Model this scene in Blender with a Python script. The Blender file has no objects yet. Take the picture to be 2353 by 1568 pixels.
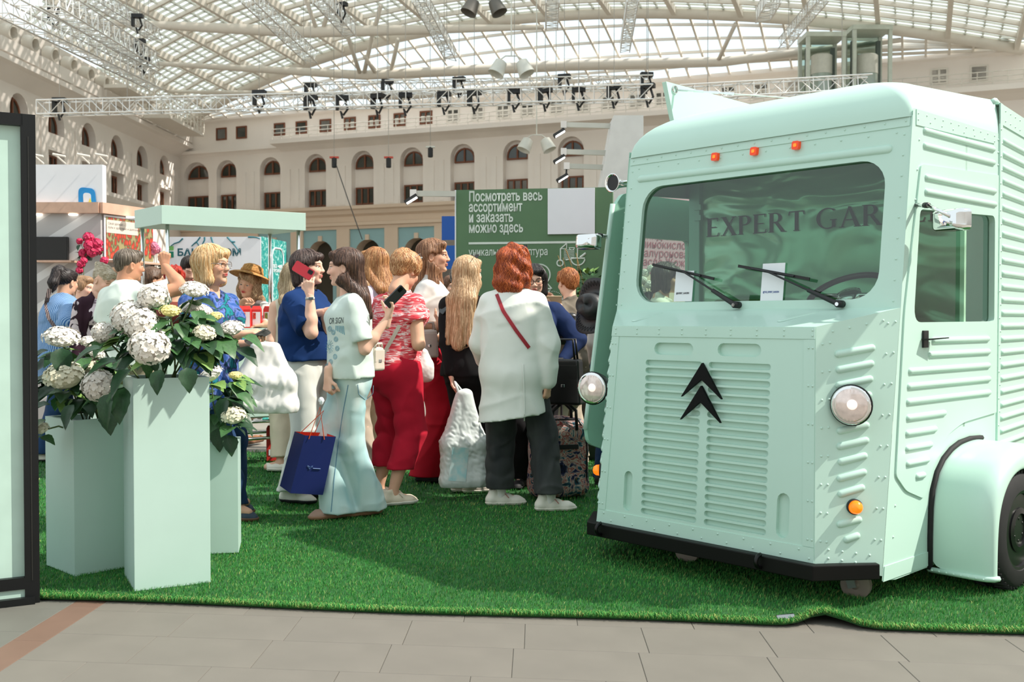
import bpy, math, random
import numpy as np
from mathutils import Vector, Matrix
from mathutils.geometry import tessellate_polygon
from mathutils.bvhtree import BVHTree
random.seed(7); RNG = np.random.default_rng(7)
S = bpy.context.scene
PI = math.pi
# ---------------------------------------------------------------- camera, sky, sun, exposure
CAM_H, FPX, PITCH = 1.22, 2350.0, math.atan(49 / 2350.0)
cd = bpy.data.cameras.new('camera'); cam = bpy.data.objects.new('camera', cd); S.collection.objects.link(cam)
cam.location = (0, 0, CAM_H); cam.rotation_euler = (PI / 2 - PITCH, 0, 0)
cd.sensor_width = 36; cd.lens = 36 * FPX / 2353; cd.clip_end = 300
cd.dof.use_dof = True; cd.dof.focus_distance = 5.6; cd.dof.aperture_fstop = 5.0
S.camera = cam
world = bpy.data.worlds.new('world'); S.world = world; world.use_nodes = True
bg = world.node_tree.nodes['Background']; bg.inputs[0].default_value = (0.86, 0.965, 1.0, 1); bg.inputs[1].default_value = 1.18
sd = bpy.data.lights.new('sun', 'SUN'); sd.energy = 5.7; sd.angle = math.radians(0.9); sd.color = (1.0, 0.925, 0.83)
sun = bpy.data.objects.new('sun', sd); S.collection.objects.link(sun)
sun_dir = Vector((-0.67, 0.05, -0.74)).normalized()
sun.rotation_euler = sun_dir.to_track_quat('-Z', 'Y').to_euler(); sun.location = (12, 4, 14)
S.view_settings.view_transform = 'Standard'; S.view_settings.look = 'None'
S.view_settings.exposure = 0.10; S.view_settings.gamma = 1; S.view_settings.use_curve_mapping = False
S.cycles.max_bounces = 8; S.cycles.transparent_max_bounces = 16; S.cycles.use_denoising = True
S.cycles.caustics_reflective = False; S.cycles.caustics_refractive = False
# ---------------------------------------------------------------- helpers
def at(px, py, D):
    """the point at depth D seen at photograph pixel (px, py)"""
    a = (px - 1176.5) / FPX; b = -(py - 784) / FPX
    d = Vector((a, math.cos(PITCH) + b * math.sin(PITCH), -math.sin(PITCH) + b * math.cos(PITCH)))
    return Vector((0, 0, CAM_H)) + d * (D / d.y)
def gd(py, z=0.0):
    """depth of a point at height z seen on image row py"""
    b = -(py - 784) / FPX
    dy, dz = math.cos(PITCH) + b * math.sin(PITCH), -math.sin(PITCH) + b * math.cos(PITCH)
    return (z - CAM_H) / dz * dy
def lin(c):
    return tuple(((x / 255) / 12.92 if x / 255 <= 0.04045 else ((x / 255 + 0.055) / 1.055) ** 2.4) for x in c[:3])
MATS = {}
def mat(name, c, rough=0.5, metal=0.0, var=0.06, scale=6.0, bump=0.0, bscale=60.0, emit=0.0, spec=0.5, attr=None, coat=0.0, sss=0.0, trans=0.0):
    if name in MATS: return MATS[name]
    m = bpy.data.materials.new(name); m.use_nodes = True; MATS[name] = m
    nt = m.node_tree; N = nt.nodes; L = nt.links; b = N['Principled BSDF']
    tc = N.new('ShaderNodeTexCoord')
    no = N.new('ShaderNodeTexNoise'); no.inputs['Scale'].default_value = scale; no.inputs['Detail'].default_value = 3
    L.new(tc.outputs['Object'], no.inputs['Vector'])
    rgb = lin(c)
    mr = N.new('ShaderNodeMapRange'); mr.inputs[3].default_value = 1 - var; mr.inputs[4].default_value = 1 + var
    mr.inputs[1].default_value = 0.3; mr.inputs[2].default_value = 0.7
    L.new(no.outputs['Fac'], mr.inputs[0])
    mx = N.new('ShaderNodeMix'); mx.data_type = 'RGBA'; mx.blend_type = 'MULTIPLY'; mx.inputs[0].default_value = 1
    if attr:
        at_ = N.new('ShaderNodeAttribute'); at_.attribute_name = attr; L.new(at_.outputs['Color'], mx.inputs[6])
    else:
        mx.inputs[6].default_value = (*rgb, 1)
    L.new(mr.outputs[0], mx.inputs[7]); L.new(mx.outputs[2], b.inputs['Base Color'])
    b.inputs['Roughness'].default_value = rough; b.inputs['Metallic'].default_value = metal
    b.inputs['Specular IOR Level'].default_value = spec; b.inputs['Coat Weight'].default_value = coat
    if sss: b.inputs['Subsurface Weight'].default_value = sss; b.inputs['Subsurface Radius'].default_value = (0.012, 0.005, 0.003)
    if trans: b.inputs['Transmission Weight'].default_value = trans
    if emit: b.inputs['Emission Color'].default_value = (*rgb, 1); b.inputs['Emission Strength'].default_value = emit
    if bump:
        n2 = N.new('ShaderNodeTexNoise'); n2.inputs['Scale'].default_value = bscale; n2.inputs['Detail'].default_value = 4
        L.new(tc.outputs['Object'], n2.inputs['Vector'])
        bp = N.new('ShaderNodeBump'); bp.inputs['Strength'].default_value = bump; bp.inputs['Distance'].default_value = 0.01
        L.new(n2.outputs['Fac'], bp.inputs['Height']); L.new(bp.outputs[0], b.inputs['Normal'])
    return m
def glass(name, tint=(235, 245, 240), refl=0.08, rough=0.02):
    """thin pane: transparent with a fresnel reflection"""
    if name in MATS: return MATS[name]
    m = bpy.data.materials.new(name); m.use_nodes = True; MATS[name] = m
    nt = m.node_tree; N = nt.nodes; L = nt.links; N.remove(N['Principled BSDF'])
    out = N['Material Output']; tr = N.new('ShaderNodeBsdfTransparent'); tr.inputs[0].default_value = (*lin(tint), 1)
    gl = N.new('ShaderNodeBsdfGlossy'); gl.inputs['Roughness'].default_value = rough
    fr = N.new('ShaderNodeLayerWeight'); fr.inputs[0].default_value = refl * 3
    mr = N.new('ShaderNodeMapRange'); mr.inputs[3].default_value = refl * 0.5; mr.inputs[4].default_value = 0.9
    mx = N.new('ShaderNodeMixShader')
    L.new(fr.outputs['Fresnel'], mr.inputs[0]); L.new(mr.outputs[0], mx.inputs[0])
    L.new(tr.outputs[0], mx.inputs[1]); L.new(gl.outputs[0], mx.inputs[2]); L.new(mx.outputs[0], out.inputs[0])
    return m
def link(o): S.collection.objects.link(o); return o
def mesh_np(name, V, F, smooth=False):
    me = bpy.data.meshes.new(name)
    me.from_pydata([tuple(v) for v in V] if not isinstance(V, np.ndarray) else V.tolist(), [], F if isinstance(F, list) else F.tolist())
    if smooth: me.polygons.foreach_set('use_smooth', np.ones(len(me.polygons), bool))
    return me
def obj(name, me, m=None, parent=None, loc=None, **kw):
    o = bpy.data.objects.new(name, me); link(o)
    if m is not None and me is not None and len(me.materials) == 0: me.materials.append(m)
    if parent is not None: o.parent = parent
    if loc is not None: o.location = loc
    for k, v in kw.items(): o[k] = v
    return o
def thing(name, label, cat, loc=(0, 0, 0), rz=0.0, group=None):
    o = bpy.data.objects.new(name, None); link(o); o.empty_display_size = 0.1
    o.location = loc; o.rotation_euler = (0, 0, rz); o['label'] = label; o['category'] = cat
    if group: o['group'] = group
    return o
def tag(o, label, cat, group=None):
    o['label'] = label; o['category'] = cat
    if group: o['group'] = group
    return o
def struct(name, me, m, parent=None):
    o = obj(name, me, m, parent)
    if parent is None: o['kind'] = 'structure'
    return o
def copy_tree(o, parent=None, loc=None, rz=None, label=None, group=None):
    kids = list(o.children); c = o.copy(); link(c)
    if parent is not None: c.parent = parent
    if loc is not None: c.location = loc
    if rz is not None: c.rotation_euler = (0, 0, rz)
    if label: c['label'] = label
    if group: c['group'] = group
    for k in kids: copy_tree(k, c)
    return c
def frame_from(d, up=Vector((0, 0, 1))):
    d = Vector(d).normalized()
    if abs(d.dot(up)) > 0.97: up = Vector((0, 1, 0))
    s = d.cross(up).normalized(); u = s.cross(d)
    return s, u, d
class MB:
    """collects shapes; build() links them as one mesh object"""
    def __init__(s): s.V = []; s.F = []
    def add(s, V, F):
        o = len(s.V); s.V += [tuple(v) for v in V]; s.F += [tuple(i + o for i in f) for f in F]; return s
    def box(s, c, size, R=None, taper=1.0):
        hx, hy, hz = size[0] / 2, size[1] / 2, size[2] / 2
        P = [Vector((x * hx * (taper if z > 0 else 1), y * hy * (taper if z > 0 else 1), z * hz)) for z in (-1, 1) for y in (-1, 1) for x in (-1, 1)]
        if R is not None: P = [R @ p for p in P]
        c = Vector(c)
        return s.add([p + c for p in P], [(0, 2, 3, 1), (4, 5, 7, 6), (0, 1, 5, 4), (2, 6, 7, 3), (0, 4, 6, 2), (1, 3, 7, 5)])
    def bar(s, a, b, w, h=None, up=Vector((0, 0, 1))):
        a, b = Vector(a), Vector(b); sx, u, d = frame_from(b - a, up); h = h or w
        R = Matrix((sx, u, d)).transposed()
        return s.box((a + b) / 2, (w, h, (b - a).length), R)
    def tube(s, pts, r, n=8, caps=True, closed=False):
        pts = [Vector(p) for p in pts]; k = len(pts); V = []; F = []; pu = None
        for i, p in enumerate(pts):
            if closed: d = pts[(i + 1) % k] - pts[i - 1]
            else: d = pts[min(i + 1, k - 1)] - pts[max(i - 1, 0)]
            d = d.normalized() if d.length > 1e-9 else Vector((0, 0, 1))
            if pu is None: sx, u, _ = frame_from(d)
            else:
                u = (pu - d * pu.dot(d)); u = u.normalized() if u.length > 1e-6 else frame_from(d)[1]; sx = d.cross(u)
            pu = u; rr = r[i] if isinstance(r, (list, tuple)) else r
            V += [p + (sx * math.cos(2 * PI * j / n) + u * math.sin(2 * PI * j / n)) * rr for j in range(n)]
        m = k if closed else k - 1
        for i in range(m):
            a = i * n; b = ((i + 1) % k) * n
            F += [(a + j, a + (j + 1) % n, b + (j + 1) % n, b + j) for j in range(n)]
        if caps and not closed: F += [tuple(range(n))[::-1], tuple(range((k - 1) * n, k * n))]
        return s.add(V, F)
    def lathe(s, prof, n=24, M=None):
        V = []; F = []
        for (r, z) in prof: V += [Vector((r * math.cos(2 * PI * j / n), r * math.sin(2 * PI * j / n), z)) for j in range(n)]
        for i in range(len(prof) - 1):
            F += [(i * n + j, i * n + (j + 1) % n, (i + 1) * n + (j + 1) % n, (i + 1) * n + j) for j in range(n)]
        if prof[0][0] > 1e-6: F.append(tuple(range(n))[::-1])
        if prof[-1][0] > 1e-6: F.append(tuple(range((len(prof) - 1) * n, len(prof) * n)))
        if M is not None: V = [M @ v for v in V]
        return s.add(V, F)
    def plate(s, outer, holes, fn, depth=0.0, floor=False, floor_depth=None):
        """flat polygon with holes; fn(x, y, d) -> point; hole walls run to depth, optionally closed by a floor"""
        loops = [list(outer)] + [list(h) for h in holes]
        flat = [p for l in loops for p in l]
        tris = tessellate_polygon([[Vector((p[0], p[1], 0)) for p in l] for l in loops])
        o = len(s.V); s.V += [tuple(fn(p[0], p[1], 0.0)) for p in flat]
        for t in tris:
            a, b, c = [flat[i] for i in t]
            ar = (b[0] - a[0]) * (c[1] - a[1]) - (b[1] - a[1]) * (c[0] - a[0])
            s.F.append(tuple(o + i for i in (t if ar > 0 else t[::-1])))
        if depth:
            for h in holes: s.wall(h, fn, 0.0, depth)
            if floor:
                for h in holes: s.poly(h, fn, depth)
        return s
    def wall(s, loop, fn, d0, d1):
        k = len(loop); V = [fn(p[0], p[1], d0) for p in loop] + [fn(p[0], p[1], d1) for p in loop]
        return s.add(V, [(i, (i + 1) % k, k + (i + 1) % k, k + i) for i in range(k)])
    def poly(s, loop, fn, d):
        ts = tessellate_polygon([[Vector((p[0], p[1], 0)) for p in loop]])
        V = [fn(p[0], p[1], d) for p in loop]; F = []
        for t in ts:
            a, b, c = [loop[i] for i in t]
            ar = (b[0] - a[0]) * (c[1] - a[1]) - (b[1] - a[1]) * (c[0] - a[0])
            F.append(tuple(t) if ar > 0 else tuple(t)[::-1])
        return s.add(V, F)
    def slab(s, loop, fn, d0, d1):
        s.poly(loop, fn, d0); s.poly(loop[::-1], fn, d1); return s.wall(loop, fn, d0, d1)
    def grid(s, fn, nu, nv):
        V = [fn(i / nu, j / nv) for j in range(nv + 1) for i in range(nu + 1)]
        F = [(j * (nu + 1) + i, j * (nu + 1) + i + 1, (j + 1) * (nu + 1) + i + 1, (j + 1) * (nu + 1) + i) for j in range(nv) for i in range(nu)]
        return s.add(V, F)
    def ball(s, c, r, n=8, m=6, sc=(1, 1, 1)):
        c = Vector(c); V = [c + Vector((0, 0, -r * sc[2]))]; F = []
        for i in range(1, m):
            t = -PI / 2 + PI * i / m
            V += [c + Vector((r * sc[0] * math.cos(t) * math.cos(2 * PI * j / n), r * sc[1] * math.cos(t) * math.sin(2 * PI * j / n), r * sc[2] * math.sin(t))) for j in range(n)]
        V.append(c + Vector((0, 0, r * sc[2])))
        F += [(0, 1 + (j + 1) % n, 1 + j) for j in range(n)]
        for i in range(m - 2): F += [(1 + i * n + j, 1 + i * n + (j + 1) % n, 1 + (i + 1) * n + (j + 1) % n, 1 + (i + 1) * n + j) for j in range(n)]
        e = len(V) - 1; b = 1 + (m - 2) * n
        F += [(e, b + j, b + (j + 1) % n) for j in range(n)]
        return s.add(V, F)
    def mesh(s, name='m', smooth=False): return mesh_np(name, s.V, s.F, smooth)
    def build(s, name, m=None, parent=None, smooth=False, bevel=0.0, loc=None, auto=None, **kw):
        me = s.mesh(name, smooth); o = obj(name, me, m, parent, loc, **kw)
        if auto: 
            me.polygons.foreach_set('use_smooth', np.ones(len(me.polygons), bool)); me.set_sharp_from_angle(angle=math.radians(auto))
        if bevel:
            b = o.modifiers.new('bevel', 'BEVEL'); b.width = bevel; b.segments = 2; b.limit_method = 'ANGLE'; b.angle_limit = math.radians(40); b.harden_normals = False
        return o
def stadium(cx, cy, w, h, n=6):
    """closed loop, counter-clockwise; rounded on the short ends"""
    r = min(w, h) / 2; P = []
    if w >= h:
        for k in range(n + 1): a = -PI / 2 + PI * k / n; P.append((cx + w / 2 - r + r * math.cos(a), cy + r * math.sin(a)))
        for k in range(n + 1): a = PI / 2 + PI * k / n; P.append((cx - w / 2 + r + r * math.cos(a), cy + r * math.sin(a)))
    else:
        for k in range(n + 1): a = PI * k / n; P.append((cx + r * math.cos(a), cy + h / 2 - r + r * math.sin(a)))
        for k in range(n + 1): a = PI + PI * k / n; P.append((cx + r * math.cos(a), cy - h / 2 + r + r * math.sin(a)))
    return P
def rrect(x0, y0, x1, y1, r, n=5):
    P = []
    for (cx, cy, a0) in ((x1 - r, y0 + r, -PI / 2), (x1 - r, y1 - r, 0), (x0 + r, y1 - r, PI / 2), (x0 + r, y0 + r, PI)):
        P += [(cx + r * math.cos(a0 + PI / 2 * k / n), cy + r * math.sin(a0 + PI / 2 * k / n)) for k in range(n + 1)]
    return P
def rpoly(pts, r, n=5):
    """polygon with rounded corners (r may be a list)"""
    out = []; k = len(pts)
    for i in range(k):
        p = Vector(pts[i]).to_2d(); a = Vector(pts[i - 1]).to_2d(); b = Vector(pts[(i + 1) % k]).to_2d(); rr = r[i] if isinstance(r, (list, tuple)) else r
        u = (a - p).normalized(); v = (b - p).normalized(); q0 = p + u * rr; q1 = p + v * rr
        for j in range(n + 1):
            t = j / n; q = q0 * (1 - t) ** 2 + p * 2 * t * (1 - t) + q1 * t ** 2; out.append((q.x, q.y))
    return out
def text_mesh(body, size, depth=0.0, bold=0.0, spacing=1.0, align='LEFT', line=1.0):
    cu = bpy.data.curves.new('lettering', 'FONT'); cu.body = body; cu.size = size; cu.extrude = depth; cu.offset = bold; cu.space_character = spacing
    cu.align_x = align; cu.space_line = line; cu.resolution_u = 3
    o = bpy.data.objects.new('lettering', cu); link(o)
    dg = bpy.context.evaluated_depsgraph_get(); me = bpy.data.meshes.new_from_object(o.evaluated_get(dg)); me.materials.clear()
    bpy.data.objects.remove(o); bpy.data.curves.remove(cu)
    return me
def place_text(body, size, m, parent, M, name='lettering', width=None, **kw):
    """lettering in the xy plane of matrix M (parent space); width stretches it"""
    me = text_mesh(body, size, **kw)
    if width:
        xs = [v.co.x for v in me.vertices]; w = max(xs) - min(xs); k = width / w
        for v in me.vertices: v.co.x *= k
    me.transform(M); return obj(name, me, m, parent)
def basis(o, x, y):
    x, y = Vector(x).normalized(), Vector(y).normalized(); z = x.cross(y)
    M = Matrix((x, y, z)).transposed().to_4x4(); M.translation = Vector(o); return M
# ================================================================ SETTING
WALLC = mat('plaster', (242, 234, 226), 0.9, var=0.03, scale=0.6, bump=0.05, bscale=8)
PEACH = mat('peach_plaster', (222, 200, 178), 0.9, var=0.03, scale=0.6)
BLUEP = mat('blue_plaster', (150, 186, 190), 0.9, var=0.05, scale=0.8)
DARKW = mat('window_dark', (58, 62, 56), 0.08, var=0.25, scale=1.2, spec=0.6)
BROWN = mat('window_wood', (120, 72, 48), 0.6)
WHITEF = mat('window_white', (225, 220, 210), 0.6)
STEELW = mat('cream_steel', (226, 219, 208), 0.6, var=0.03, scale=2)
ALU = mat('truss_aluminium', (225, 225, 222), 0.32, metal=0.75, var=0.04)
BLACK = mat('black_metal', (16, 17, 18), 0.5, var=0.1)
GROUT = mat('floor_grout', (96, 90, 82), 0.95, var=0.06, scale=30)
STONE = mat('floor_stone', (112, 107, 99), 0.62, var=0.07, scale=3.5, bump=0.06, bscale=350)
STONEB = mat('floor_stone_brown', (112, 88, 74), 0.62, var=0.08, scale=5, bump=0.06, bscale=350)
STONEG = mat('floor_stone_grey', (102, 101, 94), 0.62, var=0.06, scale=5, bump=0.06, bscale=350)
fl = struct('floor', MB().box((0, 25, -0.06), (70, 70, 0.11)).mesh(), mat('floor_base', (140, 134, 124), 0.6, var=0.05, scale=1.0))
E1 = Vector((1, -0.105, 0)).normalized(); E2 = Vector((0.024, 1, 0)).normalized()
def tilefn(o, w, d):
    g = 0.0008; c = 0.0014
    P = []
    for z, k in ((-0.005, 0), (0.0 - c, 0), (0.0, c)):
        for (a, b) in ((g + k, g + k), (w - g - k, g + k), (w - g - k, d - g - k), (g + k, d - g - k)): P.append(o + E1 * a + E2 * b + Vector((0, 0, z)))
    F = [(8, 9, 10, 11)] + [(i + 4 * r, (i + 1) % 4 + 4 * r, (i + 1) % 4 + 4 * r + 4, i + 4 * r + 4) for r in range(2) for i in range(4)]
    return P, F
SP, SF = tilefn(Vector((0, 0, 0)), 0.46, 0.31); tile_me = mesh_np('tile', SP, SF); tile_me.materials.append(STONE)
SG, _ = tilefn(Vector((0, 0, 0)), 0.46, 0.31); tileg = mesh_np('tile_grey', SG, SF); tileg.materials.append(STONEG)
SB, _ = tilefn(Vector((0, 0, 0)), 0.135, 0.46); tileb = mesh_np('tile_brown', SB, SF); tileb.materials.append(STONEB)
A0 = Vector((-1.765, 3.955, 0))
for r in range(-3, 3):
    off = [0.02, 0.27, 0.11, 0.33, 0.2, 0.06][r % 6]
    o0 = A0 + E2 * 0.31 * r
    x = -off
    first = True
    while x < 4.4:
        if x < 0:
            V, F = tilefn(o0, 0.46 + x, 0.31); me = mesh_np('tile', V, F); obj('tile', me, STONE, fl)
        else: obj('tile', tile_me, None, fl, o0 + E1 * x)
        x += 0.46
    for k in range(3): obj('tile', tileg, None, fl, o0 - E1 * (0.135 + 0.46 * (k + 1)))
for k in range(5): obj('tile', tileb, None, fl, A0 - E1 * 0.135 + E2 * (0.46 * (k - 2) - 0.1))
# ---- artificial turf
def turf_front(x): return 4.42 + (x + 2.1) * (3.915 - 4.42) / 4.15 + 0.012 * math.sin(3.1 * x) + (0.07 * math.exp(-((x - 1.25) / 0.10) ** 2))
def turf_z(x, y):
    e = y - turf_front(x)
    return 0.012 + 0.004 * math.sin(2.3 * x + 1.1 * y) + 0.003 * math.sin(5 * y - 1.7 * x) + 0.03 * math.exp(-((x - 1.25) / 0.10) ** 2 - (e / 0.28) ** 2)
tb = MB(); TX0, TX1, TY1 = -4.2, 4.6, 9.32
tb.grid(lambda u, v: (lambda x: (lambda y: Vector((x, y, turf_z(x, y))))(turf_front(x) + (TY1 - turf_front(x)) * v))(TX0 + (TX1 - TX0) * u), 150, 90)
xs = [TX0 + (TX1 - TX0) * i / 150 for i in range(151)]
V = [Vector((x, turf_front(x), turf_z(x, turf_front(x)))) for x in xs] + [Vector((x, turf_front(x) + 0.004, turf_z(x, turf_front(x)) - 0.008)) for x in xs]
tb.add(V, [(i, 151 + i, 152 + i, i + 1) for i in range(150)])
turf = tb.build('turf_carpet', mat('turf_backing', (34, 84, 36), 0.95, var=0.25, scale=14), smooth=True)
tag(turf, 'green artificial turf carpet with a frayed edge over stone floor tiles', 'carpet')
def blades(n, y0, y1, x0, x1, hl, wd, edge=False):
    x = RNG.uniform(x0, x1, n)
    fr = np.array([turf_front(a) for a in x]) if n < 40000 else 4.42 + (x + 2.1) * (3.915 - 4.42) / 4.15 + 0.012 * np.sin(3.1 * x) + 0.07 * np.exp(-((x - 1.25) / 0.10) ** 2)
    y = fr + RNG.uniform(-0.006, 0.035, n) if edge else fr + y0 + RNG.uniform(0, 1, n) ** 1.0 * (y1 - y0)
    e = y - fr
    z = 0.012 + 0.004 * np.sin(2.3 * x + 1.1 * y) + 0.003 * np.sin(5 * y - 1.7 * x) + 0.03 * np.exp(-((x - 1.25) / 0.10) ** 2 - (e / 0.28) ** 2)
    h = hl * RNG.uniform(0.6, 1.25, n); a = RNG.uniform(0, 2 * PI, n); w = wd * RNG.uniform(0.7, 1.3, n)
    lx = RNG.normal(0, 0.45, n) + 0.25; ly = RNG.normal(0, 0.45, n) - (1.0 if edge else 0.15)
    ux, uy = np.cos(a) * w / 2, np.sin(a) * w / 2
    k = np.sqrt(lx ** 2 + ly ** 2 + 1)
    V = np.empty((n, 5, 3)); 
    V[:, 0] = np.stack([x - ux, y - uy, z], 1); V[:, 1] = np.stack([x + ux, y + uy, z], 1)
    V[:, 2] = np.stack([x + ux * .8 + lx * h * .35 / k, y + uy * .8 + ly * h * .35 / k, z + h * .6], 1); V[:, 3] = np.stack([x - ux * .8 + lx * h * .35 / k, y - uy * .8 + ly * h * .35 / k, z + h * .6], 1)
    V[:, 4] = np.stack([x + lx * h / k, y + ly * h / k, z + h * (.55 if edge else 1.1) / np.maximum(k, 1)], 1)
    pal = np.array([lin(c) for c in ((52, 136, 58), (70, 154, 68), (112, 164, 80), (38, 112, 52), (172, 180, 106))])
    ci = RNG.choice(5, n, p=[.34, .30, .18, .13, .05] if not edge else [.25, .25, .25, .1, .15])
    return V, pal[ci] * RNG.uniform(0.85, 1.15, (n, 1))
sets = [blades(110000, 0.03, 1.0, -2.75, 2.75, 0.0145, 0.0019), blades(90000, 1.0, 2.4, -3.4, 3.3, 0.016, 0.0028), blades(52000, 2.4, 4.92, -4.2, 3.4, 0.02, 0.0045), blades(16000, 0, 0, -2.3, 2.4, 0.032, 0.0022, True)]
VV = np.concatenate([s[0] for s in sets]); CC = np.concatenate([s[1] for s in sets]); nb = len(VV)
me = bpy.data.meshes.new('blades'); me.vertices.add(nb * 5); me.vertices.foreach_set('co', VV.reshape(-1).astype(np.float32))
base = (np.arange(nb) * 5)[:, None]
q = np.concatenate([base + np.array([[0, 1, 2, 3]]), base + np.array([[3, 2, 4]])], 1).reshape(-1)
me.loops.add(nb * 7); me.loops.foreach_set('vertex_index', q.astype(np.int32))
me.polygons.add(nb * 2); ls = np.stack([np.arange(nb) * 7, np.arange(nb) * 7 + 4], 1).reshape(-1)
me.polygons.foreach_set('loop_start', ls.astype(np.int32)); me.update(calc_edges=True)
ca = me.color_attributes.new('Col', 'FLOAT_COLOR', 'POINT')
ca.data.foreach_set('color', np.repeat(np.concatenate([CC, np.ones((nb, 1))], 1), 5, axis=0).reshape(-1).astype(np.float32))
gr = obj('grass_blades', me, mat('turf_blade', (0, 0, 0), 0.55, attr='Col', var=0.18, scale=1.2, spec=0.35), turf); gr['kind'] = 'stuff'

# ---- building walls: back wall runs s along EB, left wall runs along depth
BE = Vector((0.93, -0.366, 0)).normalized(); BN = Vector((0.366, 0.93, 0)).normalized(); BO = Vector((-6.3, 47, 0))
LE = Vector((0.0365, 1, 0)).normalized(); LN = Vector((-1, 0.0365, 0)).normalized(); LO = Vector((-17.1 - 0.0365 * 34.2, 0, 0))
def FB(s, z, d=0.0): return BO + BE * s + BN * d + Vector((0, 0, z))
def FL(s, z, d=0.0): return LO + LE * s + LN * d + Vector((0, 0, z))
def archloop(s, z0, z1, w, n=10, pointed=0.0):
    r = w / 2; P = [(s - r, z0), (s + r, z0)]
    for k in range(n + 1):
        a = PI * k / n; P.append((s + r * math.cos(a), z1 - r + r * math.sin(a) + 0))
    return P
WN = [0]
def window(F, s, z0, z1, w, d, arch=False, cols=2, rows=1, wood=BROWN, blind=False):
    """one window: frame mesh with pane and mullion children"""
    WN[0] += 1
    P = archloop(s, z0, z1, w) if arch else [(s - w / 2, z0), (s + w / 2, z0), (s + w / 2, z1), (s - w / 2, z1)]
    f = 0.07
    Q = archloop(s, z0 + f, z1 - f, w - 2 * f) if arch else [(s - w / 2 + f, z0 + f), (s + w / 2 - f, z0 + f), (s + w / 2 - f, z1 - f), (s - w / 2 + f, z1 - f)]
    g = lambda a, b, c: F(a, b, d - 0.06 + c)
    m = MB(); m.plate(P, [Q], g, 0.05); m.wall(P, g, 0.0, 0.08)
    fr = struct('window_%d' % WN[0], m.mesh(), wood)
    obj('pane', MB().poly(Q, lambda a, b, c: F(a, b, d - 0.02 + c), 0).mesh(), DARKW, fr)
    mm = MB()
    zt = z1 - f
    for c in range(1, cols):
        x = s - w / 2 + w * c / cols
        zz = zt if not arch else z1 - w / 2 + math.sqrt(max(0, (w / 2) ** 2 - (x - s) ** 2))
        mm.slab([(x - .035, z0), (x + .035, z0), (x + .035, zz), (x - .035, zz)], g, -0.02, 0.04)
    if cols > 1: obj('mullion', mm.mesh(), wood, fr)
    if blind:
        nb_ = 5
        bm_ = MB()
        for k in range(nb_):
            zz = z0 + 0.1 + (z1 - z0) * 0.5 * k / nb_
            bm_.slab([(s - w / 2 + f, zz), (s + w / 2 - f, zz), (s + w / 2 - f, zz + 0.035), (s - w / 2 + f, zz + 0.035)], g, 0.0, 0.02)
        obj('window_slats', bm_.mesh(), WHITEF, fr)['kind'] = 'stuff'
    return fr
def trim(n, F, s0, s1, prof, m=WALLC):
    """moulding with a profile of (projection, z)"""
    V = [F(s0, z, -d) for d, z in prof] + [F(s1, z, -d) for d, z in prof]; k = len(prof)
    b = MB(); b.add(V, [(i, (i + 1) % k, k + (i + 1) % k, k + i) for i in range(k)] + [tuple(range(k))[::-1], tuple(range(k, 2 * k))])
    return struct('trim_%d' % n, b.mesh(), m)
S0, S1 = -11.6, 30.0
wmain = [-0.63 + 2.52 * k for k in range(-3, 7)] + [-10.08 + 0.08]
wb = MB(); holes = []
for s in wmain:
    w = 1.16 if s > -9.5 else 1.5
    holes.append((archloop(s, 6.5, 9.0, w), s, w))
wb.plate([(S0, 6.2), (S1, 6.2), (S1, 11.0), (S0, 11.0)], [h[0] for h in holes], FB, 0.34, True)
garch = [-5.46 + 2.52 * k for k in range(0, 6)]
ap = [[(s - 0.92, 0.05), (s + 0.92, 0.05), (s + 0.92, 5.42), (s - 0.92, 5.42)] for s in garch]
wback = struct('wall_back', wb.mesh(), WALLC)
lb = MB(); lb.plate([(S0, 0), (S1, 0), (S1, 6.2), (S0, 6.2)], ap, FB, 0.10)
struct('lower_wall', lb.mesh(), PEACH, wback)
bp_ = MB(); rv = MB(); dk = MB(); ks = MB()
for s in garch:
    A = archloop(s, 0.06, 4.93, 1.32, 12)
    bp_.plate([(s - 0.92, 0.05), (s + 0.92, 0.05), (s + 0.92, 5.42), (s - 0.92, 5.42)], [A], lambda a, b, c: FB(a, b, 0.10 + c))
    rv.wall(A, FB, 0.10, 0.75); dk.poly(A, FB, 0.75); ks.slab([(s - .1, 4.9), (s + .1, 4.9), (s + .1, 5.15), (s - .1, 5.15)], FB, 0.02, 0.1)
struct('blue_panels', bp_.mesh(), BLUEP, wback); struct('arch_reveals', rv.mesh(), PEACH, wback)
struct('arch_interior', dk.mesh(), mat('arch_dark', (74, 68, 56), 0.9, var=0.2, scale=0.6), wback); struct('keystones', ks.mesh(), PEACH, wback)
for _, s, w in holes:
    window(FB, s, 8.2, 8.86, w - 0.16, 0.30, True, 2)
    window(FB, s, 6.55, 7.35, w - 0.16, 0.30, False, 3)
pil = MB()
for s in [-0.63 + 2.52 * k + 1.26 for k in range(-3, 7)]:
    for dx in (-0.24, 0.24): pil.slab([(s + dx - .13, 6.55), (s + dx + .13, 6.55), (s + dx + .13, 8.35), (s + dx - .13, 8.35)], FB, -0.05, 0.02)
    pil.slab([(s - .62, 6.5), (s + .62, 6.5), (s + .62, 6.85), (s - .62, 6.85)], FB, -0.03, 0.02)
struct('pilasters', pil.mesh(), WALLC, wback)
trim(1, FB, S0, S1, [(0, 6.0), (0.16, 6.1), (0.22, 6.25), (0.34, 6.32), (0.34, 6.46), (0, 6.5)], PEACH)
trim(2, FB, S0, S1, [(0, 5.55), (0.1, 5.58), (0.1, 5.72), (0, 5.75)], PEACH)
trim(3, FB, S0, -5.0, [(0, 9.2), (0.12, 9.3), (0.3, 9.36), (0.3, 9.5), (0, 9.55)])
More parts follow.
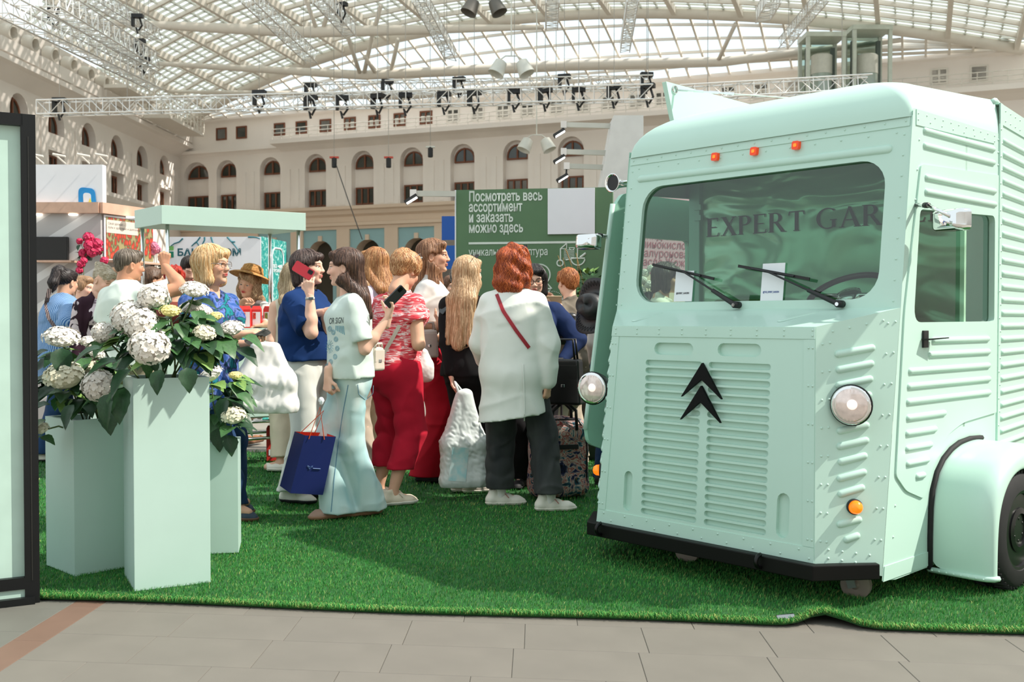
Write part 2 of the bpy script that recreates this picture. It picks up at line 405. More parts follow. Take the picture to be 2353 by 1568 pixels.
trim(4, FB, -5.0, S1, [(0, 9.2), (0.5, 9.36), (1.0, 9.42), (1.0, 9.62), (0, 9.66)])
UP = [512, 558, 645, 695, 750, 806, 862, 920, 980, 1042, 1098, 1156, 1212, 1278, 1338, 1397, 1460, 1520, 1582, 1670, 1745, 1822, 2152, 2243]
for i, p in enumerate(UP):
    r = (p - 1176.5) / FPX; s = (47 * r + 6.3) / (.93 + .366 * r) / 1.0
    window(FB, s, 9.98, 10.58, 0.62, 0.02, False, 1 if (i < 5 or i == 23) else 2, 1, BROWN if i < 9 else WHITEF, blind=(5 <= i < 23))
rail = MB()
for k in range(70):
    s = -4.9 + k * 0.5
    rail.tube([FB(s, 9.6, -0.93), FB(s, 10.1, -0.93)], 0.016, 5)
for z in (9.75, 9.92, 10.1): rail.tube([FB(-4.9, z, -0.93), FB(29.5, z, -0.93)], 0.02, 5)
struct('balcony_railing', rail.mesh(), WHITEF, wback)
trim(5, FB, S0, S1, [(0, 10.85), (0.18, 10.92), (0.18, 11.08), (-0.3, 11.1)])
# left wall
L0, L1 = 14.0, 51.6
LD = [35.57 + 2.68 * k for k in range(-2, 6)]
lw = MB(); lh = [archloop(s, 6.5, 9.05, 1.25) for s in LD]
lw.plate([(L0, 0), (L1, 0), (L1, 11.4), (L0, 11.4)], [[(s - .62, 6.5), (s + .62, 6.5), (s + .62, 7.45), (s - .62, 7.45)] for s in LD] + [archloop(s, 8.1, 9.05, 1.25) for s in LD], FL, 0.34, True)
# mirror the handedness of the left wall so its face looks into the hall
wleft = struct('wall_left', lw.mesh(), WALLC)
for s in LD:
    window(FL, s, 8.14, 8.92, 1.1, 0.30, True, 2); window(FL, s, 6.55, 7.35, 1.0, 0.30, False, 3)
pl = MB()
for s in LD:
    for dx in (1.34 - 0.22, 1.34 + 0.22): pl.slab([(s + dx - .13, 6.5), (s + dx + .13, 6.5), (s + dx + .13, 8.5), (s + dx - .13, 8.5)], FL, -0.07, 0.02)
    pl.slab([(s - .66, 7.45), (s + .66, 7.45), (s + .66, 7.57), (s - .66, 7.57)], FL, -0.08, 0.02)
struct('pilasters', pl.mesh(), WALLC, wleft)
trim(6, FL, L0, L1, [(0, 9.25), (0.15, 9.35), (0.55, 9.62), (0.75, 9.68), (0.75, 9.86), (0, 9.9)])
trim(7, FL, L0, L1, [(0, 5.9), (0.2, 6.1), (0.35, 6.3), (0.35, 6.46), (0, 6.5)])
at_ = MB()
for k in range(14): at_.slab([(15 + 2.6 * k, 9.95), (17.4 + 2.6 * k, 9.95), (17.4 + 2.6 * k, 10.4), (15 + 2.6 * k, 10.4)], FL, -0.7, -0.55)
struct('parapet_panels', at_.mesh(), WALLC, wleft)
ORD = ['first', 'second', 'third', 'fourth', 'fifth', 'sixth', 'seventh', 'eighth', 'ninth', 'tenth', 'eleventh', 'twelfth', 'thirteenth', 'fourteenth', 'fifteenth']
for k in range(15):
    s = 27.2 + 1.45 * k
    M = Matrix.Translation(FL(s, 10.85, -0.1)) @ Vector((0.98, -0.15, -0.12)).to_track_quat('Z', 'Y').to_matrix().to_4x4()
    j = MB().lathe([(0.30, -0.02), (0.30, 0.1), (0.26, 0.34), (0.2, 0.36), (0.2, 0.1), (0.06, 0.08)], 14, M).build('air_nozzle', STEELW, None, auto=40)
    tag(j, '%s round cream air nozzle from the left on the attic wall' % ORD[k], 'vent', 'air nozzles on the left wall')
# the two walls behind the viewer and to the right close the hall
struct('wall_right', MB().box((27.5, 12, 5.6), (.4, 62, 11.2)).mesh(), WALLC)
struct('wall_front', MB().box((4, -16.5, 5.6), (47, .4, 11.2)).mesh(), WALLC)
# service walkway in the corner
for (s0, s1, z, dep, lab) in ((40.5, 43.5, 10.35, .95, 'nearer'), (44.5, 49.0, 9.95, 1.1, 'farther')):
    t = thing('service_walkway', 'cream steel service walkway with railings, the %s one up in the hall corner' % lab, 'walkway', FL(s0, z, -0.8))
    def Q(a, b, c): return FL(s0 + a, z + b, -0.8 - c) - FL(s0, z, -0.8)
    ln = s1 - s0
    MB().slab([(0, 0), (ln, 0), (ln, .14), (0, .14)], lambda a, b, c: Q(a, b, c), 0.0, dep).build('deck', STEELW, t)
    for k in range(int(ln / 0.45) + 1):
        MB().tube([Q(k * .45, 0.1, dep), Q(k * .45, 1.0, dep)], 0.022, 5).build('post', STEELW, t)
        MB().tube([Q(k * .45, 0.1, 0.05), Q(k * .45, 1.0, 0.05)], 0.022, 5).build('post', STEELW, t)
    for zz in (0.4, 0.7, 1.0):
        MB().tube([Q(0, zz, 0.05), Q(0, zz, dep), Q(ln, zz, dep), Q(ln, zz, 0.05)], 0.022, 5).build('rail', STEELW, t)
    for a in (0.3, ln - 0.3):
        MB().tube([Q(a, 0, dep - .1), Q(a, 1.9, 0.3)], 0.03, 5).build('hanger', STEELW, t)
# ---- glass roof
ROOFG = glass('roof_glass', (250, 253, 255), 0.03)
def translucent(name, c, tr):
    m = bpy.data.materials.new(name); m.use_nodes = True; nt = m.node_tree; N = nt.nodes; L = nt.links; N.remove(N['Principled BSDF']); d = N.new('ShaderNodeBsdfDiffuse'); t = N.new('ShaderNodeBsdfTranslucent'); p = N.new('ShaderNodeBsdfTransparent'); a = N.new('ShaderNodeMixShader'); b = N.new('ShaderNodeMixShader'); no = N.new('ShaderNodeTexNoise'); mr = N.new('ShaderNodeMapRange'); mr.inputs[3].default_value = tr * .7; mr.inputs[4].default_value = tr * 1.3
    d.inputs[0].default_value = t.inputs[0].default_value = (*lin(c), 1); a.inputs[0].default_value = .75; L.new(d.outputs[0], a.inputs[1]); L.new(t.outputs[0], a.inputs[2]); L.new(no.outputs['Fac'], mr.inputs[0]); L.new(mr.outputs[0], b.inputs[0]); L.new(a.outputs[0], b.inputs[1]); L.new(p.outputs[0], b.inputs[2]); L.new(b.outputs[0], N['Material Output'].inputs[0]); return m
ROOFT = translucent('roof_louvre_white', (222, 222, 216), .0) if True else mat('roof_louvre', (236, 236, 226), 0.7, var=0.05, scale=0.8)
SL = 37.6
def bul(s): 
    t = (s + 10.6) / SL; return 5.2 * math.sin(PI * min(max(t, 0), 1)) ** 0.9
def RF(s, q, dz=0.0):
    b = bul(s); z = 11.0 + 0.33 * min(q, b) + (0.10 * (q - b) if q > b else 0)
    return FB(s, z + dz, -q)
ceil = struct('ceiling', None, None) if False else None
mull = MB(); NC, NR = 46, 5
for i in range(NC + 1):
    s = -10.4 + (SL - 0.6) * i / NC
    if bul(s) > 0.25: mull.bar(RF(s, 0.0), RF(s, bul(s)), 0.08, 0.13)
for j in range(1, NR):
    for i in range(NC):
        s = -10.4 + (SL - 0.6) * i / NC; s2 = -10.4 + (SL - 0.6) * (i + 1) / NC
        mull.bar(RF(s, bul(s) * j / NR), RF(s2, bul(s2) * j / NR), 0.07, 0.10)
roof = struct('ceiling', mull.mesh(), STEELW)
for i in range(NC):
    s = -10.4 + (SL - 0.6) * i / NC; s2 = -10.4 + (SL - 0.6) * (i + 1) / NC
    if max(bul(s), bul(s2)) < 0.9: continue
    for j in range(NR):
        V = [RF(a, bul(a) * b / NR, 0.04) for a, b in ((s, j), (s2, j), (s2, j + 1), (s, j + 1))]
        obj('pane', mesh_np('pane', V, [(0, 1, 2, 3)]), ROOFG, roof)
# main roof beyond the arched beam: steel beams, louvres and glazing strips
bm_ = MB(); pts = [RF(-10.4 + (SL - 0.6) * i / 60, bul(-10.4 + (SL - 0.6) * i / 60), -0.1) for i in range(61)]
bm_.tube(pts, 0.24, 8); obj('arched_beam', bm_.mesh('m', True), STEELW, roof)
QS = [0.0, 1.1, 2.2, 3.3, 4.4, 5.5, 6.6, 7.7, 8.8, 9.9, 11, 12.1, 13.2, 14.3, 15.4, 16.5]
def RM(s, k, dz=0.0): return RF(s, bul(s) + QS[k], dz)
cols = [-10.4 + 2.3 * i for i in range(18)]
raf = MB(); lou = MB(); stuffp = MB(); npane = 0
for s in cols: 
    for k in range(len(QS) - 1):
        if RM(s, k).x > -17.6: raf.bar(RM(s, k, -0.12), RM(s, k + 1, -0.12), 0.16, 0.3)
for k in range(len(QS)):
    for i in range(len(cols) - 1):
        if RM(cols[i], k).x > -17.9: raf.bar(RM(cols[i], k, -0.06), RM(cols[i + 1], k, -0.06), 0.10, 0.16)
ROOFM = translucent('roof_milk_glass', (206, 216, 216), .34)
for k in range(len(QS) - 1):
    for i in range(len(cols) - 1):
        if RM(cols[i], k).x < -18.2: continue
        for c in range(4):
            sa, sb = cols[i] + 2.3 * c / 4, cols[i] + 2.3 * (c + 1) / 4
            qa = [RF(a, bul(a) + q_, 0.04) for a, q_ in ((sa, QS[k]), (sb, QS[k]), (sb, QS[k + 1]), (sa, QS[k + 1]))]
            if k < 2 and npane < 78: obj('pane', mesh_np('pane', qa, [(0, 1, 2, 3)]), ROOFM, roof); npane += 1
            else: stuffp.add(qa, [(0, 1, 2, 3)])
            if c: lou.bar(RF(sa, bul(sa) + QS[k], 0.0), RF(sa, bul(sa) + QS[k + 1], 0.0), 0.05, 0.09)
        for h in (0.28, 0.55, 0.8):
            q_ = QS[k] + 1.1 * h
            lou.bar(RF(cols[i], bul(cols[i]) + q_, -0.02), RF(cols[i + 1], bul(cols[i + 1]) + q_, -0.02), 0.14, 0.02)
obj('rafters', raf.mesh(), STEELW, roof)
o = obj('louvres', lou.mesh(), ROOFT, roof); o['kind'] = 'stuff'
o = obj('pane', stuffp.mesh(), ROOFM, roof); o['kind'] = 'stuff'
# fish-belly tie beams with struts
def tie(pts, r, struts=()):
    m = MB(); P = [at(*p) for p in pts]; n = 14; out = []; rr = []
    for i in range(len(P) - 1):
        for k in range(n): out.append(P[i].lerp(P[i + 1], k / n))
    out.append(P[-1]); N_ = len(out)
    rr = [r * (0.45 + 0.75 * math.sin(PI * (i + 0.5) / N_)) for i in range(N_)]
    m.tube(out, rr, 8)
    for a, b in struts: m.tube([at(*a), at(*b)], 0.085, 6)
    o = obj('tie_beam', m.mesh('m', True), STEELW, roof)
tie([(200, 50, 36), (700, 74, 37), (1250, 62, 36)], 0.17, [((730, 74, 37), (700, -10, 36)), ((740, 74, 37), (765, -10, 36)), ((860, 70, 36.8), (875, 12, 36))])
tie([(360, 146, 42), (838, 173, 41.5), (1300, 150, 41), (1660, 142, 39), (2070, 92, 37)], 0.19, [((828, 172, 41.5), (795, 72, 39)), ((836, 172, 41.5), (858, 70, 39)), ((864, 170, 41.5), (838, 130, 40)), ((898, 166, 41.5), (915, 90, 40)), ((1650, 140, 39), (1690, 55, 37))])
tie([(380, 210, 46), (930, 222, 44), (1500, 170, 42)], 0.13)
tie([(1490, 160, 42), (1660, 138, 40.2), (1900, 118, 39), (2240, 96, 37.4), (2400, 70, 36)], 0.15)
# ---- lighting trusses
def truss(label, p0, p1, w, nm='lighting_truss'):
    c0, c1 = Vector(p0), Vector(p1); d = (c1 - c0); Ln = d.length; sx, u, dd = frame_from(d)
    t = thing(nm, label, 'truss', c0); n = max(4, int(Ln / w / 1.0)); r = w * 0.052
    C = [(sx * a + u * b) * (w / 2) for a, b in ((-1, -1), (1, -1), (1, 1), (-1, 1))]
    for c in C: MB().tube([c, c + d], r, 6).build('chord', ALU, t)
    br = MB()
    for i in range(n):
        a, b = d * (i / n), d * ((i + 1) / n)
        for k in range(4):
            x, y = (C[k], C[(k + 1) % 4]) if i % 2 else (C[(k + 1) % 4], C[k])
            br.tube([x + a, y + b], r * 0.6, 4, caps=False)
            br.tube([x + a, y + a], r * 0.6, 4, caps=False)
    o = br.build('lattice', ALU, t); o['kind'] = 'stuff'
    return t
TR = [('long silver lighting truss running level in front of the far wall', (92, 249, 24), (1500, 214, 22.6), .32),
      ('silver lighting truss hung just above the long level one', (700, 206, 26), (1500, 190, 25), .30),
      ('short silver truss reaching behind the van roof towards the lifts', (1560, 215, 22), (2000, 190, 22), .30),
      ('leftmost silver truss crossing the ceiling above the left wall', (0, 8, 22.4), (356, 188, 30), .42),
      ('second silver truss from the left under the glass roof', (112, -8, 22), (350, 142, 30), .42),
      ('thin silver truss ending at a clamp below the left roof beams', (215, -8, 26), (360, 82, 31), .32),
      ('silver truss slanting down above the left half of the crowd', (570, -10, 24), (716, 132, 29.4), .32),
      ('short silver truss with a black clamp near the top of the hall', (735, -10, 25), (806, 72, 29), .34),
      ('silver truss slanting down above the middle of the crowd', (962, -10, 24), (1036, 128, 29), .30),
      ('silver truss pointing straight away above the green banner', (1270, -10, 24), (1268, 56, 27.5), .30),
      ('silver truss slanting over the top edge of the van awning', (1455, -10, 24), (1436, 110, 29), .26),
      ('short silver truss above the van roof, beside the slanting one', (1778, -10, 24), (1752, 36, 26.5), .34),
      ('slanting silver truss in front of the lift shafts', (1892, -10, 24), (1800, 100, 28), .26)]
for lab, a, b, w in TR:
    t = truss(lab, at(*a), at(*b), w); q = at(*b) - at(*a)
    for f_ in (.15, .85): MB().tube([q * f_, q * f_ + Vector((0, 0, 12.5 - (at(*a) + q * f_).z))], .007, 4).build('hang_cable', mat('cable_grey', (150, 146, 138), .6), t)
CL = [(137, 243, 24), (596, 226, 23.6), (714, 238, 23.5), (787, 238, 23.4), (868, 234, 23.3), (932, 232, 23.2), (1021, 229, 23.1), (1090, 227, 23), (1182, 223, 22.9), (1253, 221, 22.9), (1330, 219, 22.8), (1411, 214, 22.7), (1489, 211, 22.6), (714, 207, 26), (890, 200, 25.7), (1055, 194, 25.5), (1297, 188, 25.2), (1486, 184, 25), (124, 36, 25), (316, 48, 28), (321, 105, 28.5), (332, 146, 29.6), (785, 22, 27)]
cl0 = None
CLAB = ['%s black hoist clamp from the left on the long level truss' % ORD[k] for k in range(13)] + ['%s black hoist clamp from the left on the upper level truss' % ORD[k] for k in range(5)] + ['topmost black clamp on the leftmost ceiling truss', 'black clamp hanging at the top of the thin ceiling truss', 'black clamp hanging below it, above the left wall corner', 'lowest black clamp where the left ceiling trusses end', 'black clamp on the short truss near the top of the hall']
for ci_, (px, py, D) in enumerate(CL):
    p = at(px, py, D)
    if cl0 is None:
        cl0 = thing('hoist_clamp', CLAB[0], 'clamp', p, 0, 'hoist clamps on the trusses')
        MB().box((0, 0, .13), (.30, .16, .10)).box((-.12, 0, .0), (.07, .14, .3)).build('clamp_head', BLACK, cl0)
        MB().tube([(.05, 0, .1), (.12, 0, -.12), (.02, .02, -.26), (-.04, 0, -.18), (.0, 0, -.34)], .028, 5).build('hook', BLACK, cl0)
        MB().tube([(0, 0, .15), (0, 0, 4.2)], .007, 4).build('hoist_cable', mat('cable_grey', (150, 146, 138), .6), cl0)
    else: copy_tree(cl0, None, p, random.uniform(-.5, .5), CLAB[ci_])
# hanging lamps
def lamp_pair(px, py, D, sc, label, m):
    t = thing('pendant_lamps', label, 'lamp', at(px, py, D))
    for sx_ in (-1, 1):
        M = Matrix.Translation((sx_ * .55 * sc, 0, -.45 * sc)) @ Vector((sx_ * .45, -.2, -1)).to_track_quat('Z', 'Y').to_matrix().to_4x4()
        MB().lathe([(.10 * sc, -.38 * sc), (.26 * sc, -.3 * sc), (.36 * sc, .3 * sc), (.33 * sc, .3 * sc), (.2 * sc, -.2 * sc)], 16, M).build('lamp_shade', m, t, auto=50)
    MB().tube([(-.5 * sc, 0, -.12 * sc), (-.25 * sc, 0, .06 * sc), (.25 * sc, 0, .06 * sc), (.5 * sc, 0, -.12 * sc)], .03 * sc, 6).tube([(0, 0, .05 * sc), (0, 0, 6)], .015, 4).build('bracket', m, t)
LGREY = mat('lamp_grey', (206, 206, 196), 0.5)
lamp_pair(1175, 132, 24, .55, 'pair of pale grey pendant lamps high above the truss', LGREY)
lamp_pair(1233, 313, 27, .52, 'pair of pale grey pendant lamps in front of the arched windows', LGREY)
lamp_pair(1112, -8, 22, .5, 'pair of dark pendant lamps cut off by the top of the picture', mat('lamp_dark', (92, 88, 80), .5))
for (px, py, lab, red) in ((768, 362, 'small black and red spotlight hanging left of the arched window', 1), (893, 362, 'small black and red spotlight hanging right of the arched window', 1), (989, 338, 'small black spotlight hanging alone below the balcony', 0)):
    t = thing('spotlight', lab, 'spotlight', at(px, py, 30))
    MB().box((0, 0, 0), (.26, .1, .05)).build('bracket', mat('spot_red', (190, 70, 50), .5) if red else LGREY, t)
    MB().lathe([(.06, -.3), (.075, -.28), (.075, -.04), (.05, 0)], 10).build('lamp_body', BLACK, t)
    MB().tube([(0, 0, .02), (0, 0, 7.5)], .008, 4).build('cable', mat('cable_grey', (170, 165, 155), .6), t)
o = MB().tube([at(770, 372, 30), at(800, 460, 29), at(832, 550, 28)], .014, 5).build('cable', BLACK)
tag(o, 'thin dark cable slanting down across the arched facade from a spotlight', 'cable')
# lift shafts
for (px, lab) in ((1887, 'left glass lift shaft with a round cabin on the far wall'), (1992, 'right glass lift shaft with a round cabin on the far wall')):
    D = 36.5; p = at(px, 240, D); top = at(px, 88 if px < 1900 else 72, D).z; t = thing('lift_shaft', lab, 'lift', p); H = top - p.z; W = 1.25
    GRN = mat('lift_frame', (196, 204, 192), .4)
    for x in (-W / 2, W / 2):
        for y in (-.5, .5): MB().box((x, y, H / 2 - .8), (.12, .12, H + 1.6)).build('post', GRN, t)
    MB().box((0, 0, H), (W + .15, 1.15, .16)).build('top_frame', GRN, t)
    MB().box((0, .62, H / 2 - .8), (W, .04, H + 1.6)).build('glazing', glass('lift_glass', (212, 224, 218), .06), t)
    MB().lathe([(.34, -.1), (.36, 0), (.36, 1.0), (.36, 1.05)], 16).build('cabin', mat('lift_cabin_glass', (158, 172, 162), .15, spec=.8), t, auto=50)
    MB().lathe([(.37, 1.05), (.37, 1.7), (.3, 1.75)], 16).build('cabin_cap', LGREY, t, auto=50)
    for x in (-.45, .45): MB().box((x, .2, H / 2 - .9), (.14, .14, H + 1.2)).build('rail', mat('lift_rail', (84, 96, 90), .5), t)
# ================================================================ FOOD VAN (local axes: x along its front, y to its rear)
MINT = mat('mint_paint', (184, 215, 202), 0.36, var=0.02, scale=1.5, coat=0.15)
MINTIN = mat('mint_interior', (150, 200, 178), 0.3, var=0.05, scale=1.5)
CHROME = mat('chrome', (225, 225, 225), 0.06, metal=1.0, var=0.02)
RUBBER = mat('rubber', (20, 20, 21), 0.75, var=0.2, scale=20)
BLKGLOSS = mat('black_gloss', (10, 10, 11), 0.3, var=0.1, spec=.3)
EMB = mat('emblem_black', (8, 8, 8), .6, spec=.15)
AMBER = mat('amber_lens', (255, 120, 20), 0.15, emit=0.9, var=0.05)
LENS = mat('headlight_lens', (232, 214, 208), 0.12, var=0.12, scale=40, metal=0.35)
TW = MATS
YAW = 0.822; VO = Vector((1.65, 4.344, 0))
van = thing('food_van', 'mint green vintage food van with ribbed panels and black chevron emblem', 'van', VO, -YAW)
def tl(P):
    P = Vector(P); X, Y = P.x - VO.x, P.y - VO.y; c, s = math.cos(YAW), math.sin(YAW)
    return Vector((c * X - s * Y, s * X + c * Y, P.z))
W_ = 1.594
def FRP(x, z, d=0.0): return Vector((x, 0.102 * (z - 1.271) / 0.823 + d, z))
def NOS(x, z, d=0.0): return Vector((x, -0.291 - 0.071 * (1.19 - z) / 0.99 + d, z))
def SDE(y, z, d=0.0): return Vector((-d, y, z))                      # right side, d runs inward
def SDL(y, z, d=0.0): return Vector((-W_ + d, y, z))
def rib(m, p0, p1, n, r, proud):
    p0, p1, n = Vector(p0), Vector(p1), Vector(n).normalized(); e = (p1 - p0).normalized(); n = (n - e * n.dot(e)).normalized(); u = n.cross(e)
    L_ = (p1 - p0).length; st = [(r * (1 - math.cos(PI / 2 * k / 3)), math.sin(PI / 2 * k / 3)) for k in range(4)]
    st = st + [(L_ - a, b) for a, b in st[::-1]]
    V = []
    for a, b in st: V += [p0 + e * a + u * (r * b * math.cos(PI * j / 6)) + n * (proud * b * math.sin(PI * j / 6) - 0.001) for j in range(7)]
    F = [(i * 7 + j, i * 7 + j + 1, i * 7 + 8 + j, i * 7 + 7 + j) for i in range(len(st) - 1) for j in range(6)]
    return m.add(V, F)
def ribs(lst, n, r=0.0145, proud=0.012, parent=None):
    for p0, p1 in lst:
        m = MB(); rib(m, p0, p1, n, r, proud); m.build('rib', MINT, parent or van, smooth=True)
def rivets(pts, parent=None, r=0.0058):
    """pts: (point, normal)"""
    m = MB()
    for p, n in pts:
        s, u, d = frame_from(n); p = Vector(p)
        V = [p + (s * math.cos(2 * PI * j / 7) + u * math.sin(2 * PI * j / 7)) * r for j in range(7)] + [p + (s * math.cos(2 * PI * j / 7) + u * math.sin(2 * PI * j / 7)) * r * .6 + d * r * .6 for j in range(7)] + [p + d * r * .7]
        m.add(V, [(j, (j + 1) % 7, 7 + (j + 1) % 7, 7 + j) for j in range(7)] + [(14, 7 + j, 7 + (j + 1) % 7) for j in range(7)])
    o = m.build('rivets', MINT, parent or van, smooth=True); o['kind'] = 'stuff'
FN = Vector((0, -0.823, 0.102)).normalized(); NN = Vector((0, -0.99, -0.071)).normalized()
# --- front panel with the windscreen opening
WS = rrect(-1.475, 1.310, -0.108, 1.925, 0.12, 6)
m = MB(); m.plate([(-W_, 1.262), (0, 1.262), (0, 2.10), (-W_, 2.10)], [WS], FRP, 0.045); m.build('front_panel', MINT, van)
GL = glass('windscreen_glass', (196, 222, 208), 0.10, 0.01)
MB().poly(WS, lambda a, b, c: FRP(a, b, 0.02), 0).build('windscreen', GL, van)
m = MB(); m.slab([(-W_ + .012, 2.055), (-0.012, 2.055), (-.012, 2.105), (-W_ + .012, 2.105)], FRP, -0.004, 0.0); m.build('front_strip', MINT, van)
ribs([(FRP(-1.526, 1.975), FRP(-0.085, 1.965))], FN, 0.02, 0.012)
rv = []
for k in range(17): rv += [(FRP(-1.56 + 1.53 * k / 16, 2.078, -.004), FN)]
for k in range(12): rv += [(FRP(-1.52 + 1.45 * k / 11, 2.062 - .03, 0), FN)]
for k in range(9): z = 1.30 + .72 * k / 8; rv += [(FRP(-.035, z), FN), (FRP(-W_ + .03, z), FN)]
rivets(rv)
# --- rounded cab roof
def roofloop(a):
    ins = 0.20 * (1 - math.cos(a)); z = 2.095 + 0.205 * math.sin(a); r = 0.03 + ins * 0.9
    x0, x1, y0, y1 = -W_ + ins, -ins, 0.09 + ins, 1.0
    P = [(-ins * .18, y1), (-W_ + ins * .18, y1)]
    for k in range(7): t = PI + PI / 2 * k / 6; P.append((x0 + r + r * math.cos(t), y0 + r + r * math.sin(t)))
    for k in range(7): t = 1.5 * PI + PI / 2 * k / 6; P.append((x1 - r + r * math.cos(t), y0 + r + r * math.sin(t)))
    return [Vector((x, y, z + 0.02 * (1 - ((x + .8) / .8) ** 2) * math.sin(a))) for x, y in P]
m = MB(); k = 16; V = []
NA = 9
for i in range(NA + 1): V += roofloop(PI / 2 * i / NA)
F = [(i * k + j, i * k + (j + 1) % k, (i + 1) * k + (j + 1) % k, (i + 1) * k + j) for i in range(NA) for j in range(k) if j != 0] + [tuple(range(NA * k, NA * k + k))]
m.add(V, F); m.build('cab_roof', MINT, van, smooth=True, auto=50)
# --- right side and door
DW = rpoly([(.104, 1.208), (.948, 1.212), (.945, 1.725), (.157, 1.700)], [.07, .025, .035, .03])
sp = [(-.145, .13), (-.025, .115), (1.0, .125), (1.0, 2.13), (.100, 2.13), (0, 1.262)]
DWb = rpoly([(.09, 1.19), (.96, 1.195), (.957, 1.74), (.147, 1.715)], [.07, .025, .035, .03])
m = MB(); m.plate(sp, [DWb], SDE, 0.0); m.build('side_panel', MINT, van)
door = rpoly([(-.042, .56), (.05, .485), (.20, .437), (.235, .447), (.30, .56), (.36, .645), (.46, .70), (.61, .742), (.985, .765), (.985, 1.925), (.165, 1.895), (.025, 1.262)], [.02, .03, .01, .02, .04, .03, .05, .05, .005, .005, .02, .05], 3)
m = MB(); g = lambda a, b, c: SDE(a, b, -0.008 + c); m.plate(door, [DW], g, 0.035); m.wall(door, g, 0.0, 0.008)
drt = m.build('door', MINT, van)
MB().poly(DW, lambda a, b, c: SDE(a, b, .02), 0).build('door_glass', GL, drt)
XN = Vector((1, 0, 0))
def srib(lst, par, off=-.008): ribs([(SDE(a, z, off), SDE(b, z, off)) for a, b, z in lst], XN, .0145, .013, par)
srib([(.196, .948, 1.843), (.195, .955, 1.780), (.276, .886, 1.128), (.245, .897, 1.066), (.057, .898, .999), (.048, .904, .934), (.041, .907, .868), (.042, .421, .799), (.036, .331, .733), (.037, .287, .667), (.043, .258, .602), (.133, .223, .538)], drt)
srib([(.193, .949, 2.047), (.194, .951, 1.982)], van, 0)
m = MB(); m.box((0.012, .205, 1.135), (.012, .045, .075)); m.build('door_handle_plate', BLACK, drt, bevel=.002)
m = MB(); m.add([(.012, .17, 1.137), (.018, .27, 1.137), (.075, .30, 1.143), (.05, .17, 1.137), (.012, .17, 1.131), (.018, .27, 1.131), (.075, .30, 1.138), (.05, .17, 1.131)], [(0, 1, 2, 3), (7, 6, 5, 4), (0, 4, 5, 1), (1, 5, 6, 2), (2, 6, 7, 3), (3, 7, 4, 0)]); m.build('door_handle', BLKGLOSS, drt)
rv = []
for i in range(11): rv.append((SDE(.14 + .8 * i / 10, 2.112 + 0.0, -.003), XN))
for i in range(8): rv.append((SDE(.14 + .8 * i / 7, 2.085, -.003), XN))
for i in range(14): z = .3 + 1.7 * i / 13; rv.append((SDE(-.10 + .135 * z / 1.1 + .012, z), XN))
for y in (-.06, -.01, .2): rv += [(SDE(y, .165), XN), (SDE(y, .14), XN)]
for i in range(22): rv.append((SDE(.993, .8 + 1.3 * i / 21), XN))
rivets(rv)
m = MB(); m.slab([(-.14, .125), (.30, .125), (.30, .188), (-.13, .188)], SDE, -.004, 0); m.build('sill_strip', MINT, van); m = MB(); m.slab([(.125, 2.06), (.945, 2.075), (.945, 2.128), (.125, 2.128)], SDE, -.004, 0); m.build('side_strip', MINT, van)
# --- left side: door opening only, pillars and the strip above
m = MB(); m.plate([(-.145, .15), (1.0, .125), (1.0, 2.13), (.10, 2.13), (0, 1.262)], [[(.02, .56), (.3, .5), (.6, .74), (.93, .76), (.93, 1.93), (.17, 1.9)]], SDL, 0.03)
m.F = [f[::-1] for f in m.F]; m.build('side_panel', MINT, van)
rivets([(Vector((-W_ - .001, .0 + .1 * i / 9, 1.3 + .75 * i / 9)), Vector((-1, -.3, 0))) for i in range(10)])
# --- hood, nose and chamfers
m = MB(); hd = [(-.228, -.291, 1.19), (0, 0, 1.271), (-W_, 0, 1.271), (-W_ + .228, -.291, 1.19)]; m.add(hd, [(0, 1, 2, 3)])
for (a, b) in (((-1.24, -.05, 1.257), (-1.30, -.22, 1.212)), ((-.36, -.05, 1.258), (-.46, -.22, 1.212))): rib(m, Vector(a), Vector(b), (0, -.27, .96), .018, .006)
m.build('bonnet', MINT, van)
outer = [(-W_ + .185, .2), (-.185, .2), (-.228, 1.19), (-W_ + .228, 1.19)]
holes = []
for i in range(20):
    z = 1.012 - (1.012 - .297) * i / 19; t = i / 19
    xl0, xl1 = -1.142 + .015 * t, -.806 + .009 * t; xr0, xr1 = -.769 + .014 * t, -.438 + .013 * t
    holes.append(stadium((xl0 + xl1) / 2, z, xl1 - xl0, .0275, 5)); holes.append(stadium((xr0 + xr1) / 2, z, xr1 - xr0, .0275, 5))
holes += [stadium(-.976, 1.081, .232, .058), stadium(-.607, 1.084, .232, .058), stadium(-1.2145, .380, .052, .195), stadium(-.346, .381, .062, .192)]
m = MB(); m.plate(outer, holes, NOS, .02, True); m.build('nose_panel', MINT, van, bevel=0)
m = MB()
m.slab([(-W_ + .226, 1.138), (-.228, 1.138), (-.230, 1.188), (-W_ + .230, 1.188)], NOS, -.004, 0); m.slab([(-W_ + .187, .205), (-.187, .205), (-.192, .268), (-W_ + .192, .268)], NOS, -.004, 0)
m.slab([(-.245, .27), (-.192, .27), (-.229, 1.136), (-.282, 1.136)], NOS, -.003, 0); m.slab([(-W_ + .192, .27), (-W_ + .24, .27), (-W_ + .275, 1.136), (-W_ + .228, 1.136)], NOS, -.003, 0)
m.build('nose_strips', MINT, van)
rv = []
for i in range(9):
    x = -1.34 + 1.10 * i / 8; rv += [(NOS(x, 1.175, -.004), NN), (NOS(x, 1.152, -.004), NN), (NOS(x - .02, .254, -.004), NN), (NOS(x + .03, .222, -.004), NN)]
for i in range(6):
    z = .30 + .80 * i / 5; e = .043 * (1.19 - z) / .99
    for o_ in (.012, .032): rv += [(NOS(-.228 + e - o_, z, -.003), NN), (NOS(-W_ + .228 - e + o_, z, -.003), NN)]
rivets(rv)
CHN = Vector((.79, -.61, -.08)).normalized()
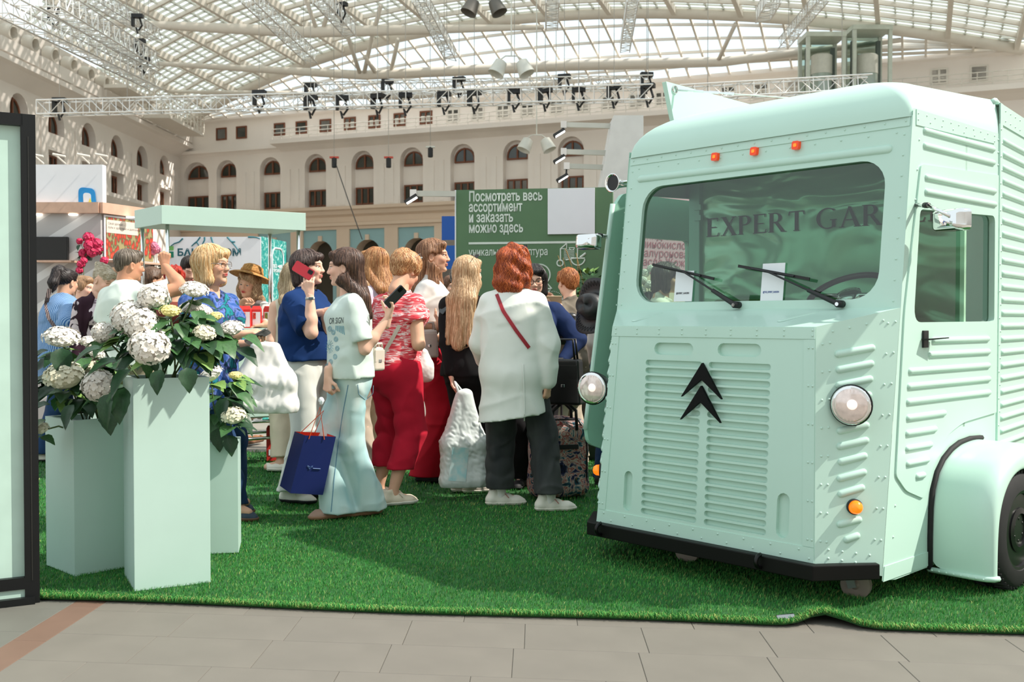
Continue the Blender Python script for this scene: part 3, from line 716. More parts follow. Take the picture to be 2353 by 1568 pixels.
cq = [Vector((-.228, -.291, 1.19)), Vector((-.185, -.362, .2)), Vector((0, -.145, .15)), Vector((0, 0, 1.271))]
def CHM(u, w): # u nose->side, w bottom->top
    return (cq[1].lerp(cq[2], u)).lerp(cq[0].lerp(cq[3], u), w)
mir = lambda p: Vector((-W_ - p[0], p[1], p[2]))
m = MB(); m.grid(lambda u, v: CHM(u, v), 6, 12); m.build('corner_panel', MINT, van)
m = MB(); m.grid(lambda u, v: mir(CHM(1 - u, v)), 6, 12); m.build('corner_panel', MINT, van)
cr = [((-.172, -.237, 1.072), (-.062, -.097, 1.104)), ((-.166, -.238, 1.006), (-.062, -.105, 1.038)), ((-.163, -.243, .941), (-.062, -.113, .973)), ((-.157, -.243, .878), (-.062, -.122, .906)), ((-.155, -.248, .814), (-.063, -.132, .842)), ((-.152, -.252, .750), (-.063, -.140, .779)), ((-.149, -.257, .685), (-.061, -.146, .716)), ((-.143, -.258, .62), (-.063, -.155, .652)), ((-.143, -.266, .551), (-.062, -.162, .584)), ((-.137, -.267, .486), (-.064, -.173, .52)), ((-.134, -.279, .362), (-.066, -.192, .387)), ((-.113, -.261, .297), (-.068, -.203, .322))]
def cproj(p):
    """nearest point on the corner panel"""
    best = min(((CHM(u / 24, w / 48) - Vector(p)).length, u / 24, w / 48) for u in range(25) for w in range(49))
    return CHM(best[1], best[2])
def cn(u, w):
    a = CHM(min(u + .05, 1), w) - CHM(max(u - .05, 0), w); b = CHM(u, min(w + .05, 1)) - CHM(u, max(w - .05, 0)); return a.cross(b).normalized()
cN = cn(.5, .5)
ribs([(a, b) for a, b in cr], cN, .016, .014)
ribs([(mir(b), mir(a)) for a, b in cr], Vector((-cN.x, cN.y, cN.z)), .016, .014)
rv = []
for i in range(8):
    w = .1 + .82 * i / 7
    for u in (.08, .17): rv.append((CHM(u, w), cN))
    for u in (.86, .95): rv.append((CHM(u, w + .03), cN)); rv.append((mir(CHM(u, w)), (-cN.x, cN.y, 0)))
    for u in (.04, .17): rv.append((mir(CHM(u, w)), (-cN.x, cN.y, 0)))
for u in (.2, .4, .6, .8): rv += [(CHM(u, .035), cN), (CHM(u, .07), cN), (CHM(u, .965), cN)]
rivets(rv)
# --- emblem: two stacked chevrons
for (za, zt, zi) in ((1.021, .860, .945), (.916, .753, .842)):
    m = MB(); m.slab([(-.792, za), (-.902, zt), (-.792, zi), (-.676, zt)], NOS, -.022, -.006); m.build('emblem_chevron', EMB, van)
# --- headlights, indicators, marker lights
for sgn in (0, 1):
    f = (lambda p: Vector(p)) if sgn == 0 else mir
    c = f((-.085, -.250, .866)); d = Vector((.26, -.96, -.03)).normalized(); Mh = Matrix.Translation(c) @ d.to_track_quat('Z', 'Y').to_matrix().to_4x4()
    if sgn: c = c + Vector((-.02, -.01, .0)); Mh = Matrix.Translation(c) @ d.to_track_quat('Z', 'Y').to_matrix().to_4x4()
    t = MB().lathe([(.03, -.10), (.068, -.07), (.084, -.012), (.087, .008), (.079, .013)], 32, Mh).build('headlight', BLKGLOSS, van, auto=40)
    MB().lathe([(.077, .012), (.062, .020), (.036, .026), (.0, .028)], 32, Mh).build('headlight_lens', LENS, t, smooth=True)
    MB().lathe([(.079, .006), (.082, .014), (.075, .016)], 32, Mh).build('lens_ring', CHROME, t, smooth=True)
    MB().lathe([(.024, .022), (.020, .030), (.0, .032)], 16, Mh @ Matrix.Translation((.008, .004, .0))).build('bulb', mat('bulb', (255, 235, 225), .2, emit=.7), t, smooth=True)
    fl_ = MB()
    for k in range(9): x_ = -.056 + .014 * k; h_ = math.sqrt(max(.0, .066 ** 2 - x_ * x_)); fl_.tube([Mh @ Vector((x_, -h_, .020 - .1 * abs(x_) ** 1.2)), Mh @ Vector((x_, 0, .0275 - .09 * abs(x_))), Mh @ Vector((x_, h_, .020 - .1 * abs(x_) ** 1.2))], .0012, 4)
    fl_.build('lens_flutes', LENS, t)['kind'] = 'stuff'
    MB().tube([c - d * .06, f((-.08, -.14, .866))], .02, 8).build('headlight_bracket', BLACK, t)
    c = f(cproj((-.093, -.219, .440))); nn = Vector((cN.x * (1 if sgn == 0 else -1), cN.y, 0)).normalized(); Mx = Matrix.Translation(c) @ nn.to_track_quat('Z', 'Y').to_matrix().to_4x4()
    t = MB().lathe([(.033, -.002), (.033, .012), (.029, .014)], 20, Mx).build('indicator', BLACK, van, auto=40)
    MB().lathe([(.029, .012), (.027, .03), (.018, .043), (0, .048)], 20, Mx).build('indicator_lens', AMBER, t, smooth=True)
for x in (-1.017, -.788, -.558):
    c = FRP(x, 2.037); m = MB(); m.slab(rrect(x - .018, 2.017, x + .018, 2.057, .008, 3), FRP, -.022, 0); mk = m.build('marker_light', mat('marker_red', (214, 62, 14), .2, emit=.35), van, bevel=.004)
    m = MB(); m.slab(rrect(x - .008, 2.029, x + .008, 2.045, .004, 2), FRP, -.025, -.02); m.build('marker_bulb', AMBER, mk)
# --- bumper with tow eyes
m = MB(); path = [(-W_ - .01, -.175), (-W_ + .165, -.412), (-.165, -.412), (.008, -.178)]; z0, z1, th = .142, .206, .05
cen = Vector((-.8, .2, 0)); V = []
for i, p in enumerate(path):
    P = Vector((*p, 0)); nrm = [Vector((-.8, -.6, 0)), Vector((-.33, -1.0, 0)), Vector((.33, -1.0, 0)), Vector((.8, -.6, 0))][i]
    V += [P + Vector((0, 0, z0)), P + Vector((0, 0, z1)), P - nrm * th + Vector((0, 0, z1)), P - nrm * th + Vector((0, 0, z0))]
m.add(V, [(i * 4 + j, i * 4 + (j + 1) % 4, i * 4 + 4 + (j + 1) % 4, i * 4 + 4 + j) for i in range(3) for j in range(4)] + [(3, 2, 1, 0), (12, 13, 14, 15)])
bp = m.build('bumper', mat('bumper_black', (12, 11, 10), .5, spec=.2), van, bevel=.004)
for x in (-1.335, -.415):
    m = MB(); m.tube([(x, -.412 - .035 * math.sin(PI * k / 8), .185 + .028 * math.cos(PI * k / 8)) for k in range(9)], .009, 8); m.build('tow_eye', BLKGLOSS, bp, smooth=True)
m = MB(); m.box((-.8, .35, .24), (1.35, 1.2, .06)).box((-.8, -.15, .19), (1.1, .3, .05)); m.build('chassis', BLACK, van)
MB().box((-.8, .42, .235), (1.56, 1.1, .03)).build('underbody_shade', BLACK, van); MB().box((-.95, 2.1, .30), (1.3, 2.2, .03)).build('underbody_shade', BLACK, van)  # flat plates added beneath the van to darken the turf under it
# --- casters
for (x, y) in ((-.170, -.045), (-1.08, -.045)):
    t = MB().box((x, y + .01, .155), (.09, .09, .02)).bar((x - .03, y - .032, .15), (x, y - .034, .055), .04, .006, Vector((0, 1, 0))).bar((x - .03, y + .032, .15), (x, y + .034, .055), .04, .006, Vector((0, 1, 0))).build('caster_fork', mat('zinc', (140, 148, 142), .4, metal=.6), van)
    Mx = Matrix.Translation((x, y, .066)) @ Vector((.25, -1, .0)).to_track_quat('Z', 'Y').to_matrix().to_4x4()
    MB().lathe([(.052, -.022), (.064, -.018), (.064, .018), (.052, .022), (.02, .02), (.01, .03)], 24, Mx).build('caster_wheel', mat('caster_grey', (150, 138, 128), .6, var=.15), t, auto=40)
# --- front wheels and fenders
def wheel(x, sg):
    Mx = Matrix.Translation((x, .62, .275)) @ Matrix.Rotation(PI / 2 * sg, 4, 'Y')
    t = MB().lathe([(.17, -.09), (.235, -.085), (.268, -.06), (.275, -.02), (.270, -.018), (.270, -.012), (.275, -.01), (.275, .01), (.27, .012), (.27, .018), (.275, .02), (.268, .06), (.235, .085), (.18, .088), (.17, .06)], 48, Mx).build('tyre', RUBBER, van, auto=35)
    tm = MB()
    for k in range(48):
        a = 2 * PI * k / 48
        for y0, y1 in ((-.075, -.02), (.02, .075)):
            p = [Mx @ Vector(((.272 if abs(yy) < .07 else .262) * math.cos(a + s_), (.272 if abs(yy) < .07 else .262) * math.sin(a + s_), yy)) for yy, s_ in ((y0, 0), (y1, .06))]
            tm.bar(p[0], p[1], .012, .012)
    o = tm.build('tread', RUBBER, t); o['kind'] = 'stuff'
    rm = MB().lathe([(.185, .07), (.19, .085), (.165, .08), (.15, .04), (.105, .055), (.10, .075), (.075, .08), (.065, .045), (.03, .045), (0, .05)], 40, Mx).build('rim', BLKGLOSS, t, auto=35)
    nb_ = MB()
    for k in range(6): a = 2 * PI * k / 6; nb_.lathe([(.011, .04), (.011, .065), (.006, .072), (0, .073)], 8, Mx @ Matrix.Translation((.05 * math.cos(a), .05 * math.sin(a), 0)))
    o = nb_.build('wheel_nuts', BLKGLOSS, t, auto=40); o['kind'] = 'stuff'
    hb = MB()
    for k in range(8): a = 2 * PI * k / 8; hb.lathe([(.018, .058), (.016, .05), (0, .049)], 10, Mx @ Matrix.Translation((.128 * math.cos(a), .128 * math.sin(a), 0.0)))
    o = hb.build('rim_holes', RUBBER, t); o['kind'] = 'stuff'
wheel(.185, 1); wheel(-W_ - .185, -1)
fp = [(.285, .105), (.283, .25), (.288, .38), (.305, .46), (.345, .53), (.41, .585), (.49, .622), (.58, .645), (.70, .655), (.82, .65), (.92, .60), (.97, .50), (.99, .36), (1.0, .12)]
aq = [(.333, .105), (.333, .20), (.340, .30), (.352, .365), (.38, .43), (.43, .49), (.49, .528), (.56, .548), (.64, .552), (.72, .54), (.80, .50), (.86, .42), (.89, .32), (.90, .12)]
def fender(sg):
    X = (lambda x: x) if sg > 0 else (lambda x: -W_ - x)
    cy, cz = .62, .27; rows = []
    for x, s_ in ((0.0, 0), (.20, 0), (.235, .006), (.262, .02), (.278, .045)):
        rows.append([Vector((X(x), y + (cy - y) * s_ * 2.0 * (0.6 if y < .3 else 1), z + (cz - z) * s_ * 1.6 if z > .2 else z)) for y, z in fp])
    rows.append([Vector((X(.282), a[0] * .75 + b[0] * .25, a[1] * .75 + b[1] * .25)) for a, b in zip(aq, fp)])
    rows.append([Vector((X(.280), y, z)) for y, z in aq]); rows.append([Vector((X(.255), y, z)) for y, z in aq])
    k = len(fp); V = [p for r in rows for p in r]; F = [(i * k + j, i * k + j + 1, (i + 1) * k + j + 1, (i + 1) * k + j) for i in range(len(rows) - 1) for j in range(k - 1)]
    if sg < 0: F = [f[::-1] for f in F]
    m = MB(); m.add(V, F); o = m.build('fender', MINT, van, smooth=True); ss = o.modifiers.new('s', 'SUBSURF'); ss.levels = 1; ss.render_levels = 2
    m = MB(); pp = [Vector((X(.006), y - .004, z + .004)) for y, z in fp[:10]]
    m.tube(pp, .014, 6); m.build('fender_piping', RUBBER, o, smooth=True)
    m = MB(); m.tube([Vector((X(x), y, .108)) for x, y in ((0, .282), (.2, .282), (.25, .288), (.275, .305), (.282, .335))], .013, 6); m.build('fender_hem', MINT, o, smooth=True)
    if sg > 0: rivets([(Vector((.02 + .032 * i, .271, .108)), (0, -1, 0)) for i in range(8)], o, .005)
fender(1); fender(-1)
MB().box((-.15, .63, .42), (.28, .66, .5)).build('wheel_well', BLACK, van); MB().box((-W_ + .15, .63, .42), (.28, .66, .5)).build('wheel_well', BLACK, van)
# --- horn on the left pillar
c = Vector((-1.705, .10, 1.975)); Mx = Matrix.Translation(c) @ Vector((-.02, -1, -.02)).to_track_quat('Z', 'Y').to_matrix().to_4x4()
t = MB().lathe([(.014, -.18), (.018, -.09), (.028, -.035), (.050, .012), (.052, .016), (.046, .015), (.025, -.03), (.0, -.05)], 24, Mx).build('horn', CHROME, van, smooth=True)
MB().lathe([(.0435, .008), (.024, -.028), (0, -.03)], 24, Mx).build('horn_mouth', BLACK, t); MB().tube([c + Vector((0, .01, 0)), Vector((-W_ + .02, .12, 1.975))], .01, 8).build('horn_bracket', CHROME, t)
# --- mirrors (backs of chrome housings towards the viewer)
def mirror(c, base, elbow, sc=1.0, face=(0, -1, 0)):
    c, base, elbow = Vector(c), Vector(base), Vector(elbow)
    s, u, d = frame_from(face); R = Matrix((s, u, d)).transposed().to_4x4(); R.translation = c
    L0_ = rrect(-.073, -.042, .073, .042, .018, 4); rows = [(1.0, -.02), (1.0, .0), (.97, .02), (.88, .036), (.6, .045)]
    V = []; k = len(L0_)
    for a, z in rows: V += [R @ Vector((x * a * sc, y * a * sc, z * sc)) for x, y in L0_]
    F = [(i * k + j, i * k + (j + 1) % k, (i + 1) * k + (j + 1) % k, (i + 1) * k + j) for i in range(4) for j in range(k)] + [tuple(range(4 * k, 5 * k)), tuple(range(k))[::-1]]
    m = MB(); m.add(V, F); o = m.build('wing_mirror', CHROME, van, auto=60)
    MB().tube([elbow, c + (R.to_3x3() @ Vector((-.03, .01, .045))) * sc], .008, 8).build('mirror_arm', CHROME, o, smooth=True)
    MB().tube([base, elbow], .0105, 8).build('mirror_mount', CHROME, o, smooth=True); MB().tube([elbow.lerp(base, .3), elbow], .0125, 8).build('mirror_joint', BLACK, o, smooth=True)
mirror(tl(at(2188, 506, 4.30)), SDE(.13, 1.716), tl(at(2133, 472, 4.34)), 1.1, (-.35, -1, 0))
# --- open left door
H_, F_ = tl((1.10, 6.16, 0)), tl((.52, 5.80, 0)); dv = (F_ - H_).normalized(); dn = Vector((dv.y, -dv.x, 0))
if dn.y > 0: dn = -dn
def DL(w, z, d=0.0): return H_ + dv * w + Vector((0, 0, z)) - dn * d
dl = rpoly([(0.0, .76), (.0, 1.93), (.545, 1.945), (.61, 1.86), (.80, .62), (.785, .52), (.60, .455), (.40, .60), (.28, .72)], [.01, .01, .03, .05, .03, .04, .05, .08, .05], 4)
if sum(dl[i - 1][0] * dl[i][1] - dl[i][0] * dl[i - 1][1] for i in range(len(dl))) < 0: dl = dl[::-1]
dwn = rpoly([(.05, 1.22), (.56, 1.22), (.515, 1.70), (.05, 1.69)], [.03, .06, .05, .03], 4)
m = MB(); m.plate(dl, [dwn], DL, .032); m.wall(dl, DL, 0, .032)
n0 = len(m.F); m.plate(dl, [dwn], lambda a, b, c: DL(a, b, .032)); d2 = m.build('door', MINTIN, van); d2['label'] = 'door swung open beside the cab, seen from its inner face'
MB().poly(dwn, lambda a, b, c: DL(a, b, .016), 0).build('door_glass', glass('door_glass', (225, 240, 232), .05), d2)
m = MB(); fr_ = rpoly([(.03, 1.20), (.585, 1.20), (.537, 1.725), (.03, 1.715)], [.03, .06, .05, .03], 4); m.plate(fr_, [dwn], lambda a, b, c: DL(a, b, -.006)); m.wall(fr_, lambda a, b, c: DL(a, b, -.006), 0, .006); m.build('window_trim', MINTIN, d2)
m = MB(); m.slab([(.36, .60), (.595, .52), (.62, 1.06), (.36, 1.08)], DL, -.014, -.001); m.build('door_pocket', mat('door_card', (34, 32, 28), .6), d2, bevel=.003)
m = MB(); m.tube([DL(.02, .5 + .0, 0)] + [], .01) if False else None
MB().tube([DL(.792 - .19 * k / 12 + .004, .60 + 1.28 * k / 12, .016) for k in range(13)], .017, 6).build('door_edge', MINT, d2, smooth=True)
mirror(tl(at(1353, 556, 5.75)), DL(.60, 1.69, .02), tl(at(1372, 540, 5.8)), 1.0, (.2, -1, .1))
# --- cab interior: partition with lettering, dashboard, seats, steering wheel
def foil():
    m = bpy.data.materials.new('partition_foil'); m.use_nodes = True; nt = m.node_tree; N = nt.nodes; L = nt.links; b = N['Principled BSDF']
    b.inputs['Base Color'].default_value = (*lin((172, 218, 184)), 1); b.inputs['Roughness'].default_value = .2; b.inputs['Metallic'].default_value = .3
    tc = N.new('ShaderNodeTexCoord'); mp = N.new('ShaderNodeMapping'); mp.inputs['Scale'].default_value = (1, 1, 2.2); no = N.new('ShaderNodeTexNoise'); no.inputs['Scale'].default_value = 1.6; no.inputs['Detail'].default_value = 1.5; no.inputs['Distortion'].default_value = 1.2
    bp = N.new('ShaderNodeBump'); bp.inputs['Strength'].default_value = .8; bp.inputs['Distance'].default_value = .12
    L.new(tc.outputs['Object'], mp.inputs[0]); L.new(mp.outputs[0], no.inputs[0]); L.new(no.outputs['Fac'], bp.inputs['Height']); L.new(bp.outputs[0], b.inputs['Normal'])
    return m
PY = .62
part = MB().box((-.79, PY + .012, 1.42), (1.58, .02, 1.4)).build('partition', foil(), van)
MB().box((-1.53, PY - .01, 1.45), (.075, .035, 1.55)).build('partition_post', MINTIN, van, bevel=.004)
MB().box((-.8, .5, 2.12), (1.55, .8, .02)).build('cab_ceiling', MINTIN, van)
for z in (1.86, 1.80): MB().box((-1.50, PY - .03, z), (.05, .02, .03)).build('hinge', MINTIN, van)
# serif capitals drawn as polygons: thick stems, thin bars, wedge serifs
def serif_text(s, h, fn, m_, parent, gap=.16):
    T, t, sf = .13, .05, .055; x = 0; mb = MB()
    def rect(x0, z0, x1, z1): mb.slab([(x0 * h, z0 * h), (x1 * h, z0 * h), (x1 * h, z1 * h), (x0 * h, z1 * h)], fn, -.002, 0)
    def quad(p): 
        p = [(a * h, b * h) for a, b in p]
        if sum(p[i - 1][0] * p[i][1] - p[i][0] * p[i - 1][1] for i in range(len(p))) < 0: p = p[::-1]
        mb.slab(p, fn, -.002, 0)
    def stem(x0, ser=(1, 1)):
        rect(x0, 0, x0 + T, 1)
        if ser[0]: rect(x0 - sf, 0, x0 + T + sf, .035)
        if ser[1]: rect(x0 - sf, .965, x0 + T + sf, 1)
    def arc(cx, cz, rx, rz, a0, a1, n=12, thick=T):
        for k in range(n):
            a, b = a0 + (a1 - a0) * k / n, a0 + (a1 - a0) * (k + 1) / n
            tt = lambda q: t + (thick - t) * abs(math.cos(q))
            quad([(cx + rx * math.cos(a), cz + rz * math.sin(a)), (cx + rx * math.cos(b), cz + rz * math.sin(b)), (cx + (rx - tt(b)) * math.cos(b), cz + (rz - t) * math.sin(b)), (cx + (rx - tt(a)) * math.cos(a), cz + (rz - t) * math.sin(a))])
    for ch in s:
        if ch == ' ': x += .38; continue
        if ch == 'E': stem(x); rect(x, 0, x + .52, t); rect(x, .48, x + .42, .48 + t); rect(x, 1 - t, x + .5, 1); quad([(x + .47, 0), (x + .52, 0), (x + .56, .2), (x + .53, .2)]); quad([(x + .45, 1), (x + .5, 1), (x + .5, .82), (x + .47, .82)]); w = .54
        if ch == 'X': quad([(x, 1), (x + .16, 1), (x + .68, 0), (x + .52, 0)]); quad([(x + .55, 1), (x + .61, 1), (x + .09, 0), (x + .03, 0)]); rect(x - .05, .965, x + .22, 1); rect(x + .46, 0, x + .74, .035); rect(x + .48, .965, x + .68, 1); rect(x - .05, 0, x + .16, .035); w = .68
        if ch in 'PR':
            stem(x); arc(x + .22, .74, .30, .26, -PI / 2, PI / 2); rect(x + .1, 1 - t, x + .24, 1); rect(x + .1, .48, x + .24, .48 + t); w = .54
            if ch == 'R': quad([(x + .22, .5), (x + .36, .5), (x + .68, 0), (x + .52, 0)]); rect(x + .5, 0, x + .74, .035); w = .70
        if ch == 'T': stem(x + .25, (1, 0)); rect(x, 1 - t, x + .63, 1); quad([(x, 1), (x + .05, 1), (x - .0, .8), (x - .03, .8)]); quad([(x + .58, 1), (x + .63, 1), (x + .66, .8), (x + .63, .8)]); w = .63
        if ch == 'G': arc(x + .46, .5, .46, .52, PI * .27, PI * 1.72, 18); rect(x + .64, .05, x + .64 + T, .42); rect(x + .56, .40, x + .84, .44); w = .82
        if ch == 'A': quad([(x + .30, 1), (x + .40, 1), (x + .76, 0), (x + .60, 0)]); quad([(x + .33, 1), (x + .37, 1), (x + .09, 0), (x + .03, 0)]); rect(x + .16, .33, x + .56, .33 + t); rect(x - .05, 0, x + .16, .035); rect(x + .54, 0, x + .82, .035); w = .76
        if ch == 'D': stem(x); arc(x + .24, .5, .46, .5, -PI / 2, PI / 2, 14); rect(x + .1, 0, x + .26, t); rect(x + .1, 1 - t, x + .26, 1); w = .70
        if ch == 'N': rect(x + .04, 0, x + .04 + t, 1); rect(x + .62, 0, x + .62 + t, 1); quad([(x - .02, 1), (x + .14, 1), (x + .67, 0), (x + .60, 0)]); rect(x - .04, 0, x + .17, .035); rect(x + .54, .965, x + .76, 1); w = .70
        x += w + gap
    return mb.build('lettering', m_, parent), x * h
LET = mat('lettering_brown', (44, 32, 26), .5)
lx0 = -1.452
KX = 1.0
_o, w10 = serif_text('EXPERT GAR', .104, lambda a, b, c: Vector((a, b, c)), LET, part); bpy.data.objects.remove(_o); KX = 1.07 / w10
o, wid = serif_text('EXPERT GARDEN', .104, lambda a, b, c: Vector((lx0 + a * KX, PY - .004 + c, 1.69 + b)), LET, part)
sw = MB(); c = Vector((-.37, .24, 1.335)); ax = Vector((0, -.52, .85)).normalized(); s, u, d = frame_from(ax)
sw.tube([c + (s * math.cos(2 * PI * k / 36) + u * math.sin(2 * PI * k / 36)) * .19 for k in range(36)], .015, 8, closed=True)
st = sw.build('steering_wheel', mat('wheel_wood', (58, 34, 22), .3), van, smooth=True)
MB().lathe([(.06, -.02), (.055, .012), (.03, .02), (0, .022)], 20, Matrix.Translation(c) @ ax.to_track_quat('Z', 'Y').to_matrix().to_4x4()).tube([c - s * .17, c + s * .17], .01, 6).tube([c, c - u * .17], .01, 6).build('wheel_hub', CHROME, st, smooth=True)
MB().tube([c, c + Vector((0, -.25, -.35))], .022, 8).build('steering_column', BLACK, st)
MB().box((-.8, .12, 1.18), (1.5, .2, .08)).build('dashboard', MINTIN, van, bevel=.01)
SEAT = mat('seat_green', (112, 138, 84), .6); SEATW = mat('seat_cream', (214, 190, 176), .5)
for x in (-.42, -1.12):
    b = MB().box((x, .52, 1.08), (.46, .10, .5)).build('seat_back', SEAT, van, bevel=.04); MB().box((x, .465, 1.12), (.16, .03, .2)).build('seat_inset', SEATW, b, bevel=.012)
    MB().box((x, .36, .82), (.46, .36, .12)).build('seat_cushion', SEAT, van, bevel=.04)
MB().box((-.8, .42, .5), (1.56, .95, .04)).build('cab_floor', BLACK, van)
# --- wipers
def wiper(piv, b0, b1, mid):
    P = FRP(*piv, -.03); o = MB().tube([FRP(*piv, .0), P + FN * .012], .017, 10).build('wiper_pivot', BLACK, van, smooth=True)
    MB().tube([FRP(*piv, -.05), FRP(*piv, -.035)], .009, 8).build('wiper_bolt', CHROME, o)
    m1 = FRP(*piv, -.032).lerp(FRP(*mid, -.035), .42)
    MB().tube([FRP(*piv, -.032), m1], [.013, .010], 6).tube([m1, FRP(*mid, -.036)], .005, 6).build('wiper_arm', BLACK, o)
    MB().bar(FRP(*b0, -.014), FRP(*b1, -.014), .006, .014).tube([FRP(*b0, -.02).lerp(FRP(*b1, -.02), .2), FRP(*mid, -.032), FRP(*b0, -.02).lerp(FRP(*b1, -.02), .8)], .005, 5).build('wiper_blade', BLACK, o)
wiper((-.815, 1.291), (-1.361, 1.508), (-.964, 1.422), (-1.148, 1.467)); wiper((-.271, 1.289), (-.827, 1.48), (-.435, 1.405), (-.644, 1.445))
# --- rear body: side turns slightly inward
rd = Vector((-.145, .989, 0)).normalized(); BL = 2.3
def RB(a, z, d=0.0): return Vector((0, 1.0, 0)) + rd * a + Vector((-rd.y, rd.x, 0)) * d + Vector((0, 0, z))
m = MB(); P0, P1, P2, P3 = Vector((.0, 1.0, 0)), rd * BL + Vector((0, 1, 0)), Vector((-W_ - rd.x * BL * 1, 1 + rd.y * BL, 0)), Vector((-W_, 1.0, 0))
z0, z1 = .30, 2.275; B = [P0, P1, P2, P3]
m.add([p + Vector((0, 0, z0)) for p in B] + [p + Vector((0, 0, z1)) for p in B], [(0, 1, 5, 4), (1, 2, 6, 5), (4, 5, 6, 7), (3, 2, 1, 0)])
m.build('rear_body', MINT, van)
rn = Vector((rd.y, -rd.x, 0))
ribs([(RB(.075, .60 + .0655 * k), RB(2.2, .60 + .0655 * k)) for k in range(0, 24)], rn, .0145, .014)
m = MB(); m.slab([(0, 2.18), (BL, 2.18), (BL, 2.28), (0, 2.28)], RB, -.006, 0); m.slab([(-.0, .62), (.045, .62), (.045, 2.28), (0, 2.28)], RB, -.008, 0); m.build('rear_strips', MINT, van)
rv = [(RB(.012 + .02 * (i % 2), .7 + .066 * i, -.008), rn) for i in range(23)] + [(RB(.1 + .1 * i, z, -.006), rn) for i in range(8) for z in (2.205, 2.255)]
rivets(rv)
MB().tube([(-.03, .985, 2.285), (-.03, 1.02, 2.298), (-.03, 1.055, 2.285)], .016, 8).build('seam_cap', MINT, van, smooth=True)
# --- raised hatch on the far side of the roof, with chain and rope
m = MB(); hp = [(.50, 2.22), (1.9, 2.20), (1.9, 2.535), (.385, 2.555)]
m.slab(hp, lambda a, b, c: Vector((-1.60 + c, a, b)), 0, .03); ht = m.build('roof_hatch', MINT, van, bevel=.003)
e = Vector((-1.565, .46, 2.52)); m = MB(); m.tube([e + Vector((0, .02 * math.cos(2 * PI * k / 12), .02 * math.sin(2 * PI * k / 12))) for k in range(12)], .004, 5, closed=True); m.build('eye_bolt', CHROME, ht)
ch = MB(); tgt = Vector((-.35, 1.2, 2.33)); 
for k in range(7):
    a = e.lerp(tgt, .012 + .03 * k); b = e.lerp(tgt, .012 + .03 * (k + 1) + .008); ch.tube([a, b], .005 if k % 2 else .008, 5)
ch.build('chain', CHROME, ht); MB().tube([e.lerp(tgt, .22), tgt], .0035, 5).build('rope', mat('rope_white', (215, 220, 212), .7), ht)
# --- paper cards behind the windscreen
PAPER = mat('paper', (226, 230, 234), .8, var=.02)
MV = Matrix.Rotation(-YAW, 4, 'Z'); MV.translation = VO
def card(x0, x1, z0, z1, lab, cap, inkc, d=.010):
    t = thing('paper_card', lab, 'card', VO, -YAW)
    m = MB(); m.slab([(x0, z0), (x1, z0), (x1, z1), (x0, z1)], lambda a, b, c: FRP(a, b, d + c), 0, .002); m.build('card_sheet', PAPER, t)
    ink = mat('ink_%d' % inkc[2], inkc, .6); M = basis(FRP(x0 + .012, z0 + .038, d - .001), (1, 0, 0), FRP(0, 2) - FRP(0, 1))
    place_text(cap, .012, ink, t, M, width=(x1 - x0) * .72, bold=.0004)
card(-1.222, -1.108, 1.313, 1.468, 'small white paper card at the windscreen left, under the first wiper blade', '@EXPERT_GARDEN', (30, 30, 44))
card(-.705, -.583, 1.309, 1.487, 'taller white paper card with blue caption at the windscreen, under the second wiper', '@THE_EXPERT_GARDEN', (70, 92, 150))
# ================================================================ BOOTHS, KIOSK, PLANTERS
DB = lambda P: Vector(P)
# ---- tall framed light panel at the left edge
pb = Vector((-2.035, 4.385, 0)); pdv = Vector((-.885, -.465, 0)).normalized(); pn = Vector((-pdv.y, pdv.x, 0)); pn = -pn if pn.y > 0 else pn
FRB = mat('frame_black', (14, 16, 17), .45, spec=.3)
t = thing('framed_panel', 'tall mint panel in a thick black frame, cut off by the left picture edge', 'panel', pb)
def PN(w, z, d=0.0): return pdv * w + Vector((0, 0, z)) - pn * d
PH, PW = 2.095, 1.15
def flip(m): m.F = [f[::-1] for f in m.F]; return m
m = MB(); m.slab([(0, .0), (.058, .0), (.058, PH), (0, PH)], PN, 0, .11); m.build('frame_post', FRB, t, bevel=.003)
m = MB(); m.slab([(PW - .05, .0), (PW, .0), (PW, PH), (PW - .05, PH)], PN, 0, .11); m.build('frame_post', FRB, t, bevel=.003)
m = MB(); m.slab([(.05, PH - .05), (PW - .05, PH - .05), (PW - .05, PH), (.05, PH)], PN, 0, .11); m.build('frame_top', FRB, t, bevel=.003)
m = MB(); m.slab([(.058, .065), (PW - .05, .065), (PW - .05, .115), (.058, .115)], PN, 0, .11); m.build('frame_bottom', FRB, t, bevel=.003)
m = MB(); m.slab([(.02, .0), (PW - .05, .0), (PW - .05, .03), (.02, .03)], PN, -.02, .11); m.build('base_bar', FRB, t, bevel=.003)
m = MB(); m.slab([(.04, .03), (PW - .05, .03), (PW - .05, .065), (.04, .065)], PN, .01, .1); m.build('base_strip', mat('panel_mint', (180, 208, 196), .18, spec=.6), t)
m = MB(); m.slab([(.05, .115), (PW - .05, .115), (PW - .05, PH - .05), (.05, PH - .05)], PN, .03, .05); m.build('panel_sheet', mat('panel_mint', (180, 208, 196), .18, spec=.6), t)
MB().tube([PN(.029, .1, -.001), PN(.029, 2.0, -.001)], .0022, 5).build('gap_highlight', mat('highlight_grey', (60, 60, 58), .3, metal=.5), t)  # thin grey line standing in for the highlight along the frame gap
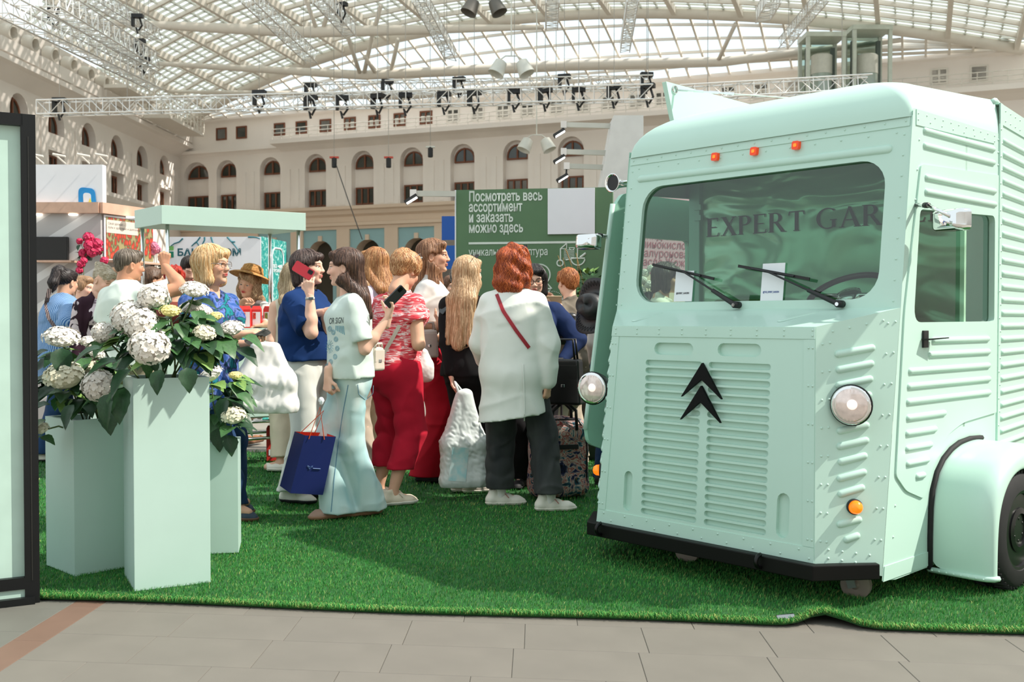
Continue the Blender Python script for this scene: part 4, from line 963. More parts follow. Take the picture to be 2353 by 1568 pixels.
# ---- planters
def planter(front, ang, size, h, label):
    t = thing('planter', label, 'planter', front, ang)
    s, w = size, .022
    m = MB()
    m.slab([(0, 0), (s, 0), (s, s), (0, s)], lambda a, b, c: Vector((a, b, c)), h, .004) if False else None
    fn = lambda a, b, c: Vector((a, b, c))
    sq = [(0, 0), (s, 0), (s, s), (0, s)]; iq = [(w, w), (s - w, w), (s - w, s - w), (w, s - w)]
    m.plate(sq, [iq], lambda a, b, c: Vector((a, b, h))); m.wall(sq[::-1], fn, 0.004, h); m.wall(iq, fn, h, h - .06); m.poly(sq[::-1], fn, .004)
    m.build('box', mat('planter_mint', (180, 206, 196), .42, var=.015), t, bevel=.0015)
    m = MB(); m.poly(iq, fn, h - .05); m.build('soil', mat('soil', (30, 24, 18), .95, bump=.4, bscale=80), t)
    return t
p2c = Vector((-1.670, 4.50, .014)); planter(p2c, math.radians(28), .33, .945, 'tallest mint planter, the front one of three, with a large white hydrangea')
p1c = Vector((-2.045, 4.76, .014)); planter(p1c, math.radians(46), .33, .735, 'medium height mint planter at the left, beside the black framed panel')
p3c = Vector((-1.665, 5.20, .014)); planter(p3c, math.radians(12), .26, .575, 'lowest mint planter, behind the right side of the tallest one')
# ---- hydrangeas
LV = [mat('leaf_dark', (34, 66, 38), .45, var=.2, scale=14, spec=.4), mat('leaf_mid', (58, 98, 52), .45, var=.2, scale=14, spec=.4), mat('leaf_fresh', (116, 150, 76), .5, var=.2, scale=14, spec=.4)]
STEM = mat('stem_green', (84, 104, 56), .6)
def leaf_mesh(wd, fold, droop, m_):
    nu, nv = 4, 9; V = []; 
    for j in range(nv + 1):
        t_ = j / nv; w = wd * (math.sin(PI * t_ ** .8) ** .9) * (1 - .35 * t_) + .004; w *= (1 + .05 * (-1) ** j)
        for i in range(nu + 1):
            u = (i / nu - .5) * 2; V.append((u * w, t_, fold * abs(u) * w - droop * t_ ** 2 + .012 * math.sin(9 * t_ + 2 * u)))
    F = [(j * 5 + i, j * 5 + i + 1, j * 5 + 6 + i, j * 5 + 5 + i) for j in range(nv) for i in range(nu)]
    me = mesh_np('leaf', V, F, True); me.materials.append(m_); return me
LEAF = [leaf_mesh(.42, .35, .25, LV[0]), leaf_mesh(.38, .3, .45, LV[0]), leaf_mesh(.45, .25, .3, LV[1]), leaf_mesh(.36, .4, .5, LV[1]), leaf_mesh(.42, .3, .2, LV[2]), leaf_mesh(.40, .3, .3, LV[0])]
def head_mesh(nm, m_, full, nfl, ps, gap=0.0):
    V = []; F = []; r_ = random.Random(nm); g = PI * (3 - 5 ** .5)
    for i in range(nfl):
        zz = 1 - (1 + (0.55 if full else 0.05)) * (i + .5) / nfl
        rr = math.sqrt(max(0, 1 - zz * zz)); a = g * i
        n = Vector((rr * math.cos(a), rr * math.sin(a), zz)) + Vector((r_.uniform(-.12, .12), r_.uniform(-.12, .12), r_.uniform(-.12, .12))); n.normalize()
        c = n * (1 + r_.uniform(-.06, .05)); s, u, _ = frame_from(n); ro = r_.uniform(0, PI / 2); cp = r_.uniform(.0, .12)
        for k in range(4):
            b = ro + k * PI / 2; e1 = s * math.cos(b) + u * math.sin(b); e2 = s * math.cos(b + PI / 2) + u * math.sin(b + PI / 2)
            o = len(V); L_ = ps * r_.uniform(.85, 1.15); q_ = lambda x, y, z: c + (e1 * x + e2 * y) * L_ * .78 + n * z * L_
            V += [c, q_(.30, .46, cp), q_(.80, .52, cp * 1.5), q_(1.12, .12, cp * 2.2), q_(1.02, -.30, cp * 2), q_(.45, -.42, cp)]; F += [(o, o + 1, o + 2, o + 3)[::-1], (o, o + 3, o + 4, o + 5)[::-1]]
    if not gap: b = MB().ball((0, 0, .0 if full else .1), .86, 12, 8); o = len(V); V += [Vector(v) for v in b.V]; F += [tuple(i + o for i in f) for f in b.F]
    me = mesh_np(nm, V, F, False); me.materials.append(m_); return me
PW1 = mat('petal_white', (226, 220, 210), .6, var=.03, scale=3); PC1 = mat('petal_cream', (222, 216, 190), .6, var=.05, scale=3); PY1 = mat('petal_yellow', (226, 214, 140), .6, var=.06, scale=3)
HM = [head_mesh('flower_head', PW1, True, 130, .24), head_mesh('flower_head_flat', PW1, False, 96, .24), head_mesh('flower_head_cream', PC1, False, 60, .25), head_mesh('flower_head_yellow', PY1, False, 60, .2), head_mesh('flower_head_b', PW1, True, 110, .27)]
def hydrangea(base, label, heads, cen, rad, nleaf, seed, extra=()):
    r_ = random.Random(seed); base = Vector(base); t = thing('hydrangea', label, 'plant', base); sm = MB()
    hubs = []
    for (px, py, D, rp, ty) in heads:
        P = at(px, py, D) - base; r = rp / FPX * D; o = obj('flower_head', HM[ty], None, t, P)
        view = (Vector((0, 0, 1.1)) - (P + base)).normalized(); tilt = Vector((r_.uniform(-.4, .4), -.45 if ty in (0, 4) else -.2, .75)).normalized()
        o.rotation_euler = tilt.to_track_quat('Z', 'Y').to_euler(); o.scale = (r, r, r * (.62 if ty in (1, 3) else .74 if ty == 2 else .9)); hubs.append((P, r))
        sp = Vector((r_.uniform(-.06, .06), r_.uniform(-.06, .06), -.03)); mid = (P * .6 + sp * .4) + Vector((r_.uniform(-.02, .02), 0, .02))
        MB().tube([sp, mid, P - Vector((0, 0, r * .3))], .0042, 6).build('stem', STEM, t, smooth=True)
    cen = Vector(cen) - base; n = 0
    spots = [(P - Vector((0, 0, r * .75)), P, 1) for P, r in hubs for _ in range(3)]
    def put(p, d, ln, k):
        d = d.normalized(); nrm = (Vector((0, 0, 1)) + d * .35 + Vector((0, -.25, 0))).normalized(); x = d.cross(nrm).normalized(); z = x.cross(d)
        M = Matrix((x, d, z)).transposed().to_4x4(); o = obj('leaf', LEAF[k], None, t, p); o.rotation_euler = M.to_euler(); o.scale = (ln, ln, ln)
    for (p, hp, _) in spots:
        a = r_.uniform(0, 2 * PI); d = Vector((math.cos(a), math.sin(a) * .8 - .2, r_.uniform(-.35, .15)))
        put(p + d * .01, d, r_.uniform(.075, .12), r_.choice((0, 2, 3, 4, 2)))
    for _ in range(nleaf):
        a = r_.uniform(0, 2 * PI); b = r_.uniform(-.5, 1.0); d = Vector((math.cos(a) * math.cos(b), math.sin(a) * math.cos(b) * .9, math.sin(b)))
        p = cen + Vector((d.x * rad[0], d.y * rad[1], d.z * rad[2])) * r_.uniform(.45, .95)
        d2 = Vector((d.x + r_.uniform(-.3, .3), d.y + r_.uniform(-.3, .3) - .15, d.z * .3 - r_.uniform(.0, .55)))
        put(p, d2, r_.uniform(.08, .14), r_.choice((0, 2, 1, 5, 2, 3, 4)))
    for (px, py, D, dx, dz, ln, k) in extra: put(at(px, py, D) - base, Vector((dx, -.35, dz)), ln, k)
hydrangea((-1.60, 4.72, .90), 'largest white hydrangea bush, growing from the tallest planter', [(352, 684, 4.62, 34, 0), (298, 730, 4.6, 40, 0), (325, 745, 4.52, 38, 0), (343, 797, 4.48, 45, 4), (391, 716, 4.55, 24, 3), (447, 668, 4.75, 31, 1), (438, 708, 4.85, 26, 1), (470, 768, 4.6, 26, 2), (531, 757, 4.75, 30, 1), (238, 766, 4.7, 26, 0), (468, 716, 4.85, 22, 1), (495, 728, 4.85, 18, 3)], at(390, 790, 4.7), (.27, .2, .19), 135, 3,
          [(255, 905, 4.42, -.35, -1, .15, 1), (285, 890, 4.42, -.15, -1, .16, 0), (300, 850, 4.42, -.6, -.7, .15, 0), (545, 800, 4.7, .9, -.4, .13, 5), (555, 775, 4.72, 1, -.1, .12, 3), (270, 830, 4.45, -1, -.3, .15, 0), (235, 800, 4.5, -1, -.2, .15, 1), (430, 845, 4.42, .2, -1, .11, 0), (370, 850, 4.42, -.2, -1, .11, 0)])
hydrangea((-2.05, 5.0, .70), 'white hydrangea in the medium planter at the left', [(141, 778, 4.85, 40, 1), (207, 788, 4.95, 22, 1), (222, 812, 4.9, 20, 1), (148, 868, 4.75, 46, 2), (204, 850, 4.9, 34, 2), (228, 888, 4.68, 38, 4), (90, 985, 4.75, 22, 2)], at(185, 880, 4.95), (.2, .18, .2), 80, 5,
          [(140, 800, 4.72, .2, -.8, .14, 5), (110, 805, 4.8, -.8, -.4, .12, 5), (115, 930, 4.7, -1, -.2, .12, 0), (170, 930, 4.65, -.4, -.9, .12, 0), (245, 940, 4.6, .3, -.9, .12, 0), (105, 965, 4.7, -.8, -.6, .11, 2)])
hydrangea((-1.53, 5.36, .54), 'small white hydrangea in the lowest planter, right of the tallest', [(537, 958, 5.2, 29, 2), (486, 862, 5.25, 28, 1), (541, 864, 5.35, 16, 3)], at(510, 930, 5.4), (.13, .13, .22), 52, 9,
          [(520, 915, 5.2, -.3, -.9, .13, 5), (545, 905, 5.25, .8, -.3, .12, 3), (500, 985, 5.22, .2, -1, .12, 0), (525, 1000, 5.22, .3, -1, .11, 0)])
# ---- kiosk cart with canopy
KA, KB, KC = Vector((-2.735, 8.0, 0)), Vector((-1.73, 8.6, 0)), Vector((-3.09, 8.39, 0)); KD = KB + KC - KA
t = thing('kiosk_cart', 'mint sales cart with flat canopy on four chrome posts', 'kiosk', (KA + KD) / 2); off = -(KA + KD) / 2
KM = mat('kiosk_mint', (178, 204, 192), .45, var=.015)
def boxq(Q, z0, z1): 
    m = MB(); Q = [q + off for q in Q]; k = 4
    return m.add([q + Vector((0, 0, z0)) for q in Q] + [q + Vector((0, 0, z1)) for q in Q], [(3, 2, 1, 0), (4, 5, 6, 7)] + [(i, (i + 1) % 4, 4 + (i + 1) % 4, 4 + i) for i in range(4)])
KQ = [KA, KB, KD, KC]
boxq(KQ, 1.968, 2.115).build('canopy', KM, t, bevel=.002)
ins = lambda q, f=.1: q.lerp((KA + KD) / 2, f)
for q in KQ: MB().tube([ins(q, .09) + off + Vector((0, 0, 1.1)), ins(q, .09) + off + Vector((0, 0, 1.97))], .0155, 10).build('post', CHROME, t, smooth=True)
boxq([ins(q, .03) for q in KQ], 1.12, 1.15).build('counter_top', KM, t, bevel=.002)
boxq([ins(q, .07) for q in KQ], .42, 1.12).build('cart_body', KM, t, bevel=.002)
for z in (.38, .24):
    MB().tube([ins(q, .1) + off + Vector((0, 0, z)) for q in KQ], .014, 8, closed=True).build('base_frame', CHROME, t, smooth=True)
for q in KQ:
    MB().tube([ins(q, .1) + off + Vector((0, 0, .12)), ins(q, .1) + off + Vector((0, 0, .42))], .014, 8).build('base_leg', CHROME, t)
    MB().lathe([(.05, -.015), (.06, -.01), (.06, .01), (.05, .015)], 16, Matrix.Translation(ins(q, .1) + off + Vector((0, 0, .075))) @ Matrix.Rotation(PI / 2, 4, 'Y')).build('cart_wheel', RUBBER, t)
# red product boxes in a row on the counter
RED = mat('box_red', (206, 48, 44), .5); INK = mat('ink_dark', (40, 40, 40), .6)
def rbox(p, ang, w, d, h, label, lab_c, group='red boxes on the cart counter', nm='product_box', sheet=True):
    t = thing(nm, label, 'box', p, ang, group)
    MB().box((0, 0, h / 2), (w, d, h)).build('carton', RED, t, bevel=.002)
    m = MB(); m.add([(-w / 2, -d / 2, h), (w / 2, -d / 2, h), (w / 2, d / 2, h), (-w / 2, d / 2, h), (-w / 2 * .8, 0, h + .03), (w / 2 * .8, 0, h + .03)], [(0, 1, 5, 4), (2, 3, 4, 5), (1, 2, 5), (3, 0, 4)]); m.build('box_flap', RED, t)
    if not sheet: return t
    m = MB(); m.box((.002, -d / 2 - .001, h * .47), (w * .82, .002, h * .8)); o = m.build('label_sheet', PAPER, t)
    MB().box((-w * .18, -d / 2 - .0025, h * .66), (w * .3, .002, h * .33)).build('label_picture', mat('print_%d' % lab_c[0], lab_c, .6, var=.5, scale=60), o)
    return t
ka = math.atan2((KB - KA).y, (KB - KA).x)
for i, (px, lc, nm_) in enumerate(((547, (196, 60, 40), 'leftmost red box on the cart counter, half hidden by the blonde woman'), (566, (196, 80, 44), 'second red box from the left on the cart counter'), (590, (186, 60, 40), 'third red box from the left on the cart counter'), (617, (120, 130, 60), 'red box with a greenish picture on the cart counter'), (640, (206, 90, 50), 'rightmost red box on the cart counter, by the cream top'))):
    fr_ = (px - 535) / 130.; q = KA.lerp(KB, .52 + .40 * i / 4) + Vector((-.07, .14, 1.15)); D = q.y
    P = at(px, 752, D); rbox(Vector((P.x, D, 1.15)), ka - .45, .078, .06, .155, nm_, lc)
P = at(631, 1060, 8.75); bx = rbox(Vector((P.x, 8.75, .015)), .25, .135, .12, .27, 'red carton with white symbols standing on the turf by the cart', (150, 30, 30), None, 'shipping_box', False)
m = MB(); m.box((-.035, -.0625, .075), (.03, .002, .05)); m.box((.012, -.0625, .075), (.035, .002, .035), Matrix.Rotation(.78, 3, 'Y')); m.build('printed_symbols', PAPER, bx)['kind'] = 'stuff'
# ---- left exhibition stand
D0 = 11.0; cx = at(232, 600, D0); wl = at(20, 600, D0)
GREYW = bpy.data.materials.new('striped_wall'); GREYW.use_nodes = True; nt = GREYW.node_tree; tc = nt.nodes.new('ShaderNodeTexCoord'); wv = nt.nodes.new('ShaderNodeTexWave'); mp = nt.nodes.new('ShaderNodeMapping'); mp.inputs['Rotation'].default_value = (0, math.radians(-58), 0); wv.inputs['Scale'].default_value = 1.15; wv.bands_direction = 'X'
cr_ = nt.nodes.new('ShaderNodeValToRGB'); cr_.color_ramp.interpolation = 'CONSTANT'; cr_.color_ramp.elements[0].color = (*lin((170, 166, 164)), 1); cr_.color_ramp.elements[1].position = .80; cr_.color_ramp.elements[1].color = (*lin((206, 204, 202)), 1)
nt.links.new(tc.outputs['Object'], mp.inputs[0]); nt.links.new(mp.outputs[0], wv.inputs[0]); nt.links.new(wv.outputs['Fac'], cr_.inputs[0]); nt.links.new(cr_.outputs[0], nt.nodes['Principled BSDF'].inputs['Base Color'])
WHITE = mat('panel_white', (232, 232, 236), .5, var=.015); WOOD = mat('trim_wood', (196, 160, 138), .5, var=.08, scale=12)
rdir = Vector((.39, .92, 0)).normalized()
t = thing('exhibition_stand', 'grey striped exhibition stand with wood trim and white fascia, far left', 'stand', (cx.x, D0, 0)); o_ = Vector((cx.x, D0, 0))
MB().box((-.7, .05, 1.18), (1.4, .1, 2.36)).build('wall_panel', GREYW, t)
m = MB(); m.slab([(0, 0), (.80, 0), (.80, 2.36), (0, 2.36)], lambda a, b, c: rdir * a + Vector((-rdir.y, rdir.x, 0)) * c + Vector((0, 0, b)), 0, .1); m.build('wall_panel', mat('grey_panel', (176, 172, 170), .6), t)
m = MB(); m.slab([(-1.4, 2.36), (0, 2.36), (0, 2.475), (-1.4, 2.475)], lambda a, b, c: Vector((a, c, b)), -.06, .1); m.build('wood_trim', WOOD, t)
m = MB(); m.slab([(-.03, 2.36), (.85, 2.36), (.85, 2.475), (-.03, 2.475)], lambda a, b, c: rdir * a + Vector((-rdir.y, rdir.x, 0)) * c + Vector((0, 0, b)), -.06, .1); m.build('wood_trim', WOOD, t)
fa = MB().box((-.69, .06, 2.68), (1.42, .1, .41)).build('fascia', WHITE, t)
m = MB(); lo = rpoly([(-.235, 2.475), (-.235, 2.645), (-.06, 2.625), (-.045, 2.475)], [.001, .06, .05, .001]); li = rpoly([(-.18, 2.476), (-.185, 2.585), (-.10, 2.575), (-.10, 2.476)], [.001, .04, .03, .001])
m.slab((lo if sum(lo[i - 1][0] * lo[i][1] - lo[i][0] * lo[i - 1][1] for i in range(len(lo))) > 0 else lo[::-1]), lambda a, b, c: Vector((a, c, b)), -.004, .0); m.build('logo', mat('logo_blue', (24, 140, 208), .5), fa)
m = MB(); m.slab((li if sum(li[i - 1][0] * li[i][1] - li[i][0] * li[i - 1][1] for i in range(len(li))) > 0 else li[::-1]), lambda a, b, c: Vector((a, c, b)), -.006, .0); m.build('logo_hole', WHITE, fa)
m = MB(); m.slab([(-.13, 2.476), (-.095, 2.476), (-.105, 2.53)], lambda a, b, c: Vector((a, c, b)), -.008, .0); m.build('logo_tip', mat('logo_yellow', (226, 214, 80), .5), fa)
for px in (86, 168, 255, 300):
    p = at(px, 484, D0 - .02 if px < 232 else D0 + .25) - o_; p.z = 2.35
    MB().lathe([(.05, 0), (.045, -.012), (0, -.014)], 14, Matrix.Translation(p)).build('downlight', mat('downlight', (255, 250, 240), .4, emit=3.0), t)
for i, px in enumerate((100, 150, 205, 245)):
    p = at(px, 376, D0) - o_; q = p + Vector((-.0, -.22, .05))
    MB().tube([p, q], .009, 6).build('lamp_arm', WHITEF, t); MB().bar(q + Vector((-.02, -.04, .01)), q + Vector((.1, .0, -.01)), .05, .02).build('arm_lamp', WHITEF, t, bevel=.005)
sc_ = thing('television', 'black wall television on the grey striped stand', 'television', Vector((at(118, 574, D0).x, D0 - .03, at(118, 574, D0).z)))
MB().box((0, 0, 0), (.39, .04, .27)).build('screen_body', BLACK, sc_, bevel=.004); MB().box((0, -.022, .003), (.375, .004, .252)).build('screen', mat('screen_black', (6, 6, 7), .15), sc_)
TOM = bpy.data.materials.new('tomato_print'); TOM.use_nodes = True; nt = TOM.node_tree; tc = nt.nodes.new('ShaderNodeTexCoord'); mp = nt.nodes.new('ShaderNodeMapping'); mp.inputs['Scale'].default_value = (1, 1, .55); vo = nt.nodes.new('ShaderNodeTexVoronoi'); vo.inputs['Scale'].default_value = 26
cr_ = nt.nodes.new('ShaderNodeValToRGB'); e_ = cr_.color_ramp.elements; e_[0].color = (*lin((226, 120, 92)), 1); e_[1].position = .22; e_[1].color = (*lin((196, 62, 40)), 1); e2 = e_.new(.46); e2.color = (*lin((150, 52, 36)), 1); e3 = e_.new(.52); e3.color = (*lin((84, 80, 52)), 1); e4 = e_.new(.75); e4.color = (*lin((150, 140, 96)), 1)
nt.links.new(tc.outputs['Object'], mp.inputs[0]); nt.links.new(mp.outputs[0], vo.inputs[0]); nt.links.new(vo.outputs['Distance'], cr_.inputs[0]); nt.links.new(cr_.outputs[0], nt.nodes['Principled BSDF'].inputs['Base Color'])
RN = Vector((rdir.y, -rdir.x, 0)); RP = lambda a, b, c: rdir * a + RN * -c + Vector((0, 0, b))
ps = thing('poster', 'poster of red tomatoes with a pale text box on the stand', 'poster', o_ + RN * .012)
m = MB(); m.slab([(.03, 1.86), (.78, 1.86), (.78, 2.35), (.03, 2.35)], RP, -.01, 0); m.build('poster_frame', WHITE, ps)
m = MB(); m.slab([(.05, 1.88), (.76, 1.88), (.76, 2.33), (.05, 2.33)], RP, -.014, -.010); pp = m.build('poster_print', TOM, ps)
m = MB(); m.slab([(.055, 2.16), (.52, 2.16), (.52, 2.30), (.055, 2.30)], RP, -.017, -.0141); bx_ = m.build('text_box', mat('textbox', (206, 196, 184), .6), pp)
place_text('Свой урожай –\nпуть к здоровью и долголетию', .034, INK, bx_, basis(RP(.075, 2.25, -.0175), rdir, (0, 0, 1)), line=1.25)
m = MB(); m.slab([(-.62, 1.83), (-.25, 1.83), (-.25, 1.85), (-.62, 1.85)], lambda a, b, c: Vector((a, c, b)), -.16, -.0); m.build('shelf', WOOD, t); m = MB(); m.slab([(0, 1.84), (.85, 1.84), (.85, 1.86), (0, 1.86)], RP, -.18, 0); m.build('shelf', WOOD, t)
# pink flower arrangements
PK = mat('petal_pink', (202, 36, 84), .6, var=.15, scale=20); PKL = mat('petal_rose', (214, 130, 158), .6, var=.1, scale=20)
HPK = head_mesh('peony', PK, True, 46, .42); HPL = head_mesh('peony_pale', PKL, True, 46, .42)
def bouquet(label, base, heads, me, nleaf, seed, vase):
    r_ = random.Random(seed); base = Vector(base); t = thing('bouquet', label, 'flowers', base)
    MB().lathe([(.035, 0), (.04, .01), (.05, vase), (.042, vase), (.03, .02)], 14).build('vase', mat('vase_dark', (46, 44, 40), .4), t, smooth=True)
    for (px, py, D, rp) in heads:
        P = at(px, py, D) - base; r = rp / FPX * D; o = obj('bloom', me, None, t, P); o.scale = (r,) * 3; o.rotation_euler = (r_.uniform(-.6, .9), r_.uniform(-.5, .5), 0)
        MB().tube([Vector((0, 0, vase * .8)), P * .55, P], .003, 5).build('stem', STEM, t)
    for _ in range(nleaf):
        P = at(*[a for a in r_.choice(heads)[:3]]) - base; d = Vector((r_.uniform(-1, 1), r_.uniform(-.8, .2), r_.uniform(-.7, .3))).normalized(); o = obj('leaf', LEAF[r_.choice((0, 2))], None, t, P * .9 + d * .02); o.rotation_euler = d.to_track_quat('Y', 'Z').to_euler(); o.scale = (.07,) * 3
bouquet('deep pink peony arrangement in front of the grey striped wall', (at(203, 597, 10.9).x, 10.9, 1.85), [(203, 547, 10.85, 12), (206, 566, 10.8, 13), (223, 561, 10.82, 12), (212, 579, 10.8, 12), (225, 576, 10.82, 11), (191, 583, 10.85, 10), (183, 555, 10.9, 7)], HPK, 14, 1, .10)
bouquet('pale pink peonies right of the tomato poster', (at(356, 612, 11.75).x, 11.75, 0.0), [(353, 566, 11.7, 10), (360, 574, 11.7, 9), (350, 580, 11.7, 8)], HPL, 10, 2, 1.75)
bouquet('low pink peonies on a stand behind the grey haired woman', (at(190, 650, 10.2).x, 10.2, 0.0), [(186, 608, 10.2, 9), (192, 600, 10.2, 8), (240, 600, 10.25, 9), (182, 622, 10.2, 8)], HPK, 16, 3, 1.5)
# ---- white brand wall with lettering
D1 = 12.2; A_, B_ = at(384, 700, D1), at(600, 700, D1 + .0); ww = B_.x - A_.x
t = thing('brand_wall', 'white exhibition wall with teal lettering and root drawings', 'wall panel', (A_.x, D1, 0)); o_ = Vector((A_.x, D1, 0))
MB().box((ww / 2, .04, 1.1), (ww, .08, 2.215)).build('wall_board', WHITE, t)
TEALD = mat('teal_dark', (14, 84, 96), .6)
P = at(407, 588, D1) - o_; place_text('БАШИНКОМ', .115, TEALD, t, basis(P + Vector((0, -.006, 0)), (1, 0, 0), (0, 0, 1)), width=(552 - 407) / FPX * D1, bold=.0035)
P = at(388, 592, D1) - o_
m = MB(); m.box((P.x + .02, -.003, P.z + .035), (.075, .004, .07)); m.build('logo', mat('logo_green', (18, 120, 96), .5), t); m = MB(); m.box((P.x + .02, -.003, P.z + .11), (.075, .004, .05)); m.build('logo_top', mat('logo_leaf', (120, 184, 100), .5), t)
cm = MB(); r_ = random.Random(4)
for pts_ in ([(420, 548), (412, 556), (400, 560), (392, 566)], [(460, 545), (452, 556), (456, 564), (455, 572)], [(470, 545), (470, 552), (465, 562), (464, 570)], [(485, 545), (488, 556), (495, 566), (500, 572)], [(522, 545), (532, 556), (540, 565), (545, 572), (548, 580)], [(570, 545), (582, 545), (590, 546), (597, 549)], [(452, 556), (446, 560), (440, 566)], [(532, 556), (540, 556)]):
    cm.tube([at(a, b, D1 - .004) - o_ for a, b in pts_], [.010 - .006 * i / len(pts_) for i in range(len(pts_))], 5)
cm.build('root_drawing', mat('root_teal', (36, 110, 124), .6), t)['kind'] = 'stuff'
P = at(411, 652, D1) - o_; place_text('я', .13, mat('ink_red', (190, 50, 46), .6), t, basis(P + Vector((0, -.006, 0)), (1, 0, 0), (0, 0, 1)), bold=.002)
TEAL = bpy.data.materials.new('teal_print'); TEAL.use_nodes = True; nt = TEAL.node_tree; no = nt.nodes.new('ShaderNodeTexNoise'); no.inputs['Scale'].default_value = 9; no.inputs['Distortion'].default_value = 2.5; tc = nt.nodes.new('ShaderNodeTexCoord'); cr_ = nt.nodes.new('ShaderNodeValToRGB'); cr_.color_ramp.elements[0].position = .5; cr_.color_ramp.elements[0].color = (*lin((20, 136, 130)), 1); cr_.color_ramp.elements[1].position = .72; cr_.color_ramp.elements[1].color = (*lin((170, 214, 206)), 1)
nt.links.new(tc.outputs['Object'], no.inputs[0]); nt.links.new(no.outputs['Fac'], cr_.inputs[0]); nt.links.new(cr_.outputs[0], nt.nodes['Principled BSDF'].inputs['Base Color'])
t2 = thing('teal_banner', 'narrow teal banner with a white rounded outline beside the white wall', 'banner', (B_.x, D1, 0)); od = Vector((at(658, 600, 12.9).x - B_.x, .7, 0)); wd_ = od.length; od.normalize(); ON = Vector((od.y, -od.x, 0)); TP = lambda a, b, c: od * a - ON * c + Vector((0, 0, b))
m = MB(); m.slab([(.02, 0), (wd_, 0), (wd_, 2.2), (.02, 2.215)], TP, 0, .02); m.build('banner_board', TEAL, t2)
m = MB(); L_ = rrect(wd_ * .42, 1.32, wd_ * .86, 2.10, .10, 6); m.tube([TP(a, b, -.004) for a, b in L_], .010, 5, closed=True); m.build('outline', WHITE, t2)
place_text('ВСЕ +400%\nУРОЖАЙ', .055, WHITE, t2, basis(TP(wd_ * .46, 1.86, -.006), od, (0, 0, 1)), bold=.001, width=wd_ * .36)
# ---- green banner wall
G0, G1 = at(1048, 437, 9.6), at(1408, 430, 9.38); gd_ = Vector((G1.x - G0.x, G1.y - G0.y, 0)); gw = gd_.length; gd_.normalize(); GN_ = Vector((gd_.y, -gd_.x, 0)); go = Vector((G0.x, G0.y, 0)); gh = G0.z
GP = lambda a, b, c=0.0: gd_ * a - GN_ * c + Vector((0, 0, b))
t = thing('green_banner_wall', 'tall green display wall with white Cyrillic lettering and icons', 'display', go)
m = MB(); m.slab([(0, 0), (gw, 0), (gw, gh), (0, gh)], GP, 0, .12); m.build('board', mat('banner_green', (90, 122, 88), .7, var=.03), t)
m = MB(); m.slab([(-.012, 0), (.0, 0), (.0, gh), (-.012, gh)], GP, -.004, .12); m.build('edge_strip', WHITE, t)
WINK = mat('ink_white', (214, 222, 212), .6)
def gpt(px, py):
    """point of the banner plane (metres along, height) seen at a photograph pixel"""
    a = at(px, py, 1.0) - Vector((0, 0, CAM_H)); k = ((go - Vector((0, 0, CAM_H))).dot(GN_)) / a.dot(GN_); P = Vector((0, 0, CAM_H)) + a * k; return (P - go).dot(gd_), P.z
for s_, x1, py, px1 in (('Посмотреть весь', 1077, 463, 1245), ('ассортимент', 1077, 487, 1200), ('и заказать', 1077, 511, 1178), ('можно здесь', 1077, 535, 1201), ('уникальная рецептура', 1077, 588, 1258)):
    a, z = gpt(x1, py); b, _ = gpt(px1, py); place_text(s_, .128 if py < 560 else .10, WINK, t, basis(GP(a, z, -.004), gd_, (0, 0, 1)), width=b - a, bold=.003 if py < 560 else .001)
m = MB(); (a, z), (b, z2) = gpt(1077, 562), gpt(1330, 556); m.slab([(a, z), (b, z), (b, z + .02), (a, z + .02)], GP, -.004, -.001); m.build('rule', WINK, t)
(a, z), (b, z2) = gpt(1259, 539), gpt(1367, 432); m = MB(); m.slab([(a, z), (b, z), (b, z2), (a, z2)], GP, -.02, 0); m.build('white_board', WHITE, t)
ic = MB()
def gl(pts_, r=.007, closed=False): ic.tube([GP(*gpt(*p), -.003) for p in pts_], r, 5, closed=closed)
def gc(cx_, cy_, r, n=24, w=.007, a0=0, a1=2 * PI): gl([(cx_ + r * math.cos(a0 + (a1 - a0) * k / n), cy_ + r * math.sin(a0 + (a1 - a0) * k / n)) for k in range(n + (a1 - a0 < 6))], w, a1 - a0 > 6)
gl([(1327, 560), (1327, 592), (1300, 598)]); gl([(1302, 560), (1288, 572), (1288, 600)]); gl([(1302, 560), (1302, 572), (1288, 572)], .005)
for k in range(7): gl([(1296, 575 + 3.4 * k), (1320, 575 + 3.4 * k)], .003)
gc(1287, 605, 7, 16); gl([(1312, 594), (1344, 594)]); gc(1328, 594, 16, 12, .007, 0.1, PI - .1); gl([(1333, 592), (1346, 582)], .01); gl([(1308, 570), (1320, 570)], .004); gc(1314, 569, 6, 8, .004, 0, PI)
gc(1240, 632, 24, 30); gl([(1225, 640), (1225, 628), (1233, 622), (1236, 612), (1240, 614), (1239, 624), (1250, 624), (1250, 644), (1238, 646), (1225, 640)], .006)
gl([(1247, 664), (1258, 652), (1268, 664)]); gl([(1225, 664), (1266, 664), (1262, 670), (1228, 670)], .007, True)
for k in range(26): a = PI + PI * k / 25; x_, y_ = 1268 + 32 * math.cos(a), 702 + 32 * math.sin(a); gl([(x_, y_), (x_ + 1.2, y_ + .3)], .005)
for cx_ in (1254, 1270, 1286): gc(cx_, 690, 7, 16)
ic.build('icons', WINK, t)['kind'] = 'stuff'
